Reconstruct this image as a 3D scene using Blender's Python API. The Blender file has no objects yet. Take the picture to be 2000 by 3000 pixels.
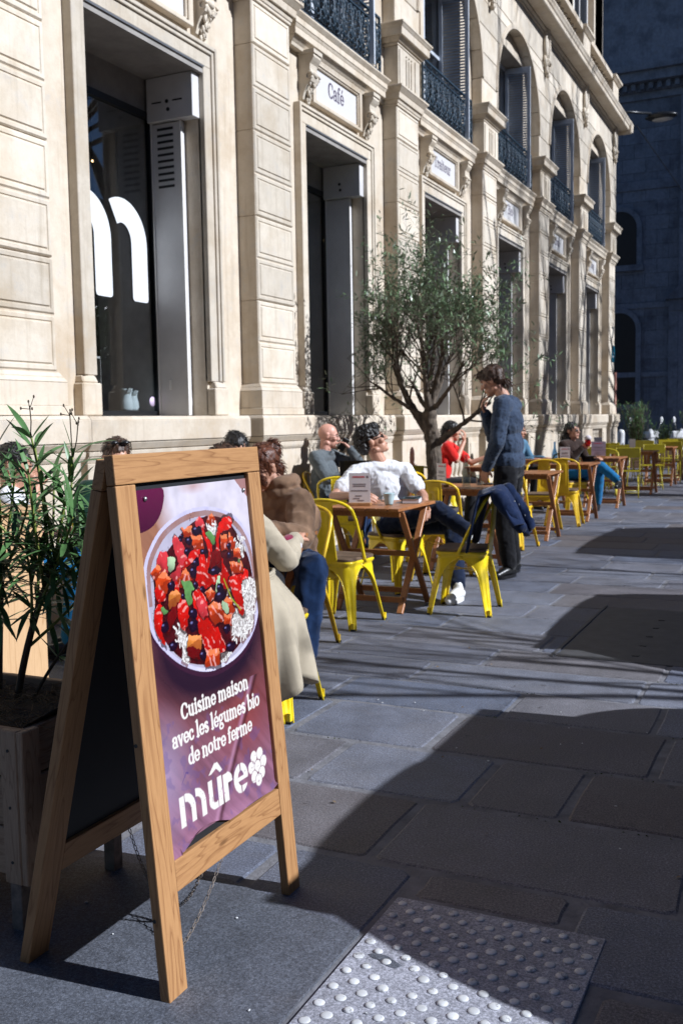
import bpy, bmesh, math, random
import numpy as np
from math import sin, cos, tan, pi, radians, sqrt, atan2, exp
from mathutils import Vector, Matrix, noise
random.seed(7)
RNG = np.random.default_rng(7)
scene = bpy.context.scene
COL = scene.collection

# ---------------------------------------------------------------- camera
YAW, PITCH, ROLL, EYE, OFF = radians(25.4), radians(5.2), radians(0.95), 1.36, 4.8
_f = Vector((-sin(YAW) * cos(PITCH), cos(YAW) * cos(PITCH), -sin(PITCH)))
_r = Vector((cos(YAW), sin(YAW), 0))
_u = _r.cross(_f)
R_ = cos(ROLL) * _r - sin(ROLL) * _u
U_ = cos(ROLL) * _u + sin(ROLL) * _r
cd = bpy.data.cameras.new('camera')
cam = bpy.data.objects.new('camera', cd)
COL.objects.link(cam)
cam.matrix_world = Matrix(((R_.x, U_.x, -_f.x, OFF), (R_.y, U_.y, -_f.y, 0), (R_.z, U_.z, -_f.z, EYE), (0, 0, 0, 1)))
cd.sensor_fit = 'VERTICAL'
cd.sensor_height = 36.0
cd.sensor_width = 24.0
cd.lens = 35.0
cd.clip_start = 0.05
cd.clip_end = 500
cd.dof.use_dof = True
cd.dof.focus_distance = 2.55
cd.dof.aperture_fstop = 8.0
scene.camera = cam

# ---------------------------------------------------------------- sky, sun, exposure
SUN_EL, SUN_AZ = radians(35), radians(5)          # azimuth measured from +X towards +Y
to_sun = Vector((cos(SUN_EL) * cos(SUN_AZ), cos(SUN_EL) * sin(SUN_AZ), sin(SUN_EL)))
w = bpy.data.worlds.new('World')
scene.world = w
w.use_nodes = True
wn = w.node_tree
sky = wn.nodes.new('ShaderNodeTexSky')
sky.sky_type = 'NISHITA'
sky.sun_disc = False
sky.sun_elevation = SUN_EL
sky.sun_rotation = pi / 2 - SUN_AZ
sky.air_density = 0.65
sky.dust_density = 0.2
sky.ozone_density = 3.0
bg = wn.nodes['Background']
bg.inputs['Strength'].default_value = 0.05
wn.links.new(sky.outputs['Color'], bg.inputs['Color'])
sd = bpy.data.lights.new('sun', 'SUN')
sd.energy = 5.0
sd.angle = radians(0.5)
sd.color = (1.0, 0.965, 0.92)
sun = bpy.data.objects.new('sun', sd)
COL.objects.link(sun)
sun.rotation_euler = to_sun.to_track_quat('Z', 'Y').to_euler()
sun.location = (20, 5, 20)
scene.view_settings.view_transform = 'Standard'
scene.view_settings.look = 'None'
scene.view_settings.gamma = 1.0
scene.view_settings.exposure = 0.42
scene.view_settings.use_white_balance = True      # the camera's daylight setting, a little cool
scene.view_settings.white_balance_temperature = 5750
scene.view_settings.white_balance_tint = 10
scene.view_settings.use_curve_mapping = False
scene.cycles.use_denoising = True
scene.cycles.max_bounces = 6
scene.cycles.caustics_reflective = False
scene.cycles.caustics_refractive = False
scene.cycles.sample_clamp_indirect = 6.0

# ---------------------------------------------------------------- materials
def srgb(r, g, b):
    def l(c):
        c /= 255.0
        return c / 12.92 if c <= 0.04045 else ((c + 0.055) / 1.055) ** 2.4
    return (l(r), l(g), l(b))

MATS = {}
class NT:
    def __init__(s, name):
        s.m = bpy.data.materials.new(name)
        s.m.use_nodes = True
        s.t = s.m.node_tree
        s.b = s.t.nodes['Principled BSDF']
        s.n = s.t.nodes
        s.geo = None
    def node(s, typ, **kw):
        n = s.n.new(typ)
        for k, v in kw.items():
            setattr(n, k, v)
        return n
    def link(s, a, b):
        s.t.links.new(a, b)
    def pos(s, scale=(1, 1, 1), obj=False):
        if obj:
            src = s.node('ShaderNodeTexCoord').outputs['Object']
        else:
            src = s.node('ShaderNodeNewGeometry').outputs['Position']
        mp = s.node('ShaderNodeMapping')
        mp.inputs['Scale'].default_value = scale
        s.link(src, mp.inputs['Vector'])
        return mp.outputs['Vector']
    def noise(s, vec, scale, detail=4, rough=0.6, dist=0.0):
        n = s.node('ShaderNodeTexNoise')
        n.inputs['Scale'].default_value = scale
        n.inputs['Detail'].default_value = detail
        n.inputs['Roughness'].default_value = rough
        n.inputs['Distortion'].default_value = dist
        s.link(vec, n.inputs['Vector'])
        return n.outputs['Fac']
    def ramp(s, fac, stops):
        r = s.node('ShaderNodeValToRGB')
        els = r.color_ramp.elements
        while len(els) < len(stops):
            els.new(0.5)
        for e, (p, c) in zip(els, stops):
            e.position = p
            if not hasattr(c, '__len__'):
                c = (c, c, c)
            e.color = (c[0], c[1], c[2], 1)
        s.link(fac, r.inputs['Fac'])
        return r.outputs['Color']
    def mix(s, fac, a, b, mode='MIX'):
        m = s.node('ShaderNodeMix', data_type='RGBA', blend_type=mode)
        if isinstance(fac, (int, float)):
            m.inputs[0].default_value = fac
        else:
            s.link(fac, m.inputs[0])
        for i, v in ((6, a), (7, b)):
            if isinstance(v, tuple):
                m.inputs[i].default_value = (v[0], v[1], v[2], 1)
            else:
                s.link(v, m.inputs[i])
        return m.outputs[2]
    def rand(s):
        return s.node('ShaderNodeObjectInfo').outputs['Random']
    def color(s, c):
        if isinstance(c, tuple):
            s.b.inputs['Base Color'].default_value = (c[0], c[1], c[2], 1)
        else:
            s.link(c, s.b.inputs['Base Color'])
    def bump(s, h, strength=0.3, dist=0.01):
        b = s.node('ShaderNodeBump')
        b.inputs['Strength'].default_value = strength
        b.inputs['Distance'].default_value = dist
        s.link(h, b.inputs['Height'])
        s.link(b.outputs['Normal'], s.b.inputs['Normal'])
    def fin(s, rough=0.6, metal=0.0, spec=0.5, **kw):
        if isinstance(rough, (int, float)):
            s.b.inputs['Roughness'].default_value = rough
        else:
            s.link(rough, s.b.inputs['Roughness'])
        s.b.inputs['Metallic'].default_value = metal
        s.b.inputs['Specular IOR Level'].default_value = spec
        for k, v in kw.items():
            s.b.inputs[k.replace('_', ' ')].default_value = v
        MATS[s.m.name] = s.m
        return s.m

def plain(name, col, rough=0.6, metal=0.0, var=0.15, scale=8, bump=0.0, spec=0.5, bscale=40, **kw):
    t = NT(name)
    v = t.pos()
    n = t.noise(v, scale)
    a = tuple(max(0, c * (1 - var)) for c in col)
    b = tuple(min(1, c * (1 + var)) for c in col)
    t.color(t.ramp(n, [(0.3, a), (0.7, b)]))
    if bump:
        t.bump(t.noise(v, bscale, 5), bump, 0.006)
    return t.fin(rough, metal, spec, **kw)

def stone(name, base, dark, stain, var=0.10, joints=False):
    t = NT(name)
    v = t.pos()
    big = t.noise(v, 1.3, 5, 0.65)
    mid = t.noise(v, 9, 6, 0.7)
    c = t.ramp(mid, [(0.30, dark), (0.62, base)])
    c = t.mix(t.ramp(big, [(0.50, 0.0), (0.68, 0.75)]), c, stain)
    gm = t.noise(v, 4.5, 6, 0.75)
    c = t.mix(t.ramp(gm, [(0.54, 0.0), (0.70, 0.60)]), c, tuple(x * 0.78 for x in (dark[0], dark[0] * 0.95, dark[0] * 0.88)))
    # vertical weather streaks
    vs = t.pos((14, 14, 0.9))
    c = t.mix(t.ramp(t.noise(vs, 1.0, 4), [(0.54, 0.0), (0.78, 0.50)]), c, tuple(x * 0.72 for x in stain))
    # pits
    pits = t.noise(v, 70, 2, 0.5)
    c = t.mix(t.ramp(pits, [(0.70, 0.0), (0.76, 0.30)]), c, tuple(x * 0.45 for x in dark))
    rr = t.ramp(t.rand(), [(0.0, 1 - var), (1.0, 1 + var * 0.4)])
    c = t.mix(1.0, c, rr, 'MULTIPLY')
    t.color(c)
    t.bump(t.noise(v, 55, 6, 0.7), 0.35, 0.006)
    return t.fin(0.85, spec=0.25)

def wood(name, light, dark, grain=(1, 1, 1), ring=9.0, rough=0.55, knots=True, var=0.12, spec=0.4):
    """grain: scale vector, small along the fibre"""
    t = NT(name)
    tc = t.node('ShaderNodeTexCoord').outputs['Object']
    rnd = t.rand()
    off = t.node('ShaderNodeVectorMath', operation='SCALE')
    cmb = t.node('ShaderNodeCombineXYZ')
    for i in range(3):
        t.link(rnd, cmb.inputs[i])
    t.link(cmb.outputs[0], off.inputs[0])
    off.inputs['Scale'].default_value = 7.3
    add = t.node('ShaderNodeVectorMath', operation='ADD')
    t.link(tc, add.inputs[0])
    t.link(off.outputs[0], add.inputs[1])
    mp = t.node('ShaderNodeMapping')
    mp.inputs['Scale'].default_value = grain
    t.link(add.outputs[0], mp.inputs['Vector'])
    v = mp.outputs['Vector']
    n0 = t.noise(v, 1.5, 2, 0.45, 0.5)
    mul = t.node('ShaderNodeMath', operation='MULTIPLY')
    t.link(n0, mul.inputs[0])
    mul.inputs[1].default_value = ring
    fr = t.node('ShaderNodeMath', operation='FRACT')
    t.link(mul.outputs[0], fr.inputs[0])
    c = t.ramp(fr.outputs[0], [(0.0, dark), (0.12, light), (0.75, light), (1.0, tuple(a * 0.6 + b * 0.4 for a, b in zip(dark, light)))])
    fine = t.noise(v, 16, 3, 0.6)
    c = t.mix(t.ramp(fine, [(0.35, 0.30), (0.6, 0.0)]), c, dark)
    if knots:
        vo = t.node('ShaderNodeTexVoronoi')
        mp2 = t.node('ShaderNodeMapping')
        mp2.inputs['Scale'].default_value = tuple(sqrt(g) * 1.0 for g in grain)
        t.link(add.outputs[0], mp2.inputs['Vector'])
        vo.inputs['Scale'].default_value = 3.0
        t.link(mp2.outputs['Vector'], vo.inputs['Vector'])
        c = t.mix(t.ramp(vo.outputs['Distance'], [(0.03, 0.75), (0.085, 0.0)]), c, tuple(a * 0.55 for a in dark))
    rr = t.ramp(rnd, [(0.0, 1 - var), (1.0, 1 + var)])
    c = t.mix(1.0, c, rr, 'MULTIPLY')
    t.color(c)
    t.bump(fr.outputs[0], 0.12, 0.002)
    return t.fin(rough, spec=spec)

def paint(name, col, rough=0.3, chips=(0.12, 0.08, 0.05), amt=0.72, coat=0.2, var=0.06):
    t = NT(name)
    v = t.pos()
    a = tuple(c * (1 - var) for c in col)
    b = tuple(min(1, c * (1 + var)) for c in col)
    c = t.ramp(t.noise(v, 12), [(0.3, a), (0.7, b)])
    c = t.mix(t.ramp(t.noise(v, 38, 4, 0.75), [(amt, 0.0), (amt + 0.03, 0.8)]), c, chips)
    rr = t.ramp(t.rand(), [(0, 0.88), (1, 1.05)])
    t.color(t.mix(1.0, c, rr, 'MULTIPLY'))
    rg = t.ramp(t.noise(v, 25, 4), [(0.3, rough * 0.8), (0.7, min(1, rough * 1.6))])
    return t.fin(rg, spec=0.5, Coat_Weight=coat, Coat_Roughness=0.15)

def cloth(name, col, rough=0.9, weave=900, var=0.12, dots=None):
    t = NT(name)
    v = t.pos()
    a = tuple(c * (1 - var) for c in col)
    b = tuple(min(1, c * (1 + var)) for c in col)
    c = t.ramp(t.noise(v, 14, 5), [(0.3, a), (0.7, b)])
    if dots:
        vo = t.node('ShaderNodeTexVoronoi')
        vo.inputs['Scale'].default_value = 45
        t.link(v, vo.inputs['Vector'])
        c = t.mix(t.ramp(vo.outputs['Distance'], [(0.22, 0.9), (0.30, 0.0)]), c, dots)
    t.color(c)
    t.bump(t.noise(v, weave, 2), 0.25, 0.001)
    return t.fin(rough, spec=0.15, Sheen_Weight=0.15)

M = {}
M['stone'] = stone('limestone', (0.62, 0.545, 0.44), (0.53, 0.455, 0.355), (0.45, 0.355, 0.245))
M['stone2'] = stone('limestone_block', (0.66, 0.59, 0.485), (0.55, 0.485, 0.39), (0.48, 0.39, 0.275), var=0.20)
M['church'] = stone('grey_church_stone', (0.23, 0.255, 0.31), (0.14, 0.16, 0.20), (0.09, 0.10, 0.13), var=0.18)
M['iron'] = plain('blue_black_iron', (0.020, 0.040, 0.062), 0.5, 0.0, 0.3, 20, 0.1)
M['blackmetal'] = plain('black_metal', (0.010, 0.011, 0.013), 0.35)
M['greymetal'] = plain('grey_shutter_metal', (0.60, 0.59, 0.585), 0.45, 0.0, 0.10, 3, 0.05, bscale=15)
M['whitepaint'] = plain('white_paint', (0.74, 0.73, 0.70), 0.5, 0, 0.05, 3)
M['shutter'] = plain('shutter_paint', (0.50, 0.54, 0.60), 0.5, 0, 0.08, 6)
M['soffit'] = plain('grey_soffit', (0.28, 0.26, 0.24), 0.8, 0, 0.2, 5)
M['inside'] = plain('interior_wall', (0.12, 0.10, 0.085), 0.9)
M['shelf'] = plain('interior_shelf', (0.55, 0.53, 0.50), 0.6)
M['decal'] = plain('white_window_lettering', (0.68, 0.70, 0.71), 0.4, 0, 0.02)
M['signwhite'] = plain('white_sign_plate', (0.62, 0.60, 0.58), 0.45, 0, 0.03)
M['yellow'] = paint('yellow_enamel', (0.88, 0.66, 0.005), 0.30, (0.20, 0.13, 0.04), 0.665)
M['yellow2'] = paint('ochre_yellow_enamel', (0.84, 0.54, 0.008), 0.32, (0.18, 0.11, 0.04), 0.665)
M['lime'] = paint('lime_yellow_enamel', (0.52, 0.43, 0.010), 0.35, (0.3, 0.25, 0.02), 0.74)
M['pad'] = wood('dark_seat_wood', (0.17, 0.115, 0.075), (0.09, 0.06, 0.04), (14, 2, 14), 7, knots=False)
M['tablewood'] = wood('oiled_table_wood', (0.36, 0.15, 0.055), (0.19, 0.075, 0.03), (14, 2, 14), 8, 0.38, knots=False, var=0.18)
M['board_v'] = wood('pine_upright', (0.40, 0.215, 0.088), (0.22, 0.10, 0.036), (13, 13, 1.1), 9, var=0.08)
M['board_h'] = wood('pine_rail', (0.40, 0.212, 0.086), (0.22, 0.10, 0.036), (13, 1.1, 13), 9, var=0.08)
M['planter'] = wood('grey_planter_wood', (0.40, 0.28, 0.185), (0.24, 0.15, 0.09), (2.2, 2.2, 22), 7, 0.8)
M['planterv'] = wood('planter_post_wood', (0.42, 0.30, 0.20), (0.25, 0.16, 0.10), (22, 22, 2.2), 7, 0.8)
M['counter'] = wood('light_oak_panel', (0.56, 0.37, 0.20), (0.42, 0.25, 0.12), (9, 9, 0.9), 6, 0.5, knots=False)
M['chalk'] = plain('chalkboard', (0.006, 0.007, 0.010), 0.65, 0, 0.3, 5)
M['steel'] = plain('galvanised_steel', (0.45, 0.45, 0.45), 0.35, 0.9)
M['rust'] = plain('rusty_leg', (0.22, 0.18, 0.15), 0.7, 0.2, 0.4, 30)
M['glassware'] = None
M['ceramic'] = plain('pale_ceramic', (0.55, 0.62, 0.60), 0.25, 0, 0.04)
M['cupblue'] = plain('pale_blue_cup', (0.42, 0.56, 0.60), 0.3, 0, 0.04)
M['enamelwhite'] = plain('white_enamel', (0.66, 0.72, 0.72), 0.22, 0, 0.03)
M['paper'] = plain('menu_paper', (0.70, 0.66, 0.68), 0.5, 0, 0.03)
M['redprint'] = plain('red_print', (0.5, 0.05, 0.08), 0.5)
M['greyprint'] = plain('grey_print', (0.2, 0.17, 0.19), 0.5)
M['bookcover'] = plain('teal_book_cover', (0.01, 0.05, 0.06), 0.4)
M['soil'] = plain('potting_soil', (0.035, 0.024, 0.016), 0.95, 0, 0.4, 30, 0.6)
M['straw'] = plain('straw', (0.16, 0.105, 0.05), 0.9, 0, 0.4, 40)
M['plastic'] = plain('black_liner', (0.008, 0.009, 0.014), 0.2)
M['bark'] = plain('olive_bark', (0.10, 0.078, 0.058), 0.95, 0, 0.45, 18, 0.8, bscale=45)
M['planebark'] = plain('plane_tree_bark', (0.12, 0.10, 0.08), 0.9, 0, 0.4, 6, 0.5)
M['terracotta'] = plain('dark_pot', (0.06, 0.05, 0.045), 0.8)
M['skin'] = plain('skin', (0.50, 0.265, 0.175), 0.5, 0, 0.06, 20, 0.05, Subsurface_Weight=0.0)
M['skin2'] = plain('pink_skin', (0.56, 0.29, 0.215), 0.48, 0, 0.07, 20, 0.05)
M['lips'] = plain('lips', (0.36, 0.11, 0.09), 0.5)
M['eyew'] = plain('eye_white', (0.6, 0.58, 0.55), 0.2)
M['dark'] = plain('near_black', (0.008, 0.008, 0.009), 0.3)
M['white'] = plain('white_sole', (0.74, 0.74, 0.72), 0.5, 0, 0.03)
M['trench'] = cloth('beige_gabardine', (0.40, 0.345, 0.255), var=0.06)
M['brownj'] = cloth('brown_canvas', (0.25, 0.155, 0.095), var=0.12)
M['jeans'] = cloth('dark_blue_denim', (0.012, 0.030, 0.085), var=0.25)
M['jeans2'] = cloth('mid_blue_denim', (0.015, 0.13, 0.30), var=0.2)
M['navy'] = cloth('navy_cotton', (0.006, 0.012, 0.034), var=0.2)
M['navyj'] = cloth('navy_jacket', (0.005, 0.014, 0.050), var=0.2)
M['tee'] = cloth('white_cotton', (0.74, 0.75, 0.78), var=0.03)
M['greyj'] = cloth('slate_grey_jacket', (0.10, 0.115, 0.125), var=0.15)
M['denimshirt'] = cloth('dotted_denim_shirt', (0.040, 0.058, 0.098), var=0.2, dots=(0.010, 0.012, 0.02))
M['black'] = cloth('black_cotton', (0.006, 0.006, 0.008), var=0.3)
M['red'] = cloth('red_cotton', (0.62, 0.02, 0.015), var=0.1)
M['browncoat'] = cloth('dark_brown_wool', (0.030, 0.017, 0.013), var=0.2)
M['bluej'] = cloth('light_denim_jacket', (0.08, 0.17, 0.26), var=0.2)
M['green'] = cloth('dark_green_cotton', (0.008, 0.03, 0.018), var=0.2)
M['berry'] = cloth('berry_lace', (0.22, 0.02, 0.06), var=0.3)
M['lace'] = cloth('white_lace', (0.60, 0.56, 0.58), var=0.1)
M['bootblk'] = plain('black_leather', (0.007, 0.007, 0.007), 0.35)
M['hairblk'] = plain('black_hair', (0.009, 0.007, 0.006), 0.45, 0, 0.4, 60, 0.4, bscale=160)
M['hairbrn'] = plain('brown_hair', (0.055, 0.026, 0.014), 0.45, 0, 0.4, 60, 0.4, bscale=160)
M['hairred'] = plain('auburn_hair', (0.10, 0.032, 0.014), 0.42, 0, 0.4, 60, 0.4, bscale=160)
M['carblue'] = plain('dark_car_paint', (0.02, 0.025, 0.035), 0.2, 0, 0.05, Coat_Weight=1.0)
M['carwhite'] = plain('white_car_paint', (0.7, 0.7, 0.7), 0.2, 0, 0.03, Coat_Weight=1.0)
M['rubber'] = plain('tyre_rubber', (0.012, 0.012, 0.012), 0.85)
M['plaque'] = plain('blue_plaque', (0.01, 0.10, 0.16), 0.3)
M['copper'] = plain('copper_pipe', (0.24, 0.10, 0.07), 0.55, 0.3)
M['lampglass'] = plain('lamp_glass', (0.4, 0.4, 0.4), 0.2)

def glass(name, tint, refl_rough=0.0, ior=1.45):
    t = NT(name)
    tr = t.node('ShaderNodeBsdfTransparent')
    tr.inputs['Color'].default_value = (*tint, 1)
    gl = t.node('ShaderNodeBsdfGlossy')
    gl.inputs['Roughness'].default_value = refl_rough
    gl.inputs['Color'].default_value = (1, 1, 1, 1)
    lw = t.node('ShaderNodeLayerWeight')            # Schlick reflectance, the same from both sides of the pane
    lw.inputs['Blend'].default_value = 0.5
    pw = t.node('ShaderNodeMath', operation='POWER')
    t.link(lw.outputs['Facing'], pw.inputs[0])
    pw.inputs[1].default_value = 4.0
    f0 = ((ior - 1) / (ior + 1)) ** 2
    ma = t.node('ShaderNodeMath', operation='MULTIPLY_ADD')
    t.link(pw.outputs[0], ma.inputs[0])
    ma.inputs[1].default_value = 0.9
    ma.inputs[2].default_value = f0
    mx = t.node('ShaderNodeMixShader')
    t.link(ma.outputs[0], mx.inputs[0])
    t.link(tr.outputs[0], mx.inputs[1])
    t.link(gl.outputs[0], mx.inputs[2])
    t.link(mx.outputs[0], t.n['Material Output'].inputs['Surface'])
    MATS[name] = t.m
    return t.m
M['glass'] = glass('window_glass', (0.86, 0.88, 0.89), 0.0, 1.75)
M['glassware'] = glass('drinking_glass', (0.86, 0.90, 0.90))
M['redglass'] = glass('red_drink', (0.5, 0.05, 0.05))

# paving: granite slabs, each with its own tone
def granite(name, cols, spk=0.5):
    t = NT(name)
    v = t.pos()
    c = t.ramp(t.rand(), [(i / (len(cols) - 1), x) for i, x in enumerate(cols)])
    big = t.noise(v, 3.5, 5, 0.7)
    c = t.mix(1.0, c, t.ramp(big, [(0.3, 0.72), (0.7, 1.2)]), 'MULTIPLY')
    warm = t.noise(v, 1.7, 5, 0.7)
    c = t.mix(t.ramp(warm, [(0.50, 0.0), (0.66, 0.40)]), c, (0.142, 0.138, 0.150))
    vo = t.node('ShaderNodeTexVoronoi')
    vo.inputs['Scale'].default_value = 3.2
    t.link(v, vo.inputs['Vector'])
    c = t.mix(t.ramp(vo.outputs['Distance'], [(0.045, 0.55), (0.06, 0.0)]), c, (0.05, 0.05, 0.055))
    fine = t.noise(v, 150, 3, 0.85)
    c = t.mix(1.0, c, t.ramp(fine, [(0.34, 0.5), (0.5, 0.95), (0.66, 1.75)]), 'MULTIPLY')
    f2 = t.noise(v, 330, 2, 0.7)
    c = t.mix(t.ramp(f2, [(0.66, 0.0), (0.72, spk)]), c, (0.40, 0.40, 0.42))
    t.color(c)
    h = t.node('ShaderNodeMath', operation='ADD')
    t.link(t.noise(v, 30, 6, 0.75), h.inputs[0])
    t.link(t.noise(v, 4, 3), h.inputs[1])
    t.bump(h.outputs[0], 0.45, 0.012)
    return t.fin(t.ramp(big, [(0.3, 0.55), (0.7, 0.8)]), spec=0.4)
M['slab'] = granite('granite_slab', [(0.112, 0.125, 0.170), (0.150, 0.158, 0.192), (0.105, 0.120, 0.165), (0.135, 0.124, 0.128), (0.152, 0.163, 0.205), (0.112, 0.098, 0.100), (0.128, 0.140, 0.182)])
M['asphalt'] = granite('dark_asphalt', [(0.085, 0.093, 0.115), (0.085, 0.093, 0.115)], 0.75)
M['mortar'] = plain('sandy_mortar', (0.15, 0.15, 0.165), 0.95, 0, 0.35, 9, 0.9, bscale=60)
M['tactile'] = granite('pale_tactile_resin', [(0.30, 0.305, 0.35), (0.30, 0.305, 0.35)], 0.25)
M['stud'] = paint('worn_white_stud', (0.56, 0.57, 0.58), 0.45, (0.2, 0.2, 0.21), 0.58, 0.0, 0.2)
M['road'] = granite('road_asphalt', [(0.05, 0.05, 0.055), (0.05, 0.05, 0.055)], 0.3)
M['kerb'] = granite('kerb_granite', [(0.2, 0.2, 0.2), (0.17, 0.17, 0.175)])
M['plate'] = plain('steel_cover_plate', (0.085, 0.085, 0.09), 0.55, 0.4, 0.2, 10, 0.3)

def leafmat(name, top, under, rough=0.35):
    t = NT(name)
    v = t.pos()
    g = t.node('ShaderNodeNewGeometry')
    n = t.noise(v, 11, 3)
    a = tuple(c * 0.6 for c in top)
    b = tuple(min(1, c * 1.45) for c in top)
    c = t.ramp(n, [(0.3, a), (0.7, b)])
    c = t.mix(g.outputs['Backfacing'], c, under)
    t.color(c)
    return t.fin(rough, spec=0.5, Subsurface_Weight=0.0)
M['olive'] = leafmat('olive_leaf', (0.115, 0.175, 0.085), (0.23, 0.28, 0.20))
M['oleander'] = leafmat('oleander_leaf', (0.075, 0.155, 0.050), (0.13, 0.21, 0.080), 0.38)
M['stem'] = plain('green_stem', (0.16, 0.20, 0.035), 0.6, 0, 0.3, 12)
M['stembrown'] = plain('woody_stem', (0.075, 0.055, 0.035), 0.9, 0, 0.3, 20)
M['pod'] = plain('green_seed_pod', (0.30, 0.38, 0.04), 0.5)

# ---------------------------------------------------------------- mesh helpers
def basis(d, up=(0, 0, 1)):
    d = Vector(d).normalized()
    u = Vector(up)
    if abs(d.dot(u.normalized())) > 0.98:
        u = Vector((1, 0, 0))
    r = d.cross(u).normalized()
    return r, r.cross(d).normalized()

class MB:
    def __init__(s):
        s.v = []
        s.f = []
        s.sm = []
    def add(s, vs, fs, smooth=False):
        o = len(s.v)
        s.v.extend([tuple(p) for p in vs])
        s.f.extend([tuple(i + o for i in f) for f in fs])
        s.sm.extend([smooth] * len(fs))
        return s
    def box(s, x0, x1, y0, y1, z0, z1, T=None):
        vs = [(x, y, z) for z in (z0, z1) for x, y in ((x0, y0), (x1, y0), (x1, y1), (x0, y1))]
        if T:
            vs = [T @ Vector(p) for p in vs]
        return s.add(vs, [(3, 2, 1, 0), (4, 5, 6, 7), (0, 1, 5, 4), (1, 2, 6, 5), (2, 3, 7, 6), (3, 0, 4, 7)])
    def frus(s, a, za, b, zb):
        vs = [(x, y, za) for x, y in ((a[0], a[2]), (a[1], a[2]), (a[1], a[3]), (a[0], a[3]))]
        vs += [(x, y, zb) for x, y in ((b[0], b[2]), (b[1], b[2]), (b[1], b[3]), (b[0], b[3]))]
        return s.add(vs, [(3, 2, 1, 0), (4, 5, 6, 7), (0, 1, 5, 4), (1, 2, 6, 5), (2, 3, 7, 6), (3, 0, 4, 7)])
    def beam(s, a, b, w, h, up=(0, 0, 1), w2=None, h2=None):
        a, b = Vector(a), Vector(b)
        r, u = basis(b - a, up)
        w2 = w if w2 is None else w2
        h2 = h if h2 is None else h2
        vs = []
        for p, ww, hh in ((a, w, h), (b, w2, h2)):
            vs += [p - r * ww / 2 - u * hh / 2, p + r * ww / 2 - u * hh / 2, p + r * ww / 2 + u * hh / 2, p - r * ww / 2 + u * hh / 2]
        return s.add(vs, [(3, 2, 1, 0), (4, 5, 6, 7), (0, 1, 5, 4), (1, 2, 6, 5), (2, 3, 7, 6), (3, 0, 4, 7)])
    def prism(s, poly, axis, a0, a1, smooth=False):
        """poly: ccw 2D points in the plane across axis ('x': (y,z), 'y': (x,z), 'z': (x,y))"""
        n = len(poly)
        def P(p, a):
            return {'x': (a, p[0], p[1]), 'y': (p[0], a, p[1]), 'z': (p[0], p[1], a)}[axis]
        vs = [P(p, a0) for p in poly] + [P(p, a1) for p in poly]
        fs = [tuple(range(n - 1, -1, -1)), tuple(range(n, 2 * n))]
        s.add(vs, fs)
        o = len(s.v) - 2 * n
        for i in range(n):
            j = (i + 1) % n
            s.f.append((o + i, o + j, o + n + j, o + n + i))
            s.sm.append(smooth)
        return s
    def tube(s, pts, r, n=6, closed=False, caps=True, smooth=True):
        pts = [Vector(p) for p in pts]
        m = len(pts)
        rs = list(r) if hasattr(r, '__len__') else [r] * m
        o = len(s.v)
        prev = None
        for i, p in enumerate(pts):
            if closed:
                d = pts[(i + 1) % m] - pts[i - 1]
            else:
                d = pts[min(i + 1, m - 1)] - pts[max(i - 1, 0)]
            if d.length < 1e-9:
                d = Vector((0, 0, 1))
            d.normalize()
            if prev is None:
                a, b = basis(d)
            else:
                a = prev - d * prev.dot(d)
                if a.length < 1e-6:
                    a, _ = basis(d)
                a.normalize()
                b = d.cross(a)
            prev = a
            b = d.cross(a)
            for k in range(n):
                t = 2 * pi * k / n
                s.v.append(tuple(p + (a * cos(t) + b * sin(t)) * rs[i]))
        for i in range(m if closed else m - 1):
            j = (i + 1) % m
            for k in range(n):
                l = (k + 1) % n
                s.f.append((o + i * n + k, o + i * n + l, o + j * n + l, o + j * n + k))
                s.sm.append(smooth)
        if caps and not closed:
            s.f.append(tuple(o + k for k in range(n - 1, -1, -1)))
            s.f.append(tuple(o + (m - 1) * n + k for k in range(n)))
            s.sm += [False, False]
        return s
    def lathe(s, prof, n=12, c=(0, 0, 0), T=None, caps=True):
        o = len(s.v)
        for r, z in prof:
            for k in range(n):
                t = 2 * pi * k / n
                p = Vector((c[0] + r * cos(t), c[1] + r * sin(t), c[2] + z))
                s.v.append(tuple(T @ p if T else p))
        for i in range(len(prof) - 1):
            for k in range(n):
                l = (k + 1) % n
                s.f.append((o + i * n + k, o + i * n + l, o + (i + 1) * n + l, o + (i + 1) * n + k))
                s.sm.append(True)
        if caps:
            s.f.append(tuple(o + k for k in range(n - 1, -1, -1)))
            s.f.append(tuple(o + (len(prof) - 1) * n + k for k in range(n)))
            s.sm += [False, False]
        return s
    def ell(s, c, r, B=None, nu=12, nv=8):
        c = Vector(c)
        r = r if hasattr(r, '__len__') else (r, r, r)
        if B is None:
            B = (Vector((1, 0, 0)), Vector((0, 1, 0)), Vector((0, 0, 1)))
        vs = [c - B[2] * r[2]]
        for i in range(1, nv):
            a = -pi / 2 + pi * i / nv
            for k in range(nu):
                t = 2 * pi * k / nu
                vs.append(c + B[0] * (r[0] * cos(a) * cos(t)) + B[1] * (r[1] * cos(a) * sin(t)) + B[2] * (r[2] * sin(a)))
        vs.append(c + B[2] * r[2])
        fs = []
        for k in range(nu):
            l = (k + 1) % nu
            fs.append((0, 1 + l, 1 + k))
            for i in range(nv - 2):
                fs.append((1 + i * nu + k, 1 + i * nu + l, 1 + (i + 1) * nu + l, 1 + (i + 1) * nu + k))
            fs.append((len(vs) - 1, 1 + (nv - 2) * nu + k, 1 + (nv - 2) * nu + l))
        return s.add(vs, fs, True)
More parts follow.
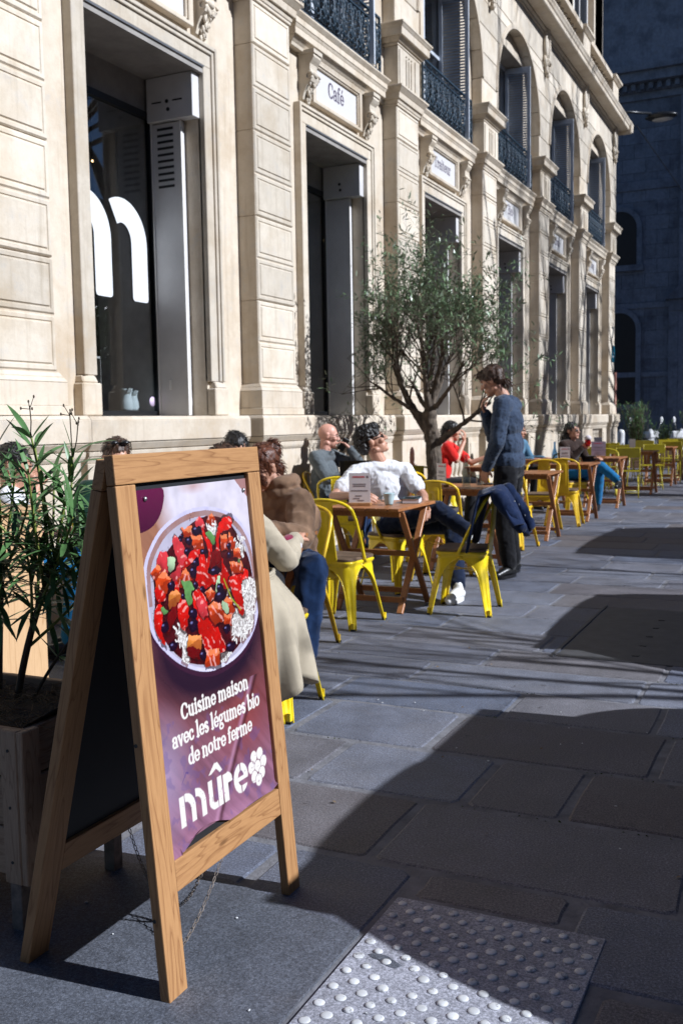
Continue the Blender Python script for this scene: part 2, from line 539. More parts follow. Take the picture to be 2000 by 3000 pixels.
    def cap(s, a, b, ra, rb, n=12):
        """tapered capsule"""
        a, b = Vector(a), Vector(b)
        d = b - a
        L = d.length
        if L < 1e-5:
            return s.ell(a, ra)
        d.normalize()
        pts, rs = [], []
        for i in range(4):
            t = (1 - i / 3.0) * pi / 2 * 0.97
            pts.append(a - d * ra * sin(t))
            rs.append(ra * cos(t))
        for i in range(4):
            t = (i / 3.0) * pi / 2 * 0.97
            pts.append(b + d * rb * sin(t))
            rs.append(rb * cos(t))
        return s.tube(pts, rs, n)
    def chain(s, pts, rs, n=12):
        for i in range(len(pts) - 1):
            s.cap(pts[i], pts[i + 1], rs[i], rs[i + 1], n)
        return s
    def mesh(s, name, mat, bevel=0.0, segs=1):
        me = bpy.data.meshes.new(name)
        me.from_pydata(s.v, [], s.f)
        me.polygons.foreach_set('use_smooth', s.sm)
        if mat:
            me.materials.append(mat)
        me.update()
        if bevel:
            bm = bmesh.new()
            bm.from_mesh(me)
            bmesh.ops.bevel(bm, geom=[e for e in bm.edges if e.is_manifold and e.calc_face_angle(0) > 0.5], offset=bevel, segments=segs, affect='EDGES', profile=0.6)
            bm.to_mesh(me)
            bm.free()
        return me
    def build(s, name, mat, parent=None, bevel=0.0, segs=1, label=None):
        return put(name, s.mesh(name, mat, bevel, segs), parent, label=label)

def put(name, me, parent=None, loc=None, rot=None, label=None):
    o = bpy.data.objects.new(name, me)
    COL.objects.link(o)
    if parent:
        o.parent = parent
    if loc is not None:
        o.location = loc
    if rot is not None:
        o.rotation_euler = rot
    if label:
        o['label'] = label
    return o

def thing(name, label, cat, loc=(0, 0, 0), rz=0.0, group=None):
    o = bpy.data.objects.new(name, None)
    o.empty_display_size = 0.1
    COL.objects.link(o)
    o.location = loc
    o.rotation_euler = (0, 0, rz)
    o['label'] = label
    o['category'] = cat
    if group:
        o['group'] = group
    return o

def tag(o, label, cat, group=None):
    o['label'] = label
    o['category'] = cat
    if group:
        o['group'] = group
    return o

def struct(o, kind='structure', label=None):
    o['kind'] = kind
    if label:
        o['label'] = label
    return o

def dup(root, loc, rz, label, group=None):
    r = root.copy()
    COL.objects.link(r)
    r.location = loc
    r.rotation_euler = (0, 0, rz)
    r['label'] = label
    if group:
        r['group'] = group
    for ch in list(root.children):
        c = ch.copy()
        COL.objects.link(c)
        c.parent = r
        for g in list(ch.children):
            d = g.copy()
            COL.objects.link(d)
            d.parent = c
    return r

def remesh(mb, voxel, smooth=4, name='m', mat=None, disp=None):
    me = mb.mesh(name, mat)
    ob = bpy.data.objects.new('tmp', me)
    COL.objects.link(ob)
    md = ob.modifiers.new('r', 'REMESH')
    md.mode = 'VOXEL'
    md.voxel_size = voxel
    md.use_smooth_shade = True
    if smooth:
        m2 = ob.modifiers.new('s', 'SMOOTH')
        m2.factor = 0.5
        m2.iterations = smooth
    dg = bpy.context.evaluated_depsgraph_get()
    out = bpy.data.meshes.new_from_object(ob.evaluated_get(dg))
    bpy.data.objects.remove(ob)
    bpy.data.meshes.remove(me)
    out.name = name
    out.materials.clear()
    if mat:
        out.materials.append(mat)
    n = len(out.vertices)
    if disp and n:
        co = np.empty(n * 3, np.float32)
        no = np.empty(n * 3, np.float32)
        out.vertices.foreach_get('co', co)
        out.vertices.foreach_get('normal', no)
        co = co.reshape(-1, 3)
        no = no.reshape(-1, 3)
        co = co + no * disp(co)[:, None]
        out.vertices.foreach_set('co', co.astype(np.float32).ravel())
    out.polygons.foreach_set('use_smooth', [True] * len(out.polygons))
    out.update()
    return out

def folds(amp, f=22.0, seed=0.0, stretch=(1, 1, 1)):
    """cloth folds: ridged, stretched noise"""
    def d(co):
        r = np.empty(len(co))
        sx, sy, sz = stretch
        for i, p in enumerate(co):
            q = Vector((p[0] * f * sx + seed, p[1] * f * sy, p[2] * f * sz))
            a = noise.noise(q)
            b = noise.noise(q * 2.3 + Vector((3, 1, 7)))
            r[i] = (1 - 2.2 * abs(a)) * 0.6 + (1 - 2.4 * abs(b)) * 0.32
        return r * amp
    return d

def wob(y, z, s=1.0):
    return noise.noise(Vector((y * s, z * s, 3.1)))

# ================================================================ SETTING: ground
g = MB()
g.add([(-80, -60, -0.12), (150, -60, -0.12), (150, 200, -0.12), (-80, 200, -0.12)], [(0, 1, 2, 3)])
ground = struct(g.build('ground', M['road']))
g = MB()
g.add([(-1.2, -3, -0.0045), (5.12, -3, -0.0045), (5.12, 70, -0.0045), (-1.2, 70, -0.0045)], [(0, 1, 2, 3)])
pavement = struct(g.build('pavement', M['mortar']))

def slab_mesh(x0, x1, y0, y1, gap, seed, z=0.0, rnd=0.012):
    rr = random.Random(seed)
    x0 += gap; x1 -= gap; y0 += gap; y1 -= gap
    cx, cy = (x0 + x1) / 2, (y0 + y1) / 2
    pts = []
    c = min(0.012 + rr.random() * 0.018, (x1 - x0) * 0.2, (y1 - y0) * 0.2)
    nx = max(2, int((x1 - x0) / 0.22))
    ny = max(2, int((y1 - y0) / 0.22))
    def J():
        return (rr.random() - 0.5) * rnd
    for i in range(nx + 1):
        pts.append((x0 + c + (x1 - x0 - 2 * c) * i / nx + J(), y0 + J() * 0.7))
    for i in range(ny + 1):
        pts.append((x1 + J() * 0.7, y0 + c + (y1 - y0 - 2 * c) * i / ny + J()))
    for i in range(nx + 1):
        pts.append((x1 - c - (x1 - x0 - 2 * c) * i / nx + J(), y1 + J() * 0.7))
    for i in range(ny + 1):
        pts.append((x0 + J() * 0.7, y1 - c - (y1 - y0 - 2 * c) * i / ny + J()))
    n = len(pts)
    ins = 0.010
    top = [(cx + (p[0] - cx) * (1 - 2 * ins / (x1 - x0)) - 0, cy + (p[1] - cy) * (1 - 2 * ins / (y1 - y0))) for p in pts]
    t1 = (rr.random() - 0.5) * 0.004
    t2 = (rr.random() - 0.5) * 0.004
    vs = [(p[0] - cx, p[1] - cy, -0.026) for p in pts]
    vs += [(p[0] - cx, p[1] - cy, -0.006) for p in pts]
    vs += [(p[0] - cx, p[1] - cy, z + t1 * (p[0] - cx) / (x1 - x0) + t2 * (p[1] - cy) / (y1 - y0)) for p in top]
    fs = []
    for i in range(n):
        j = (i + 1) % n
        fs.append((i, j, n + j, n + i))
        fs.append((n + i, n + j, 2 * n + j, 2 * n + i))
    fs.append(tuple(range(2 * n, 3 * n)))
    return vs, fs, cx, cy

def asph_edge(x):
    # far edge of the asphalt patch, curved
    return 2.45 - 0.05 * sin((x - 1.5) * 1.6) - 0.15 * max(0, x - 3.25) / 0.45

rows = [1.30, 1.78, 2.24, 2.73, 3.255, 3.77, 4.32, 4.77, 5.22, 5.66]
rr = random.Random(3)
while rows[-1] < 44:
    rows.append(rows[-1] + 0.42 + rr.random() * 0.16)
SPEC = {2.24: [-0.1, 0.6, 1.5, 2.3, 2.75, 3.30, 3.755], 2.73: [-0.1, 0.7, 1.35, 2.15, 2.86, 3.57, 4.50, 5.1], 3.255: [-0.1, 0.9, 1.7, 2.4, 3.05, 3.70, 4.05, 5.1],
        3.77: [-0.1, 0.8, 1.9, 2.72, 3.37, 4.28, 5.1], 4.32: [-0.1, 1.1, 2.0, 2.62, 3.53, 4.20, 5.1], 4.77: [-0.1, 0.7, 1.6, 2.9, 4.06, 5.1]}
far = MB()
nslab = 0
for i in range(len(rows) - 1):
    y0, y1 = rows[i], rows[i + 1]
    if y0 < 2.2:
        continue
    xs = SPEC.get(y0)
    if xs is None:
        xs = [-0.1 - rr.random() * 0.3]
        while xs[-1] < 5.1 - 0.35:
            xs.append(xs[-1] + 0.55 + rr.random() * 0.65)
        xs[-1] = 5.1
    for j in range(len(xs) - 1):
        vs, fs, cx, cy = slab_mesh(xs[j], xs[j + 1], y0, y1, 0.006 + 0.006 * rr.random() if y0 > 4 else 0.010 + 0.008 * rr.random(), i * 50 + j, 0.0)
        if y0 < 18 and nslab < 292:
            put('paving_slab', MB().add(vs, fs).mesh('paving_slab', M['slab']), pavement, (cx, cy, 0))
            nslab += 1
        else:
            far.add([(a + cx, b + cy, c) for a, b, c in vs], fs)
struct(far.build('distant_paving', M['slab'], pavement), 'stuff')
# slabs beside the tactile plate
for a in [(3.78, 4.22, 2.545, 2.73), (4.24, 5.1, 2.30, 2.73), (4.365, 5.1, 1.55, 2.29), (4.365, 5.1, 0.9, 1.54), (3.2, 5.1, -1.5, 0.2)]:
    vs, fs, cx, cy = slab_mesh(*a, 0.012, int(a[0] * 991 + a[2] * 77), 0.0)
    put('paving_slab', MB().add(vs, fs).mesh('paving_slab', M['slab']), pavement, (cx, cy, 0))
# asphalt patch
g = MB()
n = 40
top = [(1.0 + 2.735 * i / n, asph_edge(1.0 + 2.735 * i / n) + 0.006 * noise.noise(Vector((i * 0.9, 0, 0)))) for i in range(n + 1)]
poly = [(-0.5, -3.0), (3.735, -3.0)] + top[::-1] + [(-0.5, top[0][1])]
g.add([(x, y, 0.004) for x, y in poly] + [(x, y, -0.014) for x, y in poly],
      [tuple(range(len(poly)))] + [(i, (i + len(poly)), (i + 1) % len(poly) + len(poly), (i + 1) % len(poly)) for i in range(len(poly))])
g.build('asphalt_patch', M['asphalt'], pavement)
# small litter on the asphalt
rr = random.Random(5)
lit = MB()
for k in range(26):
    x, y = rr.uniform(2.6, 4.3), rr.uniform(1.5, 4.5)
    lit.ell((x, y, 0.006), (0.003 + 0.003 * rr.random(), 0.002 + 0.004 * rr.random(), 0.002), nu=6, nv=4)
struct(lit.build('grit', M['stud'], pavement), 'stuff')
# dry leaf scraps and paper bits blown along the joints
scr = MB()
for k in range(46):
    x, y = rr.uniform(2.2, 4.9), rr.uniform(2.0, 9.5)
    a = rr.uniform(0, 6.28)
    l = rr.uniform(0.006, 0.018)
    scr.add([(x, y, 0.004), (x + l * cos(a), y + l * sin(a), 0.006), (x + l * cos(a + .9), y + l * sin(a + .9), 0.010), (x - .4 * l * sin(a), y + .4 * l * cos(a), 0.007)], [(0, 1, 2), (0, 2, 3)])
struct(scr.build('leaf_scraps', plain('dry_leaf', (0.16, 0.11, 0.06), 0.9, 0, 0.4, 30), pavement), 'stuff')
# moss in the joints
moss = MB()
for k in range(900):
    i = rr.randrange(4, 26)
    y = rows[i] + rr.gauss(0, 0.006)
    x = rr.uniform(1.8, 4.7)
    if noise.noise(Vector((x * 1.3, y * 1.1, 0))) < 0.12:
        continue
    h = rr.uniform(-0.003, 0.002)
    moss.add([(x - 0.007, y, -0.006), (x + 0.007, y, -0.006), (x + rr.uniform(-.006, .006), y + rr.uniform(-.005, .005), h)], [(0, 1, 2)])
t = plain('joint_moss', (0.06, 0.08, 0.025), 0.95, 0, 0.4, 30)
struct(moss.build('moss', t, pavement), 'stuff')

# tactile plate with its studs
tp = thing('tactile_plate', 'pale grey tactile paving plate studded with white domes on the ground', 'tactile paving', (3.755, 0.55, 0))
g = MB().box(0, 0.585, 0, 1.985, -0.014, 0.0035)
g.build('plate', M['tactile'], tp, 0.002)
st = MB().lathe([(0.0145, 0), (0.0138, 0.002), (0.0115, 0.0042), (0.007, 0.0055), (0.002, 0.0058)], 12).mesh('stud', M['stud'])
for i in range(15):
    for j in range(53):
        if (i + j) % 2:
            continue
        y = 1.95 - j * 0.0375
        if y + 0.55 < 1.30:
            continue
        if (i, j) in ((3, 9), (4, 10), (9, 13), (15, 17)):
            continue
        o = put('stud', st, tp, (0.028 + i * 0.0378, y, 0.0036))
        q = 0.88 + 0.2 * ((i * 37 + j * 53) % 17) / 17
        o.scale = (q, q, 0.6 + 0.5 * ((i * 29 + j * 31) % 13) / 13)
rr = random.Random(11)
g = MB()
pp = [(0.10 + 0.05 * cos(a) * (0.6 + 0.5 * rr.random()) , 1.655 + 0.022 * sin(a) * (0.6 + 0.5 * rr.random()) - 0.3 * 0.05 * cos(a), 0.0045) for a in [k * 2 * pi / 15 for k in range(15)]]
g.add(pp, [tuple(range(15))])
g.build('worn_patch', M['asphalt'], tp)

# steel cover plate with holes let into the pavement
cp = thing('steel_cover', 'flat steel service cover with small square holes set in the pavement', 'manhole cover', (3.49, 5.56, 0))
g = MB().box(0, 0.95, 0.02, 1.62, -0.02, 0.004)
g.build('cover', M['plate'], cp, 0.002)
for xr in (-0.03, 0.958):
    MB().box(xr, xr + 0.022, 0, 1.66, -0.02, 0.007).build('rim', M['plate'], cp, 0.002)
for k in range(5):
    put('hole', MB().box(-0.02, 0.02, -0.016, 0.016, 0.0, 0.0065).mesh('hole', M['blackmetal']), cp, (0.42, 0.18 + k * 0.27, 0))

# kerb
for k in range(40):
    put('kerb_stone', MB().box(5.115, 5.41, 0.006, 1.244, -0.13, 0.003).mesh('kerb_stone', M['kerb'], 0.012, 2), pavement, (0, -10 + k * 1.25, 0))

# ================================================================ THE STONE BUILDING
BAY = 3.57
PY = [5.15 + BAY * k for k in range(7)]            # pillar centres
BC = [5.15 + BAY * (k + 0.5) for k in range(6)]    # bay centres; last pillar used: index 6 (end)
NB = 6
END = PY[6] + 0.40
bld = thing('stone_building', 'pale limestone building with arched upper windows and rusticated pillars', 'building', (0, 0, 0))
S1, S2 = M['stone'], M['stone2']

def level(mb, yc, hw, xb, steps):
    """stack of projecting courses: (z0, z1, proj0, proj1)"""
    for z0, z1, p0, p1 in steps:
        mb.frus((xb, p0, yc - hw - p0, yc + hw + p0), z0, (xb, p1, yc - hw - p1, yc + hw + p1), z1)

def panel_block(y0, y1, z0, z1, xf=0.0, th=0.05):
    """rusticated block: flat margin, groove and raised field"""
    m = MB()
    g = 0.004
    y0 += g; y1 -= g; z0 += g * 1.6; z1 -= g * 1.6
    rings = [(0.0, xf - th), (0.0, xf - 0.010), (0.010, xf), (0.035, xf), (0.040, xf - 0.008), (0.047, xf - 0.008), (0.056, xf + 0.003)]
    vs, fs = [], []
    for ins, x in rings:
        vs += [(x, y0 + ins, z0 + ins), (x, y1 - ins, z0 + ins), (x, y1 - ins, z1 - ins), (x, y0 + ins, z1 - ins)]
    for r in range(len(rings) - 1):
        for k in range(4):
            l = (k + 1) % 4
            fs.append((r * 4 + k, r * 4 + l, r * 4 + 4 + l, r * 4 + 4 + k))
    n = len(rings) * 4
    fs.append((n - 4, n - 3, n - 2, n - 1))
    return m.add(vs, fs)

# ---- pillars
blk = panel_block(-0.37, 0.37, 0, 0.393, 0.0, 0.05).mesh('stone_block', S2)
ped = MB()
level(ped, 0, 0.37, -0.4, [(1.435, 1.50, 0.055, 0.055), (1.50, 1.665, 0.045, 0.045), (1.665, 1.70, 0.05, 0.028), (1.70, 1.735, 0.028, 0.006)])
ped = ped.mesh('pillar_base', S1, 0.004)
lc = MB()
level(lc, 0, 0.37, -0.4, [(5.275, 5.305, 0.012, 0.012), (5.305, 5.35, 0.02, 0.03), (5.35, 5.42, 0.05, 0.06), (5.42, 5.47, 0.06, 0.105), (5.47, 5.50, 0.11, 0.11)])
lc = lc.mesh('lower_cap', S1, 0.004)
uc = MB()
level(uc, 0, 0.37, -0.4, [(6.00, 6.03, 0.03, 0.03), (6.03, 6.08, 0.05, 0.09), (6.08, 6.17, 0.12, 0.125), (6.17, 6.205, 0.125, 0.15), (6.205, 6.235, 0.155, 0.155)])
uc = uc.mesh('upper_cap', S1, 0.004)
fl = MB()
fl.box(-0.4, 0.02, -0.37, 0.37, 5.502, 5.998)
for k in (-1, 0, 1):
    fl.box(0.02, 0.035, k * 0.085 - 0.03, k * 0.085 - 0.004, 5.56, 5.90)
    fl.ell((0.028, k * 0.085 - 0.017, 5.935), (0.012, 0.014, 0.014), nu=8, nv=6)
fl.box(0.02, 0.034, -0.34, -0.19, 5.55, 5.96).box(0.02, 0.034, 0.19, 0.34, 5.55, 5.96)
fl.box(0.02, 0.030, -0.185, 0.185, 5.505, 5.545)
fl = fl.mesh('fluted_block', S2, 0.003)
core = MB()
for z0, z1 in ((1.735, 2.52), (2.526, 3.31), (3.316, 4.10), (4.106, 4.88), (4.886, 5.274)):
    core.box(-0.42, -0.012, -0.369, 0.369, z0, z1)
core.box(-0.42, -0.05, -0.36, 0.36, 1.7, 5.28)
core = core.mesh('shaft', S1, 0.003)
# pedestal under the pillar, in the plinth
pd = MB()
level(pd, 0, 0.42, -0.4, [(-0.02, 0.30, 0.12, 0.12), (0.30, 0.34, 0.12, 0.085), (0.34, 1.10, 0.07, 0.07), (1.10, 1.13, 0.075, 0.095), (1.13, 1.17, 0.095, 0.10), (1.176, 1.23, 0.085, 0.125), (1.236, 1.40, 0.13, 0.13), (1.40, 1.43, 0.13, 0.115)])
pd = pd.mesh('pedestal', S1, 0.004)
for k in range(7):
    pl = put('pillar', core, bld, (0, PY[k], 0))
    for i in range(9):
        put('stone_block', blk, pl, (0, 0, 1.737 + i * 0.3932))
    for nm, me in (('pillar_base', ped), ('lower_cap', lc), ('upper_cap', uc), ('fluted_block', fl), ('pedestal', pd)):
        put(nm, me, pl)

# ---- ground-floor bay: wall, frame, ledge, consoles, plinth (built round y = 0)
HW = 0.80          # half opening
ZT = 4.51          # lintel
WX, FX = -0.20, -0.15
wall = MB()
wall.box(-0.60, WX, -1.415, -HW, 1.43, 5.30).box(-0.60, WX, HW, 1.415, 1.43, 5.30).box(-0.60, WX, -HW, HW, ZT, 5.30)
wall = wall.mesh('bay_wall', S1, 0.0)
fr = MB()
for s in (-1, 1):
    a, b = sorted((s * HW, s * (HW + 0.115)))
    fr.box(WX - 0.02, FX, a, b, 1.74, ZT)
    a, b = sorted((s * (HW + 0.115), s * (HW + 0.15)))
    fr.box(WX - 0.02, FX + 0.018, a, b, 1.74, ZT + 0.15)
    a, b = sorted((s * (HW + 0.15), s * (HW + 0.185)))
    fr.box(WX - 0.02, FX + 0.034, a, b, 1.74, ZT + 0.185)
fr.box(WX - 0.02, FX, -HW - 0.115, HW + 0.115, ZT, ZT + 0.115)
fr.box(WX - 0.02, FX + 0.018, -HW - 0.115, HW + 0.115, ZT + 0.115, ZT + 0.15)
fr.box(WX - 0.02, FX + 0.034, -HW - 0.15, HW + 0.15, ZT + 0.15, ZT + 0.185)
fr = fr.mesh('door_surround', S2, 0.005)
fb = []
for s in (-1, 1):
    m = MB()
    a, b = sorted((s * HW, s * (HW + 0.22)))
    m.box(WX - 0.02, FX + 0.04, a, b, 1.432, 1.68)
    a, b = sorted((s * (HW + 0.03), s * (HW + 0.205)))
    m.frus((WX - 0.02, FX + 0.036, a, b), 1.68, (WX - 0.02, FX + 0.01, a + 0.01, b - 0.01), 1.738)
    fb.append(m.mesh('surround_foot', S1, 0.01))
led = MB()
LW = 1.135
def ledge_sec(mb, x0, z0, x1, z1, e0, e1):
    mb.frus((-0.25, x0, -LW - e0, LW + e0), z0, (-0.25, x1, -LW - e1, LW + e1), z1)
for a in [(-0.13, 5.215, -0.12, 5.25, 0, 0), (-0.12, 5.25, -0.075, 5.30, 0.0, 0.03), (-0.055, 5.302, -0.055, 5.37, 0.04, 0.04), (-0.055, 5.37, -0.04, 5.40, 0.04, 0.055), (-0.035, 5.404, -0.035, 5.465, 0.06, 0.06), (-0.035, 5.465, -0.005, 5.50, 0.06, 0.085), (-0.003, 5.502, -0.003, 5.525, 0.09, 0.09)]:
    ledge_sec(led, *a)
led = led.mesh('balcony_ledge', S1, 0.003)

def console_mesh(seed):
    m = MB()
    # S-scroll profile in (x, z)
    prof = [(-0.2, 0.50), (-0.02, 0.50), (-0.01, 0.44), (-0.03, 0.41), (-0.055, 0.38), (-0.06, 0.33), (-0.045, 0.28), (-0.035, 0.24), (-0.05, 0.20), (-0.09, 0.17), (-0.13, 0.10), (-0.15, 0.03), (-0.2, 0.0)]
    m.prism([(x, z) for x, z in prof][::-1], 'y', -0.085, 0.085)
    m.box(-0.2, 0.0, -0.10, 0.10, 0.475, 0.515)
    rr = random.Random(seed)
    for s in (-1, 1):
        m.tube([(-0.065 + 0.035 * cos(t), s * 0.088, 0.255 + 0.035 * sin(t)) for t in [i * 0.5 for i in range(13)]], [0.014 - 0.0006 * i for i in range(13)], 6)
    m.ell((-0.045, 0.0, 0.27), (0.035, 0.05, 0.035), nu=10, nv=8)
    # acanthus lumps
    for k in range(26):
        z = rr.uniform(0.0, 0.24)
        y = rr.uniform(-0.07, 0.07) * (0.4 + 2.4 * z)
        x = -0.145 + 0.09 * (z / 0.24) + rr.uniform(-0.008, 0.016)
        r = rr.uniform(0.012, 0.026)
        m.ell((x, y, z), (r * 0.8, r * 0.7, r * 1.5), nu=6, nv=5)
    return m.mesh('console', S2)
con = [console_mesh(1), console_mesh(2)]
pf = MB()   # moulded frame round the sign panel
for a in [(-0.64, -0.57, 4.80, 5.205), (0.57, 0.64, 4.80, 5.205), (-0.64, 0.64, 5.195, 5.23), (-0.64, 0.64, 4.775, 4.81)]:
    pf.box(WX, FX + 0.02, *a)
for a in [(-0.57, -0.545, 4.81, 5.195), (0.545, 0.57, 4.81, 5.195), (-0.57, 0.57, 5.175, 5.195), (-0.57, 0.57, 4.81, 4.83)]:
    pf.box(WX, FX + 0.005, *a)
pf = pf.mesh('panel_frame', S1, 0.005)
# plinth of a bay: parapet with balusters
pa = MB()
for a in [(-0.02, 0.30, 0.05, 0.05), (0.30, 0.34, 0.05, 0.015), (0.34, 0.46, 0.0, 0.0), (1.08, 1.13, -0.01, 0.01), (1.13, 1.165, 0.015, 0.02), (1.171, 1.225, 0.01, 0.045), (1.232, 1.395, 0.05, 0.05), (1.395, 1.428, 0.05, 0.03)]:
    z0, z1, p0, p1 = a
    pa.frus((-0.62, p0, -LW, LW), z0, (-0.62, p1, -LW, LW), z1)
for s in (-1, 1):
    a, b = sorted((s * 0.62, s * LW))
    pa.box(-0.40, 0.0, a, b, 0.46, 1.08)
    a, b = sorted((s * 0.70, s * (LW - 0.08)))
    pa.box(-0.02, 0.012, a, b, 0.54, 1.0)
    a, b = sorted((s * LW, s * 1.415))
    pa.box(-0.40, -0.10, a, b, -0.02, 1.425)
pa.box(-0.42, -0.22, -0.62, 0.62, 0.46, 1.08)
pa = pa.mesh('parapet', S1, 0.004)
balprof = [(0.052, 0.0), (0.052, 0.04), (0.034, 0.055), (0.030, 0.085), (0.045, 0.14), (0.056, 0.20), (0.050, 0.27), (0.034, 0.37), (0.026, 0.45), (0.026, 0.50), (0.036, 0.52), (0.036, 0.54), (0.028, 0.555), (0.050, 0.58), (0.050, 0.62)]
bal = MB().lathe(balprof, 12).mesh('baluster', S2)

# ---- wrought-iron balcony railing
def spiral(mb, cx, cz, r0, r1, a0, a1, x=0.0, r=0.008, n=14):
    pts = []
    for i in range(n + 1):
        t = i / n
        a = a0 + (a1 - a0) * t
        q = r0 + (r1 - r0) * t
        pts.append((x, cx + q * cos(a), cz + q * sin(a)))
    mb.tube(pts, r, 5)
rail = MB()
RW = 1.05
for z, h in ((0.66, 0.022), (0.56, 0.014), (0.03, 0.018)):
    rail.box(-0.016, 0.016, -RW, RW, z - h / 2, z + h / 2)
for s in (-1, 1):
    rail.box(-0.014, 0.014, s * RW - 0.014, s * RW + 0.014, 0.0, 0.66)
NU = 9
for i in range(NU):
    c = -RW + (i + 0.5) * 2 * RW / NU
    h = RW / NU
    rail.tube([(0, c, 0.03), (0.01, c + 0.008, 0.25), (0, c, 0.56)], 0.009, 5)
    rail.tube([(0, c - h, 0.03), (0, c - h, 0.56)], 0.007, 5)
    for s in (-1, 1):
        spiral(rail, c + s * h * 0.52, 0.44, 0.075, 0.015, pi / 2, pi / 2 - s * 4.6 * pi / 2 * 1.0, 0.012, 0.009)
        spiral(rail, c + s * h * 0.50, 0.15, 0.080, 0.018, -pi / 2, -pi / 2 + s * 4.8 * pi / 2, 0.012, 0.009)
        rail.tube([(0.012, c + s * 0.012, 0.10), (0.015, c + s * h * 0.30, 0.25), (0.012, c + s * h * 0.1, 0.36), (0.012, c + s * h * 0.5, 0.53)], 0.009, 5)
        spiral(rail, c + s * h * 0.5, 0.305, 0.030, 0.030, 0, 2 * pi, 0.012, 0.008, 10)
        rail.ell((0.014, c + s * h * 0.5, 0.22), (0.012, 0.016, 0.03), nu=6, nv=5)
    spiral(rail, c, 0.61, 0.034, 0.034, 0, 2 * pi, 0, 0.006, 10)
    rail.ell((0.014, c, 0.30), (0.014, 0.02, 0.045), nu=6, nv=5)
    rail.ell((0.014, c, 0.47), (0.012, 0.016, 0.03), nu=6, nv=5)
rail = rail.mesh('balcony_railing', M['iron'])

# ---- infill of a ground-floor opening
GX = -0.72
inf_box = MB().box(-0.69, -0.20, 0.688, 0.796, 4.06, 4.44)
inf_box = inf_box.mesh('shutter_box', M['greymetal'], 0.004)
inf_pan = MB().box(-0.67, -0.36, 0.735, 0.79, 1.44, 4.05)
inf_pan = inf_pan.mesh('shutter_guide', M['greymetal'], 0.004)
inf_edge = MB().box(-0.682, -0.668, 0.722, 0.75, 1.44, 4.10).box(-0.368, -0.354, 0.722, 0.75, 1.44, 4.05)
inf_edge = inf_edge.mesh('guide_edge', M['whitepaint'])
inf_pan_l = MB().box(-0.67, -0.36, -0.79, -0.735, 1.44, 4.05).mesh('shutter_guide', M['greymetal'], 0.004)
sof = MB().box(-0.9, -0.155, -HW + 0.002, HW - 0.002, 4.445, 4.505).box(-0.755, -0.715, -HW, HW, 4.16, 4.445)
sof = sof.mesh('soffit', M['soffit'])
edge = MB().box(-0.156, -0.140, -HW + 0.004, HW - 0.004, 4.49, 4.506).mesh('drip_edge', M['steel'])
wfr = MB()
for s in (-1, 1):
    a, b = sorted((s * 0.735, s * 0.795))
    wfr.box(GX - 0.03, GX + 0.03, a, b, 1.43, 4.16)
wfr.box(GX - 0.03, GX + 0.03, -0.735, 0.735, 4.10, 4.16).box(GX - 0.03, GX + 0.03, -0.735, 0.735, 1.43, 1.485)
wfr = wfr.mesh('window_frame', M['blackmetal'], 0.003)
pane = MB().box(GX - 0.004, GX + 0.004, -0.735, 0.735, 1.485, 4.10).mesh('pane', M['glass'])
sil = MB().box(-0.75, -0.60, -HW, HW, 1.40, 1.436).mesh('inner_sill', S1)
lou = MB().box(-0.006, 0.006, -0.004, 0.004, -0.06, 0.06)
slot = MB().box(-0.085, 0.085, -0.003, 0.003, -0.011, 0.011).mesh('vent_slot', M['blackmetal'])
hole = MB().lathe([(0.018, 0), (0.018, 0.004)], 10, T=Matrix.Rotation(pi / 2, 4, 'X')).mesh('bolt_hole', M['blackmetal'])
bar_ = MB().box(-0.05, 0.05, -0.003, 0.003, -0.006, 0.006).mesh('slot', M['blackmetal'])
for b in range(NB):
    y = BC[b]
    w_ = put('bay_wall', wall, bld, (0, y, 0))
    su = put('door_surround', fr, bld, (0, y, 0))
    for m in fb:
        put('surround_foot', m, su)
    put('balcony_ledge', led, bld, (0, y, 0))
    pfr = put('panel_frame', pf, bld, (0, y, 0))
    for s in (-1, 1):
        put('console', con[(s + 1) // 2], bld, (0, y + s * 0.78, 4.72))
    pp = put('parapet', pa, bld, (0, y, 0))
    for i in range(6):
        put('baluster', bal, pp, (-0.11, -0.5 + i * 0.2, 0.46))
    put('balcony_railing', rail, bld, (-0.075, y, 5.545))
    win = put('shop_window', wfr, bld, (0, y, 0))
    put('pane', pane, win)
    put('soffit', sof, bld, (0, y, 0))
    put('drip_edge', edge, bld, (0, y, 0))
    sg = put('shutter_guide', inf_pan, bld, (0, y, 0))
    put('guide_edge', inf_edge, sg)
    put('shutter_guide', inf_pan_l, bld, (0, y, 0))
    put('inner_sill', sil, bld, (0, y, 0))
    sb = put('shutter_box', inf_box, bld, (0, y, 0))
    put('bolt_hole', hole, sb, (-0.47, 0.688, 4.22))
    put('bolt_hole', hole, sb, (-0.46, 0.688, 4.15))
    if b == 0:
        for i in range(10):
            put('vent_slot', slot, sg, (-0.53, 0.734, 4.00 - i * 0.056))
        put('slot', bar_, sb, (-0.58, 0.687, 4.22))
        put('slot', bar_, sb, (-0.36, 0.687, 4.22))
        put('handle', MB().box(-0.012, 0.012, -0.02, 0.0, -0.045, 0.045).mesh('handle', M['whitepaint'], 0.004), sg, (-0.55, 0.735, 1.72))

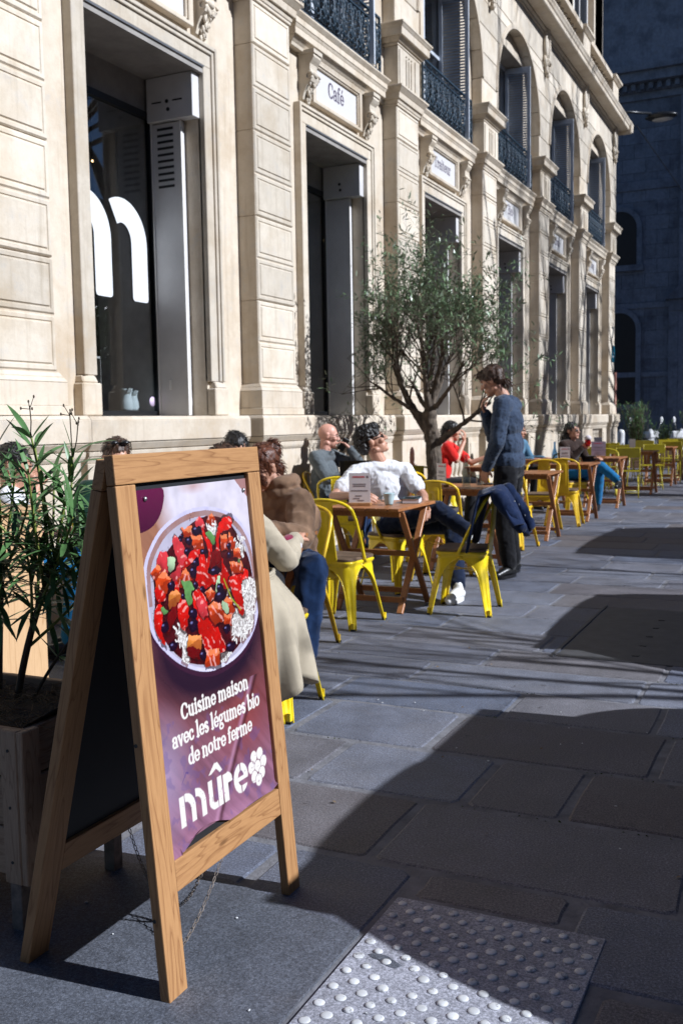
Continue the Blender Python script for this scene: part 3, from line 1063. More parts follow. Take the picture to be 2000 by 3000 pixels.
# ---- first-floor arches
R_A, Z_S, Z_C = 1.375, 6.66, 8.56
def halfw(z):
    if z <= Z_S:
        return BAY / 2 - R_A
    d = R_A * R_A - (z - Z_S) ** 2
    return BAY / 2 - (sqrt(d) if d > 0 else 0.0)
def course(z0, z1, th0=-0.17):
    m = MB()
    g_ = 0.004
    z0 += g_; z1 -= g_
    n = 7
    zs = [z0 + (z1 - z0) * i / n for i in range(n + 1)]
    hw = [max(0.05, halfw(z) - (0.003 if halfw(z) > 1.7 else 0)) for z in zs]
    left = [(-h, z) for h, z in zip(hw, zs)]
    right = [(h, z) for h, z in zip(hw, zs)]
    poly = right + left[::-1]
    m.prism(poly, 'x', th0, 0.0)
    return m.mesh('stone_block', S2, 0.007)
zz = [6.24, 6.645, 7.05, 7.455, 7.86, 8.033]
courses = [course(zz[i], zz[i + 1]) for i in range(5)]
top_block = MB().prism([(BAY / 2 - 0.004, 8.04), (BAY / 2 - 0.004, Z_C), (-BAY / 2 + 0.004, Z_C), (-BAY / 2 + 0.004, 8.04)], 'x', -0.17, 0.0).mesh('stone_block', S2, 0.006)
archi = MB()
N = 28
for r0, r1, xo in ((R_A - 0.003, R_A + 0.05, 0.022), (R_A + 0.05, R_A + 0.075, 0.012)):
    vs, fs = [], []
    for i in range(N + 1):
        a = pi * i / N
        for r, x in ((r0, -0.01), (r0, xo), (r1, xo), (r1, -0.01)):
            vs.append((x, r * cos(a), Z_S + r * sin(a)))
    for i in range(N):
        for k in range(3):
            fs.append((i * 4 + k, i * 4 + k + 1, i * 4 + 5 + k, i * 4 + 4 + k))
    archi.add(vs, fs)
archi = archi.mesh('archivolt', S1)
# tympanum wall behind the arch with a window opening
ty = MB()
ty.box(-0.60, -0.172, -1.42, -0.78, 5.30, 8.2).box(-0.60, -0.172, 0.78, 1.42, 5.30, 8.2)
ty.box(-0.60, -0.172, -0.78, 0.78, 7.72, 8.2)
for s in (-1, 1):
    a, b = sorted((s * 0.78, s * 0.90))
    ty.box(-0.172, -0.150, a, b, 5.53, 7.84)
ty.box(-0.172, -0.150, -0.78, 0.78, 7.72, 7.84)
ty = ty.mesh('arch_infill', S1, 0.004)
wf2 = MB()
for y0, y1 in ((-0.775, -0.71), (-0.04, 0.04), (0.71, 0.775)):
    wf2.box(-0.50, -0.44, y0, y1, 5.53, 7.72)
for z0, z1 in ((5.53, 5.75), (6.75, 6.80), (7.66, 7.72)):
    wf2.box(-0.49, -0.445, -0.71, 0.71, z0, z1)
wf2 = wf2.mesh('french_window', M['shutter'], 0.003)
pane2 = MB().box(-0.474, -0.466, -0.71, 0.71, 5.75, 7.66).mesh('pane', M['glass'])
shf = MB()   # folded shutter leaf standing out from the jamb
shf.box(-0.44, 0.02, -0.02, 0.02, 5.56, 5.66).box(-0.44, 0.02, -0.02, 0.02, 7.60, 7.70).box(-0.44, -0.38, -0.02, 0.02, 5.66, 7.60).box(-0.04, 0.02, -0.02, 0.02, 5.66, 7.60)
shf = shf.mesh('shutter', M['shutter'], 0.002)
slat = MB()
for i in range(44):
    z = 5.68 + i * 0.0437
    slat.add([(-0.38, -0.014, z), (-0.04, -0.014, z), (-0.04, 0.014, z + 0.03), (-0.38, 0.014, z + 0.03), (-0.38, -0.014, z + 0.008), (-0.04, -0.014, z + 0.008), (-0.04, 0.014, z + 0.038), (-0.38, 0.014, z + 0.038)],
             [(0, 1, 2, 3), (7, 6, 5, 4), (0, 4, 5, 1), (2, 6, 7, 3)])
slat = slat.mesh('louvre_slats', M['shutter'])
def cartouche(seed):
    rr = random.Random(seed)
    m = MB()
    m.ell((0.02, 0, 8.36), (0.06, 0.13, 0.22), nu=16, nv=12)
    m.tube([(0.055, 0.155 * cos(t), 8.36 + 0.26 * sin(t)) for t in [i * 2 * pi / 20 for i in range(20)]], 0.030, 6, closed=True)
    for s in (-1, 1):
        m.tube([(0.06, s * (0.10 + 0.05 * cos(t)), 8.62 + 0.05 * sin(t)) for t in [i * 0.55 for i in range(11)]], 0.024, 6)
        m.tube([(0.04, s * 0.15, 8.15), (0.06, s * 0.20, 8.05), (0.05, s * 0.12, 7.97), (0.04, s * 0.05, 8.02)], [0.03, 0.028, 0.025, 0.02], 6)
    for k in range(34):
        z = rr.uniform(7.82, 8.12)
        y = rr.uniform(-0.15, 0.15) * (z - 7.74) / 0.34
        r = rr.uniform(0.018, 0.036)
        m.ell((0.03 + rr.uniform(0, 0.05), y, z), (r, r * 0.9, r * 1.3), nu=6, nv=5)
    m.ell((0.06, 0, 8.66), (0.05, 0.07, 0.06), nu=8, nv=6)
    m.box(-0.02, 0.04, -0.14, 0.14, 8.10, 8.62)
    return m.mesh('cartouche', S2)
cart = [cartouche(4), cartouche(9)]
for k in range(7):
    pr = put('arch_pier', MB().box(-0.42, -0.172, -0.40, 0.40, 6.2, 8.5).mesh('arch_pier', S1), bld, (0, PY[k], 0))
    for me in courses + [top_block]:
        if k == 6:
            # the end pier stops at the corner of the building
            bm = bmesh.new(); bm.from_mesh(me)
            bmesh.ops.bisect_plane(bm, geom=bm.verts[:] + bm.edges[:] + bm.faces[:], plane_co=(0, 0.40, 0), plane_no=(0, 1, 0), clear_outer=True)
            m2 = me.copy(); bm.to_mesh(m2); bm.free(); me = m2
        put('stone_block', me, pr)
    put('cartouche', cart[k % 2], bld, (0, PY[k], 0))
for b in range(NB):
    y = BC[b]
    put('archivolt', archi, bld, (0, y, 0))
    put('arch_infill', ty, bld, (0, y, 0))
    fw = put('french_window', wf2, bld, (0, y, 0))
    put('pane', pane2, fw)
    for s in (-1, 1):
        sh = put('shutter', shf, bld, (-0.02 if s > 0 else -0.20, y + s * 0.73, 0), (0, 0, s * 0.10))
        put('louvre_slats', slat, sh)

# ---- main cornice, second floor
co = MB()
prof = [(-0.3, 8.565), (0.03, 8.565), (0.03, 8.60), (0.07, 8.63), (0.07, 8.66), (0.30, 8.675), (0.315, 8.69), (0.315, 8.76), (0.335, 8.78), (0.35, 8.82), (0.37, 8.85), (0.37, 8.875), (-0.3, 8.90)]
co.prism(prof[::-1], 'y', 2.0, END)
# return at the corner
co.prism([(p[0], p[1]) for p in [(END - 0.001, 8.565), (END + 0.03, 8.60), (END + 0.30, 8.675), (END + 0.315, 8.76), (END + 0.37, 8.85), (END + 0.37, 8.875), (END - 0.001, 8.90)]], 'x', -6.0, 0.37)
co.build('cornice', S1, bld)
up = MB()
up.box(-0.75, -0.55, 2.0, END - 0.02, 8.9, 15.0)
up.build('upper_wall', S1, bld)
bp_ = MB()
level(bp_, 0, 0.30, -0.35, [(8.90, 9.0, 0.12, 0.12), (9.0, 9.72, 0.06, 0.06), (9.72, 9.78, 0.08, 0.14), (9.78, 9.84, 0.15, 0.15)])
bp_ = bp_.mesh('balustrade_pedestal', S1, 0.004)
hr = MB().box(-0.28, 0.06, -BAY / 2 + 0.40, BAY / 2 - 0.40, 9.72, 9.84).box(-0.26, 0.04, -BAY / 2 + 0.40, BAY / 2 - 0.40, 8.9, 9.0)
hr = hr.mesh('balustrade_rail', S1, 0.006)
pil = MB()
level(pil, 0, 0.26, -0.6, [(9.84, 10.0, -0.20, -0.20), (10.0, 14.6, -0.26, -0.26), (14.6, 15.0, -0.24, -0.1)])
pil.box(-0.6, -0.36, -0.55, -0.42, 8.9, 14.6).box(-0.6, -0.36, 0.42, 0.55, 8.9, 14.6)
pil = pil.mesh('upper_pilaster', S2, 0.004)
bal2 = MB().lathe([(r * 1.25, z * 1.16) for r, z in balprof], 10).mesh('baluster', S2)
w3 = MB().box(-0.56, -0.52, -0.7, 0.7, 9.0, 13.0).mesh('upper_window', M['blackmetal'])
w3f = MB().box(-0.54, -0.46, -0.78, -0.7, 9.0, 13.1).box(-0.54, -0.46, 0.7, 0.78, 9.0, 13.1).box(-0.54, -0.46, -0.7, 0.7, 13.0, 13.1).box(-0.52, -0.49, -0.03, 0.03, 9.0, 13.0).mesh('window_frame', M['whitepaint'])
for k in range(7):
    put('balustrade_pedestal', bp_, bld, (0, PY[k] - (0.05 if k == 6 else 0), 0))
    put('upper_pilaster', pil, bld, (0, PY[k] - (0.16 if k == 6 else 0), 0))
for b in range(NB):
    h_ = put('balustrade_rail', hr, bld, (0, BC[b], 0))
    for i in range(9):
        put('baluster', bal2, h_, (-0.11, -1.2 + i * 0.30, 9.0))
    u_ = put('upper_window', w3, bld, (0, BC[b], 0))
    put('window_frame', w3f, u_)
# end wall, back and interior
sh = MB()
sh.box(-9.0, -0.42, END - 0.35, END - 0.02, -0.02, 15.0)
sh.build('end_wall', S1, bld)
MB().box(-0.6, -0.2, PY[0] - 3.2, PY[0] - 0.37, -0.02, 8.56).build('side_wall', S1, bld)
MB().box(-9.0, -0.5, 1.95, 2.2, -0.02, 15.0).build('party_wall', S1, bld)
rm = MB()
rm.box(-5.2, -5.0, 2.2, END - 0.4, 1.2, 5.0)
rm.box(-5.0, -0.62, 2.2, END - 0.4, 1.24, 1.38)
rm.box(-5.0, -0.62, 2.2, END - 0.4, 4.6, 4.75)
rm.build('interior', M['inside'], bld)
MB().box(-5.2, -0.62, 2.2, END - 0.4, 5.20, 5.28).box(-3.2, -3.1, 2.2, END - 0.4, 5.28, 8.6).box(-3.2, -0.62, 2.2, END - 0.4, 8.3, 8.4).build('upper_interior', M['inside'], bld)
rev = MB()
for b in range(NB):
    for s in (-1, 1):
        a, c_ = sorted((s * HW, s * (HW + 0.25)))
        rev.box(-1.40, -0.601, BC[b] + a, BC[b] + c_, 1.38, 4.6)
rev.build('window_reveals', M['shelf'], bld)

# the letters on the shop windows (white film on the pane)
XL = GX + 0.006
lt = MB()
# right half of the letter, two bent stems
def stem(mb, yl, yr, zb, ztop, st, x, bend):
    n = 16
    ww = yr - yl
    hh = bend
    outer, inner = [], []
    for i in range(n + 1):
        t = radians(118) * (1 - i / n)
        outer.append((yr - ww + ww * cos(t), ztop - hh + hh * sin(t)))
        inner.append((yr - ww + (ww - st) * cos(t), ztop - hh + (hh - st * 0.95) * sin(t)))
    q = 0.03
    foot = [(yr, zb + q), (yr - q * 0.3, zb + q * 0.3), (yr - q, zb), (yr - st + q, zb), (yr - st + q * 0.3, zb + q * 0.3), (yr - st, zb + q)]
    mb.prism((outer + foot + inner[::-1])[::-1], 'x', x, x + 0.004)
stem(lt, 7.23, 7.585, 2.46, 3.335, 0.225, XL, 0.38)
stem(lt, 6.72, 7.075, 2.46, 3.335, 0.225, XL, 0.38)
lt.box(XL, XL + 0.004, 6.24, 6.46, 2.46, 3.28)
le = lt.build('window_lettering', M['decal'])
tag(le, 'giant white letter m stuck on the big shop window', 'lettering')
lt = MB()
y = BC[1]
lt.prism([(y - 0.64, 3.02), (y - 0.64, 2.1), (y - 0.42, 2.1), (y - 0.42, 3.02)], 'x', XL, XL + 0.004)
lt.prism([(y - 0.27, 3.02), (y - 0.27, 2.1), (y + 0.0, 2.1), (y + 0.0, 2.99), (y - 0.03, 3.02)], 'x', XL, XL + 0.004)
lt.prism([(y - 0.30, 3.56), (y - 0.06, 3.22), (y + 0.03, 3.25), (y - 0.14, 3.62)], 'x', XL, XL + 0.004)
tag(lt.build('window_lettering', M['decal']), 'white accented letter stuck on the window under the Café sign', 'lettering')

# ================================================================ lettering painted on fine grids
def A_(cx, cy, rx, ry, a0, a1, wv, wh, n=14):
    out = []
    for i in range(n):
        t0 = radians(a0 + (a1 - a0) * i / n)
        t1 = radians(a0 + (a1 - a0) * (i + 1) / n)
        tm = (t0 + t1) / 2
        w_ = wh + (wv - wh) * abs(cos(tm)) ** 1.3
        out.append((cx + rx * cos(t0), cy + ry * sin(t0), cx + rx * cos(t1), cy + ry * sin(t1), w_))
    return out
def L_(x0, y0, x1, y1, w_):
    return [(x0, y0, x1, y1, w_)]
def glyph(ch, V, H):
    """strokes of a bracketed serif letter, x-height 1; V stem width, H hairline width; returns (advance, strokes)"""
    S = lambda x, y, l=0.17: L_(x - l, y, x + l, y, H)
    acc = lambda x: L_(x - 0.02, 1.20, x + 0.14, 1.45, V * 0.7)
    if ch == 'a':
        return 0.92, A_(0.42, 0.70, 0.27, 0.26, 0, 165, V, H) + L_(0.68, 0.72, 0.68, 0.12, V) + A_(0.40, 0.28, 0.26, 0.24, 60, 330, V * .9, H) + L_(0.68, 0.08, 0.85, 0.06, H) + L_(0.2, 0.74, 0.2, 0.7, V * .9)
    if ch in 'cé' or ch == 'e':
        if ch == 'c':
            return 0.82, A_(0.45, 0.5, 0.32, 0.45, 40, 325, V, H) + L_(0.66, 0.80, 0.67, 0.74, V * .9)
        st = A_(0.46, 0.5, 0.33, 0.45, 0, 320, V, H) + L_(0.16, 0.50, 0.78, 0.50, H)
        return 0.88, st + (acc(0.44) if ch == 'é' else [])
    if ch == 'o':
        return 0.95, A_(0.47, 0.5, 0.34, 0.45, 0, 360, V, H, 20)
    if ch == 'd':
        return 1.0, A_(0.43, 0.48, 0.31, 0.43, 40, 320, V, H) + L_(0.75, 0.06, 0.75, 1.5, V) + L_(0.58, 1.47, 0.75, 1.5, H) + L_(0.75, 0.05, 0.93, 0.05, H)
    if ch == 'b':
        return 0.98, A_(0.55, 0.48, 0.31, 0.43, -140, 140, V, H) + L_(0.24, 0.06, 0.24, 1.5, V) + L_(0.06, 1.47, 0.24, 1.5, H)
    if ch == 'l':
        return 0.52, L_(0.26, 0.03, 0.26, 1.5, V) + L_(0.06, 1.47, 0.26, 1.5, H) + S(0.26, 0.05, 0.2)
    if ch == 'i':
        return 0.52, L_(0.26, 0.03, 0.26, 0.95, V) + L_(0.06, 0.93, 0.26, 0.95, H) + S(0.26, 0.05, 0.2) + L_(0.26, 1.30, 0.261, 1.31, V * 1.15)
    if ch == 'n':
        return 1.05, L_(0.24, 0.03, 0.24, 0.95, V) + L_(0.05, 0.93, 0.24, 0.95, H) + A_(0.50, 0.62, 0.27, 0.32, 0, 150, V, H) + L_(0.77, 0.6, 0.77, 0.03, V) + S(0.24, 0.05) + S(0.79, 0.05)
    if ch == 'm':
        return 1.55, L_(0.24, 0.03, 0.24, 0.95, V) + L_(0.05, 0.93, 0.24, 0.95, H) + A_(0.48, 0.62, 0.25, 0.32, 0, 150, V, H) + L_(0.73, 0.6, 0.73, 0.03, V) + A_(0.99, 0.62, 0.25, 0.32, 0, 150, V, H) + L_(1.24, 0.6, 1.24, 0.03, V) + S(0.24, 0.05) + S(0.74, 0.05, .14) + S(1.27, 0.05)
    if ch == 'u':
        return 1.05, L_(0.24, 0.95, 0.24, 0.35, V) + A_(0.50, 0.38, 0.26, 0.32, 180, 340, V, H) + L_(0.77, 0.95, 0.77, 0.03, V) + L_(0.05, 0.93, 0.24, 0.95, H) + L_(0.58, 0.93, 0.77, 0.95, H) + L_(0.77, 0.05, 0.97, 0.05, H)
    if ch == 'r':
        return 0.76, L_(0.24, 0.03, 0.24, 0.95, V) + L_(0.05, 0.93, 0.24, 0.95, H) + A_(0.50, 0.66, 0.25, 0.27, 70, 150, V, H) + L_(0.60, 0.86, 0.63, 0.80, V) + S(0.24, 0.05, 0.2)
    if ch == 's':
        return 0.76, A_(0.38, 0.72, 0.23, 0.23, 30, 255, V * .9, H * 1.4) + A_(0.38, 0.27, 0.24, 0.24, -150, 85, V * .9, H * 1.4) + L_(0.22, 0.66, 0.54, 0.36, V)
    if ch == 't':
        return 0.64, L_(0.28, 0.25, 0.28, 1.25, V) + L_(0.06, 0.93, 0.55, 0.93, H) + A_(0.45, 0.25, 0.18, 0.2, 180, 310, V * .8, H)
    if ch == 'f':
        return 0.62, L_(0.26, 0.03, 0.26, 1.2, V) + L_(0.06, 0.93, 0.52, 0.93, H) + A_(0.47, 1.2, 0.21, 0.27, 60, 180, V * .8, H) + L_(0.56, 1.38, 0.57, 1.37, V * .9) + S(0.26, 0.05, 0.2)
    if ch == 'v':
        return 0.92, L_(0.18, 0.92, 0.46, 0.06, V) + L_(0.76, 0.92, 0.46, 0.06, H * 1.5) + S(0.18, 0.93) + S(0.76, 0.93, .12)
    if ch == 'g':
        return 0.92, A_(0.42, 0.66, 0.25, 0.29, 0, 360, V * .9, H, 18) + L_(0.62, 0.88, 0.82, 0.95, H * 1.2) + A_(0.42, -0.18, 0.31, 0.22, 0, 360, V * .8, H, 18) + L_(0.28, 0.36, 0.24, 0.15, H * 1.4) + L_(0.24, 0.12, 0.62, 0.04, V * .8)
    if ch == 'C':
        return 1.15, A_(0.62, 0.70, 0.47, 0.68, 38, 322, V * 1.1, H) + L_(0.98, 1.25, 0.99, 0.95, H * 1.3)
    if ch == 'T':
        return 1.15, L_(0.56, 0.03, 0.56, 1.36, V) + L_(0.06, 1.36, 1.06, 1.36, H * 1.3) + S(0.56, 0.05, .25) + L_(0.06, 1.36, 0.06, 1.1, H) + L_(1.06, 1.36, 1.06, 1.1, H)
    if ch == 'B':
        return 1.1, L_(0.26, 0.03, 0.26, 1.38, V) + A_(0.5, 1.05, 0.32, 0.32, -90, 90, V, H) + A_(0.5, 0.38, 0.40, 0.34, -90, 90, V, H) + L_(0.06, 1.37, 0.5, 1.37, H) + L_(0.26, 0.72, 0.5, 0.72, H) + L_(0.06, 0.04, 0.5, 0.04, H)
    if ch == 'L':
        return 1.0, L_(0.26, 0.03, 0.26, 1.38, V) + L_(0.06, 0.05, 0.9, 0.05, H * 1.3) + L_(0.9, 0.05, 0.9, 0.3, H) + S(0.26, 1.36, .2)
    if ch == 'A':
        return 1.25, L_(0.16, 0.05, 0.6, 1.36, H * 1.4) + L_(0.6, 1.36, 1.06, 0.05, V) + L_(0.34, 0.5, 0.85, 0.5, H) + S(0.16, 0.05) + S(1.06, 0.05)
    return 0.42, []
def layout(text, xh, V, H, x0=0.0, y0=0.0, track=1.0):
    x, segs = 0.0, []
    for ch in text:
        adv, st = glyph(ch, V, H)
        segs += [((a + x) * xh + x0, b * xh + y0, (c + x) * xh + x0, d * xh + y0, w_ * xh / 2) for a, b, c, d, w_ in st]
        x += adv * track
    return segs, x * xh
def cover(segs, X, Y, soft):
    """coverage 0..1 of strokes on a grid"""
    out = np.zeros(X.shape)
    for x0, y0, x1, y1, r in segs:
        m = r + 2 * soft
        sel = (X > min(x0, x1) - m) & (X < max(x0, x1) + m) & (Y > min(y0, y1) - m) & (Y < max(y0, y1) + m)
        if not sel.any():
            continue
        px, py = X[sel], Y[sel]
        dx, dy = x1 - x0, y1 - y0
        l2 = dx * dx + dy * dy + 1e-12
        t = np.clip(((px - x0) * dx + (py - y0) * dy) / l2, 0, 1)
        d = np.hypot(px - x0 - t * dx, py - y0 - t * dy)
        out[sel] = np.maximum(out[sel], np.clip((r - d) / soft + 0.5, 0, 1))
    return out
def vnoise(X, Y, f, seed=0):
    r = np.random.default_rng(seed)
    G = r.random((64, 64))
    x, y = X * f, Y * f
    xi, yi = np.floor(x).astype(int), np.floor(y).astype(int)
    fx, fy = x - xi, y - yi
    fx, fy = fx * fx * (3 - 2 * fx), fy * fy * (3 - 2 * fy)
    g = lambda a, b: G[a % 64, b % 64]
    return (g(xi, yi) * (1 - fx) + g(xi + 1, yi) * fx) * (1 - fy) + (g(xi, yi + 1) * (1 - fx) + g(xi + 1, yi + 1) * fx) * fy
def fbm(X, Y, f, seed=0, o=4):
    a, s, t = 1.0, 0.0, 0.0
    for k in range(o):
        s = s + a * vnoise(X, Y, f * 2 ** k, seed + k)
        t += a
        a *= 0.55
    return s / t
def inpoly(X, Y, P):
    c = np.zeros(X.shape, bool)
    n = len(P)
    for i in range(n):
        x0, y0 = P[i]
        x1, y1 = P[(i + 1) % n]
        if y0 == y1:
            continue
        k = ((y0 > Y) != (y1 > Y)) & (X < (x1 - x0) * (Y - y0) / (y1 - y0) + x0)
        c ^= k
    return c
def smoothpoly(P, it=2):
    for _ in range(it):
        Q = []
        for i in range(len(P)):
            a, b = P[i], P[(i + 1) % len(P)]
            Q += [(0.75 * a[0] + 0.25 * b[0], 0.75 * a[1] + 0.25 * b[1]), (0.25 * a[0] + 0.75 * b[0], 0.25 * a[1] + 0.75 * b[1])]
        P = Q
    return P
def print_mat(name, rough=0.35, spec=0.4):
    t = NT(name)
    at = t.node('ShaderNodeVertexColor')
    at.layer_name = 'print'
    t.color(at.outputs['Color'])
    return t.fin(rough, spec=spec)
M['poster'] = print_mat('laminated_poster', 0.22, 0.5)
M['signprint'] = print_mat('printed_sign', 0.45)
def grid_print(name, us, vs, col, mat, fn):
    """a flat printed sheet; fn(u, v) gives the place of a grid point, col[i, j] its linear colour"""
    nu, nv = len(us), len(vs)
    co = [fn(u, v) for v in vs for u in us]
    fs = [(j * nu + i, j * nu + i + 1, (j + 1) * nu + i + 1, (j + 1) * nu + i) for j in range(nv - 1) for i in range(nu - 1)]
    me = bpy.data.meshes.new(name)
    me.from_pydata(co, [], fs)
    ca = me.color_attributes.new('print', 'FLOAT_COLOR', 'POINT')
    buf = np.ones((nu * nv, 4), np.float32)
    buf[:, :3] = col.reshape(-1, 3)
    ca.data.foreach_set('color', buf.ravel())
    me.materials.append(mat)
    me.update()
    return me

# ---- sign panels over the doors
def door_sign(y, text, xh, label, group=None):
    us = np.linspace(-0.543, 0.543, 190)
    vs = np.linspace(4.832, 5.173, 62)
    U, V = np.meshgrid(us, vs)
    col = np.ones(U.shape + (3,)) * np.array((0.60, 0.585, 0.575))
    if text:
        _, wd = layout(text, xh, 0.24, 0.13)
        segs, _ = layout(text, xh, 0.24, 0.13, -wd / 2, 4.955)
        k = cover(segs, U, V, 0.006)[..., None]
        col = col * (1 - k) + np.array((0.035, 0.018, 0.06)) * k
    me = grid_print('door_sign', us, vs, col, M['signprint'], lambda u, v: (FX - 0.020, y + u, v))
    r = thing('door_sign', label, 'sign', (0, 0, 0), 0, 'white sign panels over the openings')
    put('printed_face', me, r)
    MB().box(WX + 0.001, FX - 0.022, y - 0.543, y + 0.543, 4.832, 5.173).build('backing_plate', M['signwhite'], r)
door_sign(BC[0], '', 0.1, 'blank white sign panel at the top edge above the big window')
door_sign(BC[1], 'Café', 0.115, 'white sign panel reading Café')
door_sign(BC[2], 'Traiteur', 0.105, 'white sign panel reading Traiteur')
door_sign(BC[3], 'Bio', 0.115, 'white sign panel reading Bio')
door_sign(BC[4], 'Local', 0.110, 'white sign panel reading Local')
door_sign(BC[5], 'Artisan', 0.105, 'farthest white sign panel, with small blurred lettering')
# street number and plaque at the far corner
pq = thing('street_plaque', 'small blue street plaque fixed to the far corner pillar', 'plaque', (0, 0, 0))
MB().box(0.004, 0.02, PY[6] - 0.05, PY[6] + 0.33, 2.78, 3.12).build('plate', M['plaque'], pq, 0.004)
MB().prism([(PY[6] - 0.02 + 0.16 * (1 - cos(t)), 3.122 + 0.09 * sin(t)) for t in [i * pi / 8 for i in range(9)]][::-1], 'x', 0.004, 0.018).build('crest', M['plaque'], pq)
MB().box(0.021, 0.024, PY[6] + 0.02, PY[6] + 0.26, 2.90, 2.94).box(0.021, 0.024, PY[6] + 0.05, PY[6] + 0.23, 3.0, 3.03).build('white_line', M['decal'], pq)
nb = MB().beam((0.008, PY[6] - 0.02, 3.66), (0.008, PY[6] + 0.14, 3.66), 0.02, 0.035).beam((0.008, PY[6] + 0.13, 3.66), (0.008, PY[6] + 0.03, 3.40), 0.02, 0.035)
tag(nb.build('house_number', M['iron']), 'dark house number 7 on the far corner pillar', 'number')

# ================================================================ SANDWICH BOARD
bd = thing('sandwich_board', 'wooden A-frame menu board standing in the foreground with a food poster', 'sandwich board', (3.465, 1.83, 0))
LEAN = atan2(0.0843, 1.0)
Hb, Wb = 1.297, 0.655
def frontT():
    return Matrix.Rotation(-LEAN, 4, 'Y')          # local: x out of the face, y along, z up the board
def backT():
    return Matrix.Translation((-0.463, 0, 0)) @ Matrix.Rotation(0.2335, 4, 'Y')
def frame_side(T, back):
    fx0, fx1 = (-0.027, 0.0) if not back else (0.0, 0.030)
    def bx(y0, y1, z0, z1, name, mat, dx=0.0):
        m = MB().box(fx0 + dx, fx1 + dx, y0, y1, z0, z1)
        me = m.mesh(name, mat, 0.003, 2)
        o = put(name, me, bd)
        o.matrix_local = T
        return o
    h = Hb + (0.022 if back else 0)
    bx(0.0, 0.074, 0.0, h - 0.072, 'leg', M['board_v'])
    bx(Wb - 0.064, Wb, 0.0, h - 0.072, 'leg', M['board_v'])
    bx(0.0, Wb, h - 0.070, h, 'top_rail', M['board_h'], 0.001)
    bx(0.075, Wb - 0.065, 0.240, 0.316, 'bottom_rail', M['board_h'], -0.001)
    m = MB().box(-0.022, -0.015, 0.072, Wb - 0.062, 0.30, h - 0.06) if not back else MB().box(0.010, 0.018, 0.072, Wb - 0.062, 0.30, h - 0.06)
    o = put('chalk_panel', m.mesh('chalk_panel', M['chalk']), bd)
    o.matrix_local = T
frame_side(frontT(), False)
frame_side(backT(), True)
# screws
for (y, z) in [(0.118, 1.188), (0.572, 1.178)]:
    m = MB().lathe([(0.006, 0), (0.006, 0.002), (0.003, 0.0045), (0.001, 0.005)], 10, T=Matrix.Rotation(pi / 2, 4, 'Y'))
    o = put('screw', m.mesh('screw', M['steel']), bd)
    o.matrix_local = frontT() @ Matrix.Translation((-0.0100, y, z))
# holes in the side of the leg
for z in (0.20, 0.62):
    m = MB().lathe([(0.005, 0), (0.005, 0.002)], 8, T=Matrix.Rotation(pi / 2, 4, 'X'))
    o = put('screw_hole', m.mesh('screw_hole', M['blackmetal']), bd)
    o.matrix_local = frontT() @ Matrix.Translation((-0.02, 0.0005, z))
# chain between the frames
def chain_part(a, b, sag, n):
    m = MB()
    a, b = Vector(a), Vector(b)
    for i in range(n):
        t = (i + 0.5) / n
        p = a.lerp(b, t) - Vector((0, 0, sag * 4 * t * (1 - t)))
        t2 = t + 0.5 / n
        q = a.lerp(b, t2) - Vector((0, 0, sag * 4 * t2 * (1 - t2)))
        d = (q - p).normalized()
        r, u = basis(d)
        if i % 2:
            r, u = u, -r
        m.tube([p + d * 0.0085 * cos(k * pi / 4) + r * 0.0045 * sin(k * pi / 4) for k in range(8)], 0.0013, 5, closed=True)
    m.build('chain', M['rust'], bd)
chain_part((-0.075, 0.30, 0.245), (-0.36, 0.33, 0.245), 0.19, 46)
chain_part((-0.06, 0.36, 0.245), (-0.10, 0.10, 0.005), 0.05, 26)

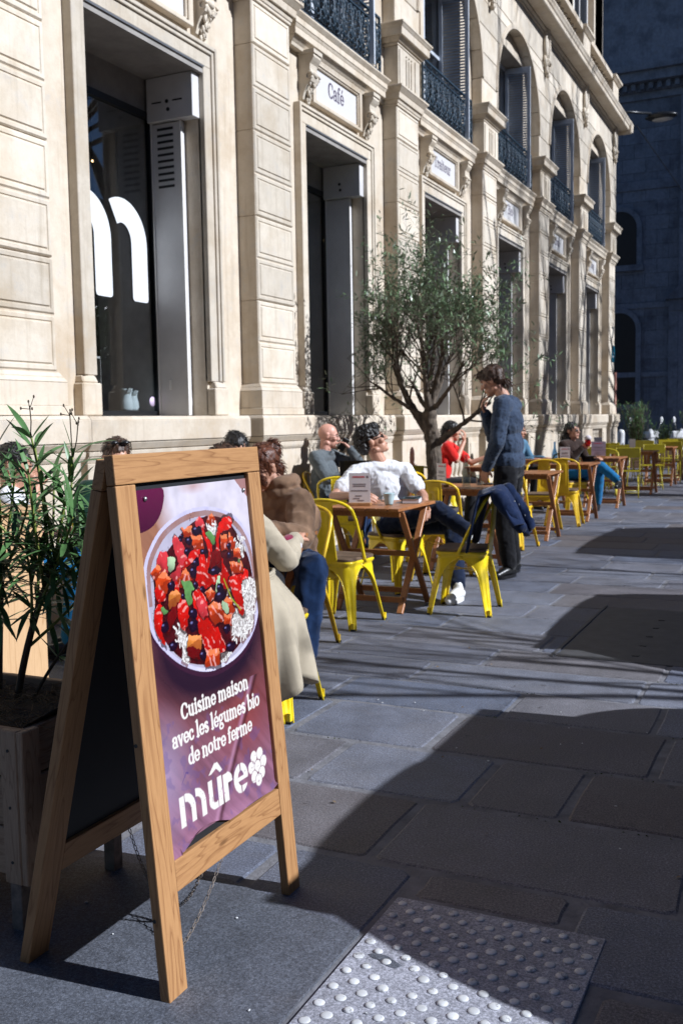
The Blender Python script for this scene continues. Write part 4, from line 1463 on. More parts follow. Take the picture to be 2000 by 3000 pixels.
# ---- the poster: painted in millimetres of the board face
RIM=[(86,1032),(126,1079),(176,1116),(266,1144),(367,1152),(474,1131),(545,1095),(593,1035),(607,963),(609,892),(599,837),(559,775),(475,729),(372,715),(289,724),(198,763),(136,811),(92,859),(81,911),(81,976)]
FOOD=[(121,1008),(219,1073),(324,1121),(414,1123),(493,1095),(543,1029),(571,982),(581,919),(577,841),(541,792),(453,747),(375,730),(283,745),(208,771),(140,835),(108,887),(121,960)]
PIECES=[('o',[(377,1106),(400,1127),(418,1097),(389,1094)]),('p',[(327,1111),(347,1121),(363,1107),(355,1088),(329,1096)]),('w',[(509,1042),(547,1023),(538,1005),(510,1022)]),('w',[(379,1093),(417,1092),(428,1069),(390,1074)]),('w',[(522,920),(581,919),(591,884),(561,844),(553,801),(501,778),(453,799),(452,847),(489,857),(519,846),(517,893)]),('w',[(192,851),(212,867),(233,838),(224,810),(200,820)]),('w',[(216,816),(238,814),(240,776),(224,762),(205,779)]),('w',[(369,753),(428,748),(405,731),(371,734)]),('r',[(430,1080),(457,1093),(488,1096),(491,1073),(467,1065),(438,1068),(427,1038),(435,1000),(472,954),(453,937),(417,955),(411,1003),(420,1054)]),('o',[(439,1064),(464,1060),(460,1026),(436,1031)]),('o',[(479,1064),(503,1039),(489,1020),(471,1032)]),('o',[(262,1100),(302,1100),(308,1082),(272,1081)]),('o',[(302,1076),(342,1069),(343,1038),(309,1037)]),('r',[(346,1089),(369,1060),(386,1053),(382,1020),(360,989),(343,973),(335,992),(355,1010),(369,1034),(351,1067)]),('p',[(219,1075),(243,1065),(260,1038),(260,1015),(240,998),(206,975),(191,998),(220,1006),(235,1021),(222,1040)]),('p',[(152,1047),(185,1047),(186,1008),(156,1001),(145,1019)]),('o',[(119,1008),(146,1024),(153,1003),(130,990)]),('o',[(133,985),(165,1002),(184,982),(169,957),(143,950),(130,966)]),('r',[(121,960),(135,973),(162,942),(133,935)]),('r',[(260,1015),(290,1034),(314,1039),(333,1018),(305,1017),(268,1007),(253,996)]),('d',[(385,1022),(424,1020),(416,978),(379,986)]),('r',[(332,1013),(350,1011),(344,976),(394,963),(386,949),(328,942),(310,945),(307,978)]),('o',[(227,975),(256,993),(277,970),(259,958),(229,960)]),('r',[(205,969),(218,974),(221,942),(202,952)]),('y',[(179,944),(206,953),(224,934),(212,914),(179,917)]),('r',[(118,918),(142,921),(138,895),(132,863),(144,836),(122,850),(110,882)]),('d',[(167,897),(203,913),(194,885),(160,857),(154,873)]),('r',[(209,909),(235,922),(251,887),(231,853),(212,867)]),('r',[(287,916),(323,915),(344,872),(368,826),(394,781),(382,771),(353,769),(323,783),(305,813),(288,872)]),('p',[(291,912),(323,912),(341,873),(306,869)]),('o',[(350,882),(376,891),(419,859),(416,843),(371,839),(351,858)]),('o',[(339,925),(364,931),(380,913),(353,899)]),('o',[(420,896),(454,887),(463,856),(447,848),(424,887)]),('o',[(417,849),(447,848),(442,822),(414,833)]),('r',[(463,937),(492,952),(549,949),(547,924),(518,926),(511,891),(520,851),(503,849),(476,897)]),('o',[(472,984),(523,980),(524,955),(478,959)]),('o',[(499,1018),(525,1018),(526,993),(496,1000)]),('y',[(249,827),(292,816),(286,786),(235,800)]),('d',[(235,800),(286,786),(278,765),(236,780)]),('o',[(316,772),(367,764),(365,727),(310,739)]),('g',[(235,972),(273,963),(288,946),(269,939),(273,913),(254,906),(246,933),(245,953)]),('h',[(407,959),(413,937),(405,917),(381,918),(392,942)]),('h',[(404,888),(433,885),(444,862),(428,854),(410,866)]),('g',[(139,924),(169,909),(155,902),(140,905)]),('h',[(190,1039),(216,1034),(214,1007),(189,1001),(184,1021)]),('g',[(363,1082),(391,1081),(411,1058),(399,1044),(378,1062)]),('g',[(504,990),(523,993),(517,978)])]
BEANS=[(325,1091,23,13),(255,1083,9,6),(249,1073,7,7),(287,1067,17,12),(347,1031,17,9),(471,1032,14,10),(471,1008,13,10),(306,1008,18,10),(291,988,18,14),(296,952,13,12),(391,974,28,13),(407,906,29,16),(407,927,19,13),(174,818,20,14),(146,872,18,14),(272,883,18,15),(267,854,22,18),(420,813,19,13),(431,763,29,15),(297,769,18,15),(192,968,14,11),(322,935,14,8),(237,932,10,11),(274,1041,17,10)]
STALK=[(430,947),(459,889),(499,852)]

us = np.arange(78, 594.1, 1.6)
vs = np.arange(322, 1211, 1.6)
U, V = np.meshgrid(us, vs)
def C3(*c):
    return np.array(srgb(*c))
def blendc(col, k, c):
    k = k[..., None] if k.ndim == 2 else k
    return col * (1 - k) + c * k
gr = fbm(U * 0.75 + V * 0.66, (V * 0.75 - U * 0.66) * 0.10, 0.055, 3, 4)      # wood grain, slanting
gr2 = fbm(U, V, 0.03, 9, 4)
t = np.clip((V - 322) / 330, 0, 1)
col = np.zeros(U.shape + (3,))
base_lo = C3(148, 104, 128)[None, None] * (1 - t[..., None]) + C3(112, 66, 72)[None, None] * t[..., None]
col = base_lo * (0.55 + 0.9 * gr[..., None])
wl = np.clip(1 - np.hypot((U - 90) / 130, (V - 520) / 190), 0, 1)
col = blendc(col, wl * 0.8, C3(176, 154, 186))
rd = np.clip(1 - np.hypot((U - 470) / 200, (V - 560) / 150), 0, 1)
col = blendc(col, rd * 0.65, C3(150, 62, 52))
col = blendc(col, np.clip((gr2 - 0.58) * 4, 0, 0.35) * (V < 640), C3(98, 84, 140))
# seam of the table plank
sd_ = (U - 300) * 0.80 - (V - 322) * 0.60
seam = np.exp(-((sd_ + 8) / 9) ** 2) * (V < 660)
col = blendc(col, seam * 0.75, C3(60, 26, 30))
col = blendc(col, np.exp(-((sd_ + 24) / 8) ** 2) * (V < 660) * 0.5, C3(200, 150, 180))
# top: table, cloth, glass of wine
topm = np.clip((V - 900) / 120, 0, 1)
col = blendc(col, topm, (C3(158, 108, 84) * (0.7 + 0.6 * gr[..., None])))
cl = inpoly(U, V, [(205, 1212), (600, 1212), (600, 960), (480, 1060), (330, 1130), (195, 1130)])
cl2 = fbm(U, V, 0.02, 21, 3)
clf = np.clip((U - 150 + (V - 1130) * 0.25) / 90.0, 0, 1) * np.clip((V - 1010 + (U - 200) * 0.28) / 80.0, 0, 1)
col = blendc(col, clf, C3(222, 214, 226) * (0.72 + 0.5 * cl2[..., None]))
bd2 = inpoly(U, V, [(300, 1212), (400, 1212), (250, 1150), (215, 1150), (205, 1180)])
col = blendc(col, np.clip(1 - np.hypot((U - 330) / 80, (V - 1205) / 22), 0, 1) * 0.6, C3(176, 112, 90))
glw = inpoly(U, V, smoothpoly([(60, 1105), (136, 1113), (185, 1150), (208, 1215), (120, 1230), (60, 1215)]))
col = np.where(glw[..., None], C3(88, 14, 52) * (0.45 + 0.75 * np.clip((V - 1100) / 110, 0, 1))[..., None] + C3(36, 16, 44) * 0.5, col)
col = blendc(col, inpoly(U, V, [(530, 1212), (600, 1212), (600, 1150)]) * 0.8, C3(150, 84, 66))
# bowl
rim = smoothpoly(RIM)
cx, cy = 345, 935
def sc(P, k, dy=0):
    return [(cx + (x - cx) * k, cy + (y - cy) * k + dy) for x, y in P]
shadow = inpoly(U, V, sc(rim, 1.03, -34)) 
dsh = np.clip(1 - (np.hypot((U - 345) / 330, (V - 800) / 195)), 0, 1)
col = blendc(col, np.clip(dsh * 2.6, 0, 0.93) * (V < 860), C3(30, 18, 40))
col = np.where(inpoly(U, V, sc(rim, 1.0, -14))[..., None], C3(60, 30, 52), col)
ins = inpoly(U, V, rim)
rimc = C3(206, 200, 228) * (0.85 + 0.3 * fbm(U, V, 0.05, 5, 3)[..., None])
col = np.where(ins[..., None], rimc, col)
col = blendc(col, ins * np.clip((760 - V) / 60, 0, 0.6), C3(236, 232, 250))
i2 = inpoly(U, V, sc(rim, 0.955))
wallc = C3(186, 180, 198) * (0.85 + 0.25 * fbm(U, V, 0.04, 8, 3)[..., None])
col = np.where(i2[..., None], wallc, col)
ring = i2 & ~inpoly(U, V, sc(rim, 0.90, -3)) & (V > 930)
col = blendc(col, ring * (0.55 + 0.4 * gr2), C3(150, 96, 72))
spk = (vnoise(U, V, 0.16, 77) > 0.93) & i2
col = blendc(col, spk * 0.6, C3(80, 60, 70))
fo = inpoly(U, V, smoothpoly(FOOD))
fn = fbm(U, V, 0.09, 31, 3)
col = np.where(fo[..., None], C3(70, 12, 20) * (0.15 + 1.6 * fn[..., None]), col)
PC = {'r': (226, 22, 12), 'o': (226, 74, 22), 'p': (226, 62, 70), 'd': (124, 12, 18), 'y': (246, 148, 62), 'w': (240, 232, 226), 'g': (112, 164, 92), 'h': (196, 224, 178)}
hi = fbm(U, V, 0.075, 50, 3)
Uw = U + 13 * (fbm(U, V, 0.07, 201, 3) - 0.5)
Vw = V + 13 * (fbm(U, V, 0.07, 233, 3) - 0.5)
for n_, (kk, P) in enumerate(PIECES):
    mx_, my_ = sum(p[0] for p in P) / len(P), sum(p[1] for p in P) / len(P)
    g_ = 1.28 if kk in 'roydp' else 1.1
    P = [(mx_ + (p[0] - mx_) * g_, my_ + (p[1] - my_) * g_) for p in P]
    if kk in 'rpgh':
        P = smoothpoly(P, 1)
    xs_ = [p[0] for p in P]
    ys_ = [p[1] for p in P]
    x0, x1, y0, y1 = min(xs_), max(xs_), min(ys_), max(ys_)
    outl = inpoly(Uw, Vw, [((x0 + x1) / 2 + (p[0] - (x0 + x1) / 2) * 1.14, (y0 + y1) / 2 + (p[1] - (y0 + y1) / 2) * 1.12 - 3.5) for p in P])
    col = blendc(col, outl * 0.8, C3(46, 8, 14) if kk not in 'w' else C3(120, 84, 80))
    k = inpoly(Uw, Vw, P) & i2
    gx = np.clip((V - y0) / (y1 - y0 + 1e-6), 0, 1) * 0.6 + np.clip((U - x0) / (x1 - x0 + 1e-6), 0, 1) * 0.25
    sh_ = (0.40 + 0.70 * gx) * (0.55 + 0.9 * fbm(U, V, 0.045, 140 + n_, 4))
    if kk == 'w':
        grain = vnoise(U * 1.0 + V * 0.5, V, 0.13, 60 + n_)
        sh_ = 0.35 + 0.4 * grain
    col = np.where(k[..., None], C3(*PC[kk]) * sh_[..., None], col)
    if kk in 'oy':       # cut faces of the cubes: a pale top and a dark flank
        tp_ = [(p[0], p[1]) for p in P if p[1] > (y0 + y1) / 2]
        flank = k & (Vw - y0 < (y1 - y0) * 0.38 + 0.25 * (Uw - x0))
        col = blendc(col, flank * 0.55, C3(120, 22, 10))
        fac = k & (Vw - y0 > (y1 - y0) * 0.80 - 0.2 * (Uw - x0))
        col = blendc(col, fac * 0.45, C3(255, 168, 110))
    if kk == 'w':
        rg = np.random.default_rng(500 + n_)
        for _g in range(int(24 + (x1 - x0) * (y1 - y0) / 70)):
            gx0, gy0 = rg.uniform(x0 - 6, x1 + 6), rg.uniform(y0 - 6, y1 + 6)
            if not inpoly(np.array([[gx0]]), np.array([[gy0]]), P)[0, 0] and rg.random() < 0.7:
                continue
            ga = rg.uniform(0, pi)
            dx_, dy_ = U - gx0, V - gy0
            q1, q2 = (dx_ * cos(ga) + dy_ * sin(ga)) / 8.5, (-dx_ * sin(ga) + dy_ * cos(ga)) / 2.8
            col = blendc(col, ((q1 ** 2 + (q2 + 0.5) ** 2) < 1.5) * i2 * 0.45, C3(110, 80, 84))
            col = blendc(col, ((q1 ** 2 + q2 ** 2) < 1) * i2 * 1.0, C3(250, 246, 240) * rg.uniform(0.75, 1.0))
    if kk in 'rop':
        st_ = np.abs(np.sin((Uw * cos(n_ * 1.7) + Vw * sin(n_ * 1.7)) * 0.16 + n_))
        gl = np.clip((st_ * fbm(U, V, 0.06, 80 + n_, 3) - 0.50) * 5, 0, 0.55) * k
        col = blendc(col, gl, C3(255, 190, 180))
for (bx_, by_, ra, rb) in BEANS:
    d = np.hypot((Uw - bx_) / ra / 0.95, (Vw - by_) / rb / 0.95)
    col = np.where((d < 1)[..., None], C3(34, 14, 40) * (0.5 + 0.7 * (1 - d[..., None])), col)
    hl = np.clip(1 - np.hypot((U - bx_ + ra * 0.3) / (ra * 0.35), (V - by_ - rb * 0.35) / (rb * 0.25)), 0, 1)
    col = blendc(col, hl * 0.8, C3(150, 150, 215))
col = blendc(col, cover([(STALK[i][0], STALK[i][1], STALK[i + 1][0], STALK[i + 1][1], 2.2) for i in range(2)], U, V, 2.0), C3(150, 160, 40))
# lettering
white = C3(244, 238, 230)
def write(text, x0, x1, y, xh):
    _, wd = layout(text, xh, 0.30, 0.15)
    segs, _ = layout(text, xh, 0.30, 0.15, 0, y)
    k = (x1 - x0) / wd
    return [(a * k + x0, b, c * k + x0, d, r) for a, b, c, d, r in segs]
for args in (('Cuisine maison', 176, 500, 632, 27), ('avec les légumes bio', 128, 550, 572, 27), ('de notre ferme', 188, 498, 514, 27)):
    col = blendc(col, cover(write(*args), U, V, 1.8), white)
# logo word
lg = np.zeros(U.shape, bool)
def rect(x0, x1, y0, y1):
    return (U > x0) & (U < x1) & (V > y0) & (V < y1)
def archl(x0, x1, ytop, ybot, st):
    """bent stem: quarter arch on top, leg on the right"""
    r = x1 - x0
    rr_ = min(r, 44)
    o = ((U > x0) & (U < x1) & (V > ybot) & (V < ytop))
    cut = (V > ytop - rr_) & (np.hypot((U - x0) / r, (V - ytop + rr_) / rr_) > 1)
    inn = (U < x1 - st) & (V < ytop - rr_) | ((V >= ytop - rr_) & (U < x1 - st) & (np.hypot((U - x0) / (r - st), (V - ytop + rr_) / (rr_ - st)) < 1))
    return o & ~cut & ~inn
lg |= rect(132, 153, 372, 449)
lg |= archl(156, 199, 451, 372, 20)
lg |= archl(202, 245, 449, 370, 20)
lg |= rect(259, 279, 388, 446) | ((V <= 389) & (V > 367) & (np.hypot((U - 289) / 30, (V - 392) / 25) < 1) & ((np.hypot((U - 291) / 12, (V - 392) / 8) > 1)) & (U < 300))
lg |= rect(302, 324, 368, 445)
lg |= inpoly(U, V, [(266, 460), (297, 484), (312, 482), (331, 456), (318, 454), (303, 468), (279, 460)])
lg |= rect(330, 352, 368, 441) | (archl(350, 374, 443, 412, 40) & (V > 414))
e_ = np.hypot((U - 417) / 36, (V - 405) / 40)
e_in = np.hypot((U - 417) / 15, (V - 405) / 20)
le_ = (e_ < 1) & (e_in > 1)
le_ &= ~((U > 417) & (V < 402) & (V > 384)) 
le_ |= rect(402, 451, 398, 410)
le_ &= ~((np.abs(U - 417) < 2) & (V > 424)) & ~((np.abs(U - 417) < 2) & (V < 384))
lg |= le_
for bx_, by_ in [(491, 439), (524, 440), (540, 413), (474, 414), (507, 409), (527, 385), (486, 385), (507, 370)]:
    d = np.hypot((U - bx_) / 16.5, (V - by_) / 16.5)
    lg &= ~(d < 1.12)
    lg |= d < 1
# soften by one cell
lgf = lg.astype(float)
lgf[1:-1, 1:-1] = (lgf[1:-1, 1:-1] * 4 + lgf[:-2, 1:-1] + lgf[2:, 1:-1] + lgf[1:-1, :-2] + lgf[1:-1, 2:]) / 8
wear = np.clip((fbm(U, V, 0.12, 99, 3) - 0.72) * 6, 0, 0.5)
col = blendc(col, lgf * (1 - wear), white)
# scuffs
sc_ = cover([(150, 478, 172, 500, 1.2), (172, 500, 180, 497, 2.5), (196, 560, 199, 530, 1.0)], U, V, 1.5)
col = blendc(col, sc_ * 0.6, C3(70, 56, 130))
def poster_pt(u, v):
    # torn and slightly lifted lower edge
    x = -0.0120
    if v < 350:
        x += 0.010 * ((350 - v) / 28.0) ** 2 * (0.4 + 0.6 * sin(u / 75.0) ** 2)
    vv = v
    if v < 336:
        lift = 0.0
        if 120 < u < 330:
            lift = 24 * sin(pi * (u - 120) / 210.0)
        if u < 110:
            lift = -12 + (110 - u) * 0.1
        if u > 560:
            lift = (u - 560) * 0.3
        vv = v + lift * (336 - v) / 14.0
    return (x, u / 1000.0, vv / 1000.0)
me = grid_print('poster', us, vs, np.clip(col * 0.70, 0, 1), M['poster'], poster_pt)
po = put('poster', me, bd)
po.matrix_local = frontT()

# ================================================================ CHAIRS AND TABLES
def rsq(p, a, c):
    """point on a rounded square (half size a, corner radius c), p = arc distance from the corner's middle, corner (+,+)"""
    q = c * pi / 4
    if abs(p) <= q:
        t = pi / 4 + p / c
        return (a - c + c * cos(t), a - c + c * sin(t), cos(t), sin(t))
    if p > q:
        return (a - c - (p - q), a, 0, 1)
    return (a, a - c + (p + q), 1, 0)
def metal_chair_meshes(mat):
    D = {}
    # four sheet-metal legs that grow out of the skirt in an arch
    legs = []
    for sx, sy in ((1, 1), (-1, 1), (-1, -1), (1, -1)):
        m = MB()
        nu, nt = 10, 12
        rows_ = []
        edgeL, edgeR = [], []
        for j in range(nt + 1):
            t = j / nt
            z = 0.415 * (1 - t)
            spl = 0.165 + 0.062 * t
            hw = 0.023 + 0.022 * (1 - t) + 0.134 * exp(-t * 6.5) * (1 - t)
            row = []
            for i in range(nu + 1):
                u = -1 + 2 * i / nu
                x, y, nx, ny = rsq(u * hw, spl, 0.045)
                bulge = -0.010 * exp(-(u / 0.35) ** 2) * (t > 0.15) * (t < 0.9)
                x += nx * bulge
                y += ny * bulge
                row.append((sx * x, sy * y, z))
            rows_.append(row)
            edgeL.append(row[0])
            edgeR.append(row[-1])
        vs = [p for r in rows_ for p in r]
        fs = []
        W = nu + 1
        for j in range(nt):
            for i in range(nu):
                q = (j * W + i, j * W + i + 1, (j + 1) * W + i + 1, (j + 1) * W + i)
                fs.append(q if sx * sy < 0 else q[::-1])
        m.add(vs, fs, True)
        m.tube(edgeL, 0.0055, 6)
        m.tube(edgeR, 0.0055, 6)
        f = (sx * (0.227 - 0.013), sy * (0.227 - 0.013))
        m.box(f[0] - 0.008, f[0] + 0.009, f[1] - 0.008, f[1] + 0.009, 0.012, 0.05)
        legs.append(m.mesh('leg', mat))
    D['leg'] = legs
    D['foot'] = [MB().box(sx * 0.214 - 0.012, sx * 0.214 + 0.012, sy * 0.214 - 0.012, sy * 0.214 + 0.012, 0.0, 0.012).mesh('foot', M['rubber']) for sx, sy in ((1, 1), (-1, 1), (-1, -1), (1, -1))]
    # seat pan
    def loop(a, c, z, n=8):
        out = []
        for k in range(4):
            for i in range(n + 1):
                t = pi / 2 * i / n
                x, y = a - c + c * cos(t), a - c + c * sin(t)
                for _ in range(k):
                    x, y = -y, x
                out.append((x, y, z))
        return out
    m = MB()
    rings = [loop(0.166, 0.05, 0.385), loop(0.167, 0.05, 0.41), loop(0.178, 0.055, 0.425), loop(0.180, 0.055, 0.435), loop(0.174, 0.055, 0.442), loop(0.15, 0.05, 0.438)]
    n = len(rings[0])
    m.add([p for r in rings for p in r], [(a * n + i, a * n + (i + 1) % n, (a + 1) * n + (i + 1) % n, (a + 1) * n + i) for a in range(len(rings) - 1) for i in range(n)] + [tuple(range((len(rings) - 1) * n, len(rings) * n))], True)
    D['seat'] = m.mesh('seat', mat)
    m = MB()
    rings = [loop(0.172, 0.06, 0.440), loop(0.178, 0.06, 0.446), loop(0.178, 0.06, 0.458), loop(0.170, 0.06, 0.464)]
    m.add([p for r in rings for p in r], [(a * n + i, a * n + (i + 1) % n, (a + 1) * n + (i + 1) % n, (a + 1) * n + i) for a in range(3) for i in range(n)] + [tuple(range(3 * n, 4 * n))], False)
    D['seat_pad'] = m.mesh('seat_pad', M['pad'])
    # hoop
    pts = [(-0.183, 0.015, 0.425), (-0.186, -0.01, 0.47), (-0.196, -0.075, 0.60), (-0.202, -0.135, 0.715)]
    for i in range(1, 12):
        a = pi - pi * i / 12
        pts.append((0.202 * cos(a) * (1.0), -0.150 - 0.055 * sin(a) ** 0.7 , 0.745 + 0.105 * sin(a) ** 0.75))
    pts += [(0.202, -0.135, 0.715), (0.196, -0.075, 0.60), (0.186, -0.01, 0.47), (0.183, 0.015, 0.425)]
    D['back_frame'] = MB().tube(pts, 0.0115, 8).mesh('back_frame', mat)
    # splat: a curved plate with an embossed field
    m = MB()
    nz, nx = 12, 10
    def spl_pt(s, t, off=0.0):
        z = 0.425 + 0.415 * t
        wd = 0.066 + 0.010 * (1 - t)
        y = -0.172 - 0.035 * t - 0.010 * sin(pi * t) - 0.004 * cos(s * pi / 2)
        return (s * wd, y - off, z)
    for side, off in ((1, 0.0), (-1, 0.004)):
        vs = []
        for j in range(nz + 1):
            for i in range(nx + 1):
                s, t = -1 + 2 * i / nx, j / nz
                e = 0.004 if (abs(s) < 0.62 and 0.20 < t < 0.90 and not (abs(s) < 0.38 and 0.30 < t < 0.82)) else 0.0
                vs.append(spl_pt(s, t, off + e))
        W = nx + 1
        fs = [(j * W + i, j * W + i + 1, (j + 1) * W + i + 1, (j + 1) * W + i) for j in range(nz) for i in range(nx)]
        m.add(vs, fs if side > 0 else [q[::-1] for q in fs])
    for s in (-1, 1):
        m.tube([spl_pt(s, j / nz, 0.002) for j in range(nz + 1)], 0.004, 5)
    D['backrest'] = m.mesh('backrest', mat)
    D['brace'] = MB().beam((-0.16, -0.16, 0.30), (0.16, 0.16, 0.30), 0.02, 0.004).beam((-0.16, 0.16, 0.305), (0.16, -0.16, 0.305), 0.02, 0.004).mesh('brace', mat)
    return D
CH = {k: metal_chair_meshes(M[k]) for k in ('yellow', 'yellow2', 'lime')}
G_CH = 'yellow metal cafe chairs with wooden seat pads'
def chair(x, y, rz, label, kind='yellow'):
    """front of the chair looks along its local +y"""
    r = thing('cafe_chair', label, 'chair', (x, y, 0), rz, G_CH)
    D = CH[kind]
    for i in range(4):
        l = put('leg', D['leg'][i], r)
        put('foot', D['foot'][i], l)
    for k in ('seat', 'seat_pad', 'back_frame', 'backrest', 'brace'):
        put(k, D[k], r)
    return r
NEG = pi          # facing -Y
WEST = pi / 2     # facing -X
EAST = -pi / 2    # facing +X
chair(2.575, 6.72, WEST + 0.10, 'bright yellow chair with a navy jacket hung over its back')
chair(1.93, 6.02, -0.10, 'yellow chair seen from behind, pushed towards the near wooden table')
chair(1.97, 5.24, NEG + 0.05, 'ochre yellow chair carrying the woman in the brown jacket', 'yellow2')
chair(2.45, 4.06, EAST + 0.1, 'yellow chair half hidden under the beige trench coat')
chair(1.76, 7.42, EAST - 0.35, 'yellow chair under the man in the white T-shirt')
chair(0.30, 9.10, EAST + 0.25, 'yellow chair of the bald man by the wall', 'yellow2')
chair(0.80, 8.42, 0.35, 'empty yellow chair with embossed back in front of the bald man')
chair(1.93, 8.02, 0.05, 'yellow chair standing with its back to us behind the man in white', 'yellow2')
chair(0.55, 12.02, EAST + 0.2, 'yellow chair of the person in the red shirt')
chair(0.74, 10.45, 0.6, 'lime yellow chair back low beside the olive trunk', 'lime')
chair(0.95, 13.3, NEG - 0.4, 'small yellow chair beyond the glasses, facing the red shirt', 'yellow2')
chair(1.93, 10.22, -0.15, 'yellow chair just right of the standing man', 'yellow2')
chair(1.84, 11.86, NEG + 0.1, 'yellow chair across the table beyond the standing man', 'yellow2')
chair(1.95, 12.60, 0.08, 'yellow chair with back to us in the middle of the far row', 'yellow2')
chair(1.66, 14.30, EAST - 0.75, 'yellow chair holding the woman in blue jeans', 'yellow2')
chair(1.80, 16.15, NEG + 0.2, 'olive yellow chair just beyond the woman in blue jeans', 'lime')
chair(1.05, 6.05, EAST + 0.6, 'yellow chair of the dark haired person behind the board')
chair(0.85, 4.95, EAST + 0.4, 'yellow chair behind the oleander leaves')

# folding wooden table: slatted top, crossed legs on two sides
TZ = 0.755
def table_meshes(mat):
    D = {}
    W, L = 0.58, 0.74
    n = 7
    sl = (W - 0.006 * (n - 1)) / n
    D['slat'] = MB().box(-sl / 2, sl / 2, -L / 2, L / 2, TZ - 0.022, TZ).mesh('slat', mat, 0.002)
    D['slats'] = [-W / 2 + sl / 2 + i * (sl + 0.006) for i in range(n)]
    D['apron'] = [MB().box(-W / 2 + 0.02, W / 2 - 0.02, y - 0.011, y + 0.011, TZ - 0.065, TZ - 0.0235).mesh('apron', mat, 0.002) for y in (-0.29, 0.29)]
    D['leg'] = []
    for x in (-0.255, 0.255):
        for s in (-1, 1):
            xo = x + (0.013 if (s > 0) == (x > 0) else -0.013)
            D['leg'].append(MB().beam((xo, -s * 0.27, TZ - 0.03), (xo, s * 0.25, 0.0), 0.022, 0.045, (1, 0, 0)).mesh('leg', mat, 0.003))
    D['rail'] = [MB().box(-0.25, 0.25, y - 0.011, y + 0.011, z - 0.02, z + 0.02).mesh('rail', mat, 0.002) for y, z in ((-0.20, 0.09), (0.20, 0.09), (-0.02, 0.40))]
    return D
TB = table_meshes(M['tablewood'])
def table(x, y, rz, label):
    r = thing('folding_table', label, 'table', (x, y, 0), rz, 'folding wooden cafe tables')
    for xx in TB['slats']:
        put('slat', TB['slat'], r, (xx, 0, 0))
    for k in ('apron', 'leg', 'rail'):
        for me in TB[k]:
            put(k, me, r)
    return r
table(1.945, 6.68, 0.0, 'near wooden table with a pale cup, a book and a menu')
table(1.93, 8.66, 0.0, 'wooden table with a glass bottle in front of the standing man')
table(0.92, 9.15, 0.1, 'wooden table by the wall in front of the bald man')
table(1.05, 12.55, 0.0, 'wooden table of the person in the red shirt')
table(1.90, 11.10, 0.0, 'wooden table just right of the standing man')
table(1.90, 13.30, 0.0, 'wooden table with a blue bottle and a small menu')
table(1.92, 15.35, 0.0, 'wooden table with a purple menu near the woman in jeans')
table(2.02, 4.56, 0.0, 'wooden table between the two women behind the board')
table(1.05, 5.35, 0.4, 'wooden table hidden behind the oleander and the board')

# folding bistro chairs and tables at the far end
def bistro_meshes(mat):
    D = {}
    D['seat_slat'] = MB().box(-0.20, 0.20, -0.022, 0.022, 0.44, 0.452).mesh('seat_slat', mat)
    D['backrest'] = MB().box(-0.20, 0.20, -0.008, 0.008, -0.085, 0.085).mesh('backrest', mat, 0.004)
    D['leg'] = []
    for x in (-0.19, 0.19):
        D['leg'].append(MB().tube([(x, 0.18, 0.0), (x, -0.17, 0.46), (x, -0.24, 0.84)], 0.009, 6).mesh('leg', mat))
        D['leg'].append(MB().tube([(x * 0.92, -0.20, 0.0), (x * 0.92, 0.16, 0.44)], 0.009, 6).mesh('leg', mat))
    D['stretcher'] = [MB().tube([(-0.19, y, z), (0.19, y, z)], 0.007, 6).mesh('stretcher', mat) for y, z in ((0.10, 0.10), (-0.14, 0.08))]
    return D
BI = bistro_meshes(M['lime'])
def bistro(x, y, rz, label):
    r = thing('folding_chair', label, 'chair', (x, y, 0), rz, 'yellow folding chairs at the far end')
    for i in range(7):
        put('seat_slat', BI['seat_slat'], r, (0, -0.17 + i * 0.055, 0))
    put('backrest', BI['backrest'], r, (0, -0.225, 0.76), (0.16, 0, 0))
    for k in ('leg', 'stretcher'):
        for me in BI[k]:
            put(k, me, r)
fars = [(1.95, 17.3, 0.2, 'nearest yellow folding chair, its backrest towards us'),
        (1.25, 17.9, 0.0, 'yellow folding chair near the wall behind the purple menu'),
        (1.55, 18.6, NEG, 'yellow folding chair facing us in the far group'),
        (2.05, 19.4, 0.3, 'yellow folding chair in the middle of the far group'),
        (1.1, 20.4, 0.1, 'small yellow folding chair by the far wall'),
        (2.15, 21.4, 0.15, 'rightmost yellow folding chair with a tall straight back'),
        (1.5, 21.9, NEG, 'yellow folding chair farthest back on the left'),
        (1.95, 22.6, NEG + .2, 'yellow folding chair beside the far planter'),
        (0.7, 18.9, 0.4, 'yellow folding chair closest to the building'),
        (1.95, 24.0, 0.1, 'last yellow folding chair before the shrubs')]
for a in fars:
    bistro(*a)
table(2.0, 18.2, 0.0, 'dark wooden table in the first far group of folding chairs')
table(1.1, 19.4, 0.0, 'wooden table near the wall among the folding chairs')
table(2.05, 20.5, 0.0, 'wooden table in the middle of the far folding chairs')
table(2.0, 22.1, 0.0, 'wooden table farthest along the terrace')

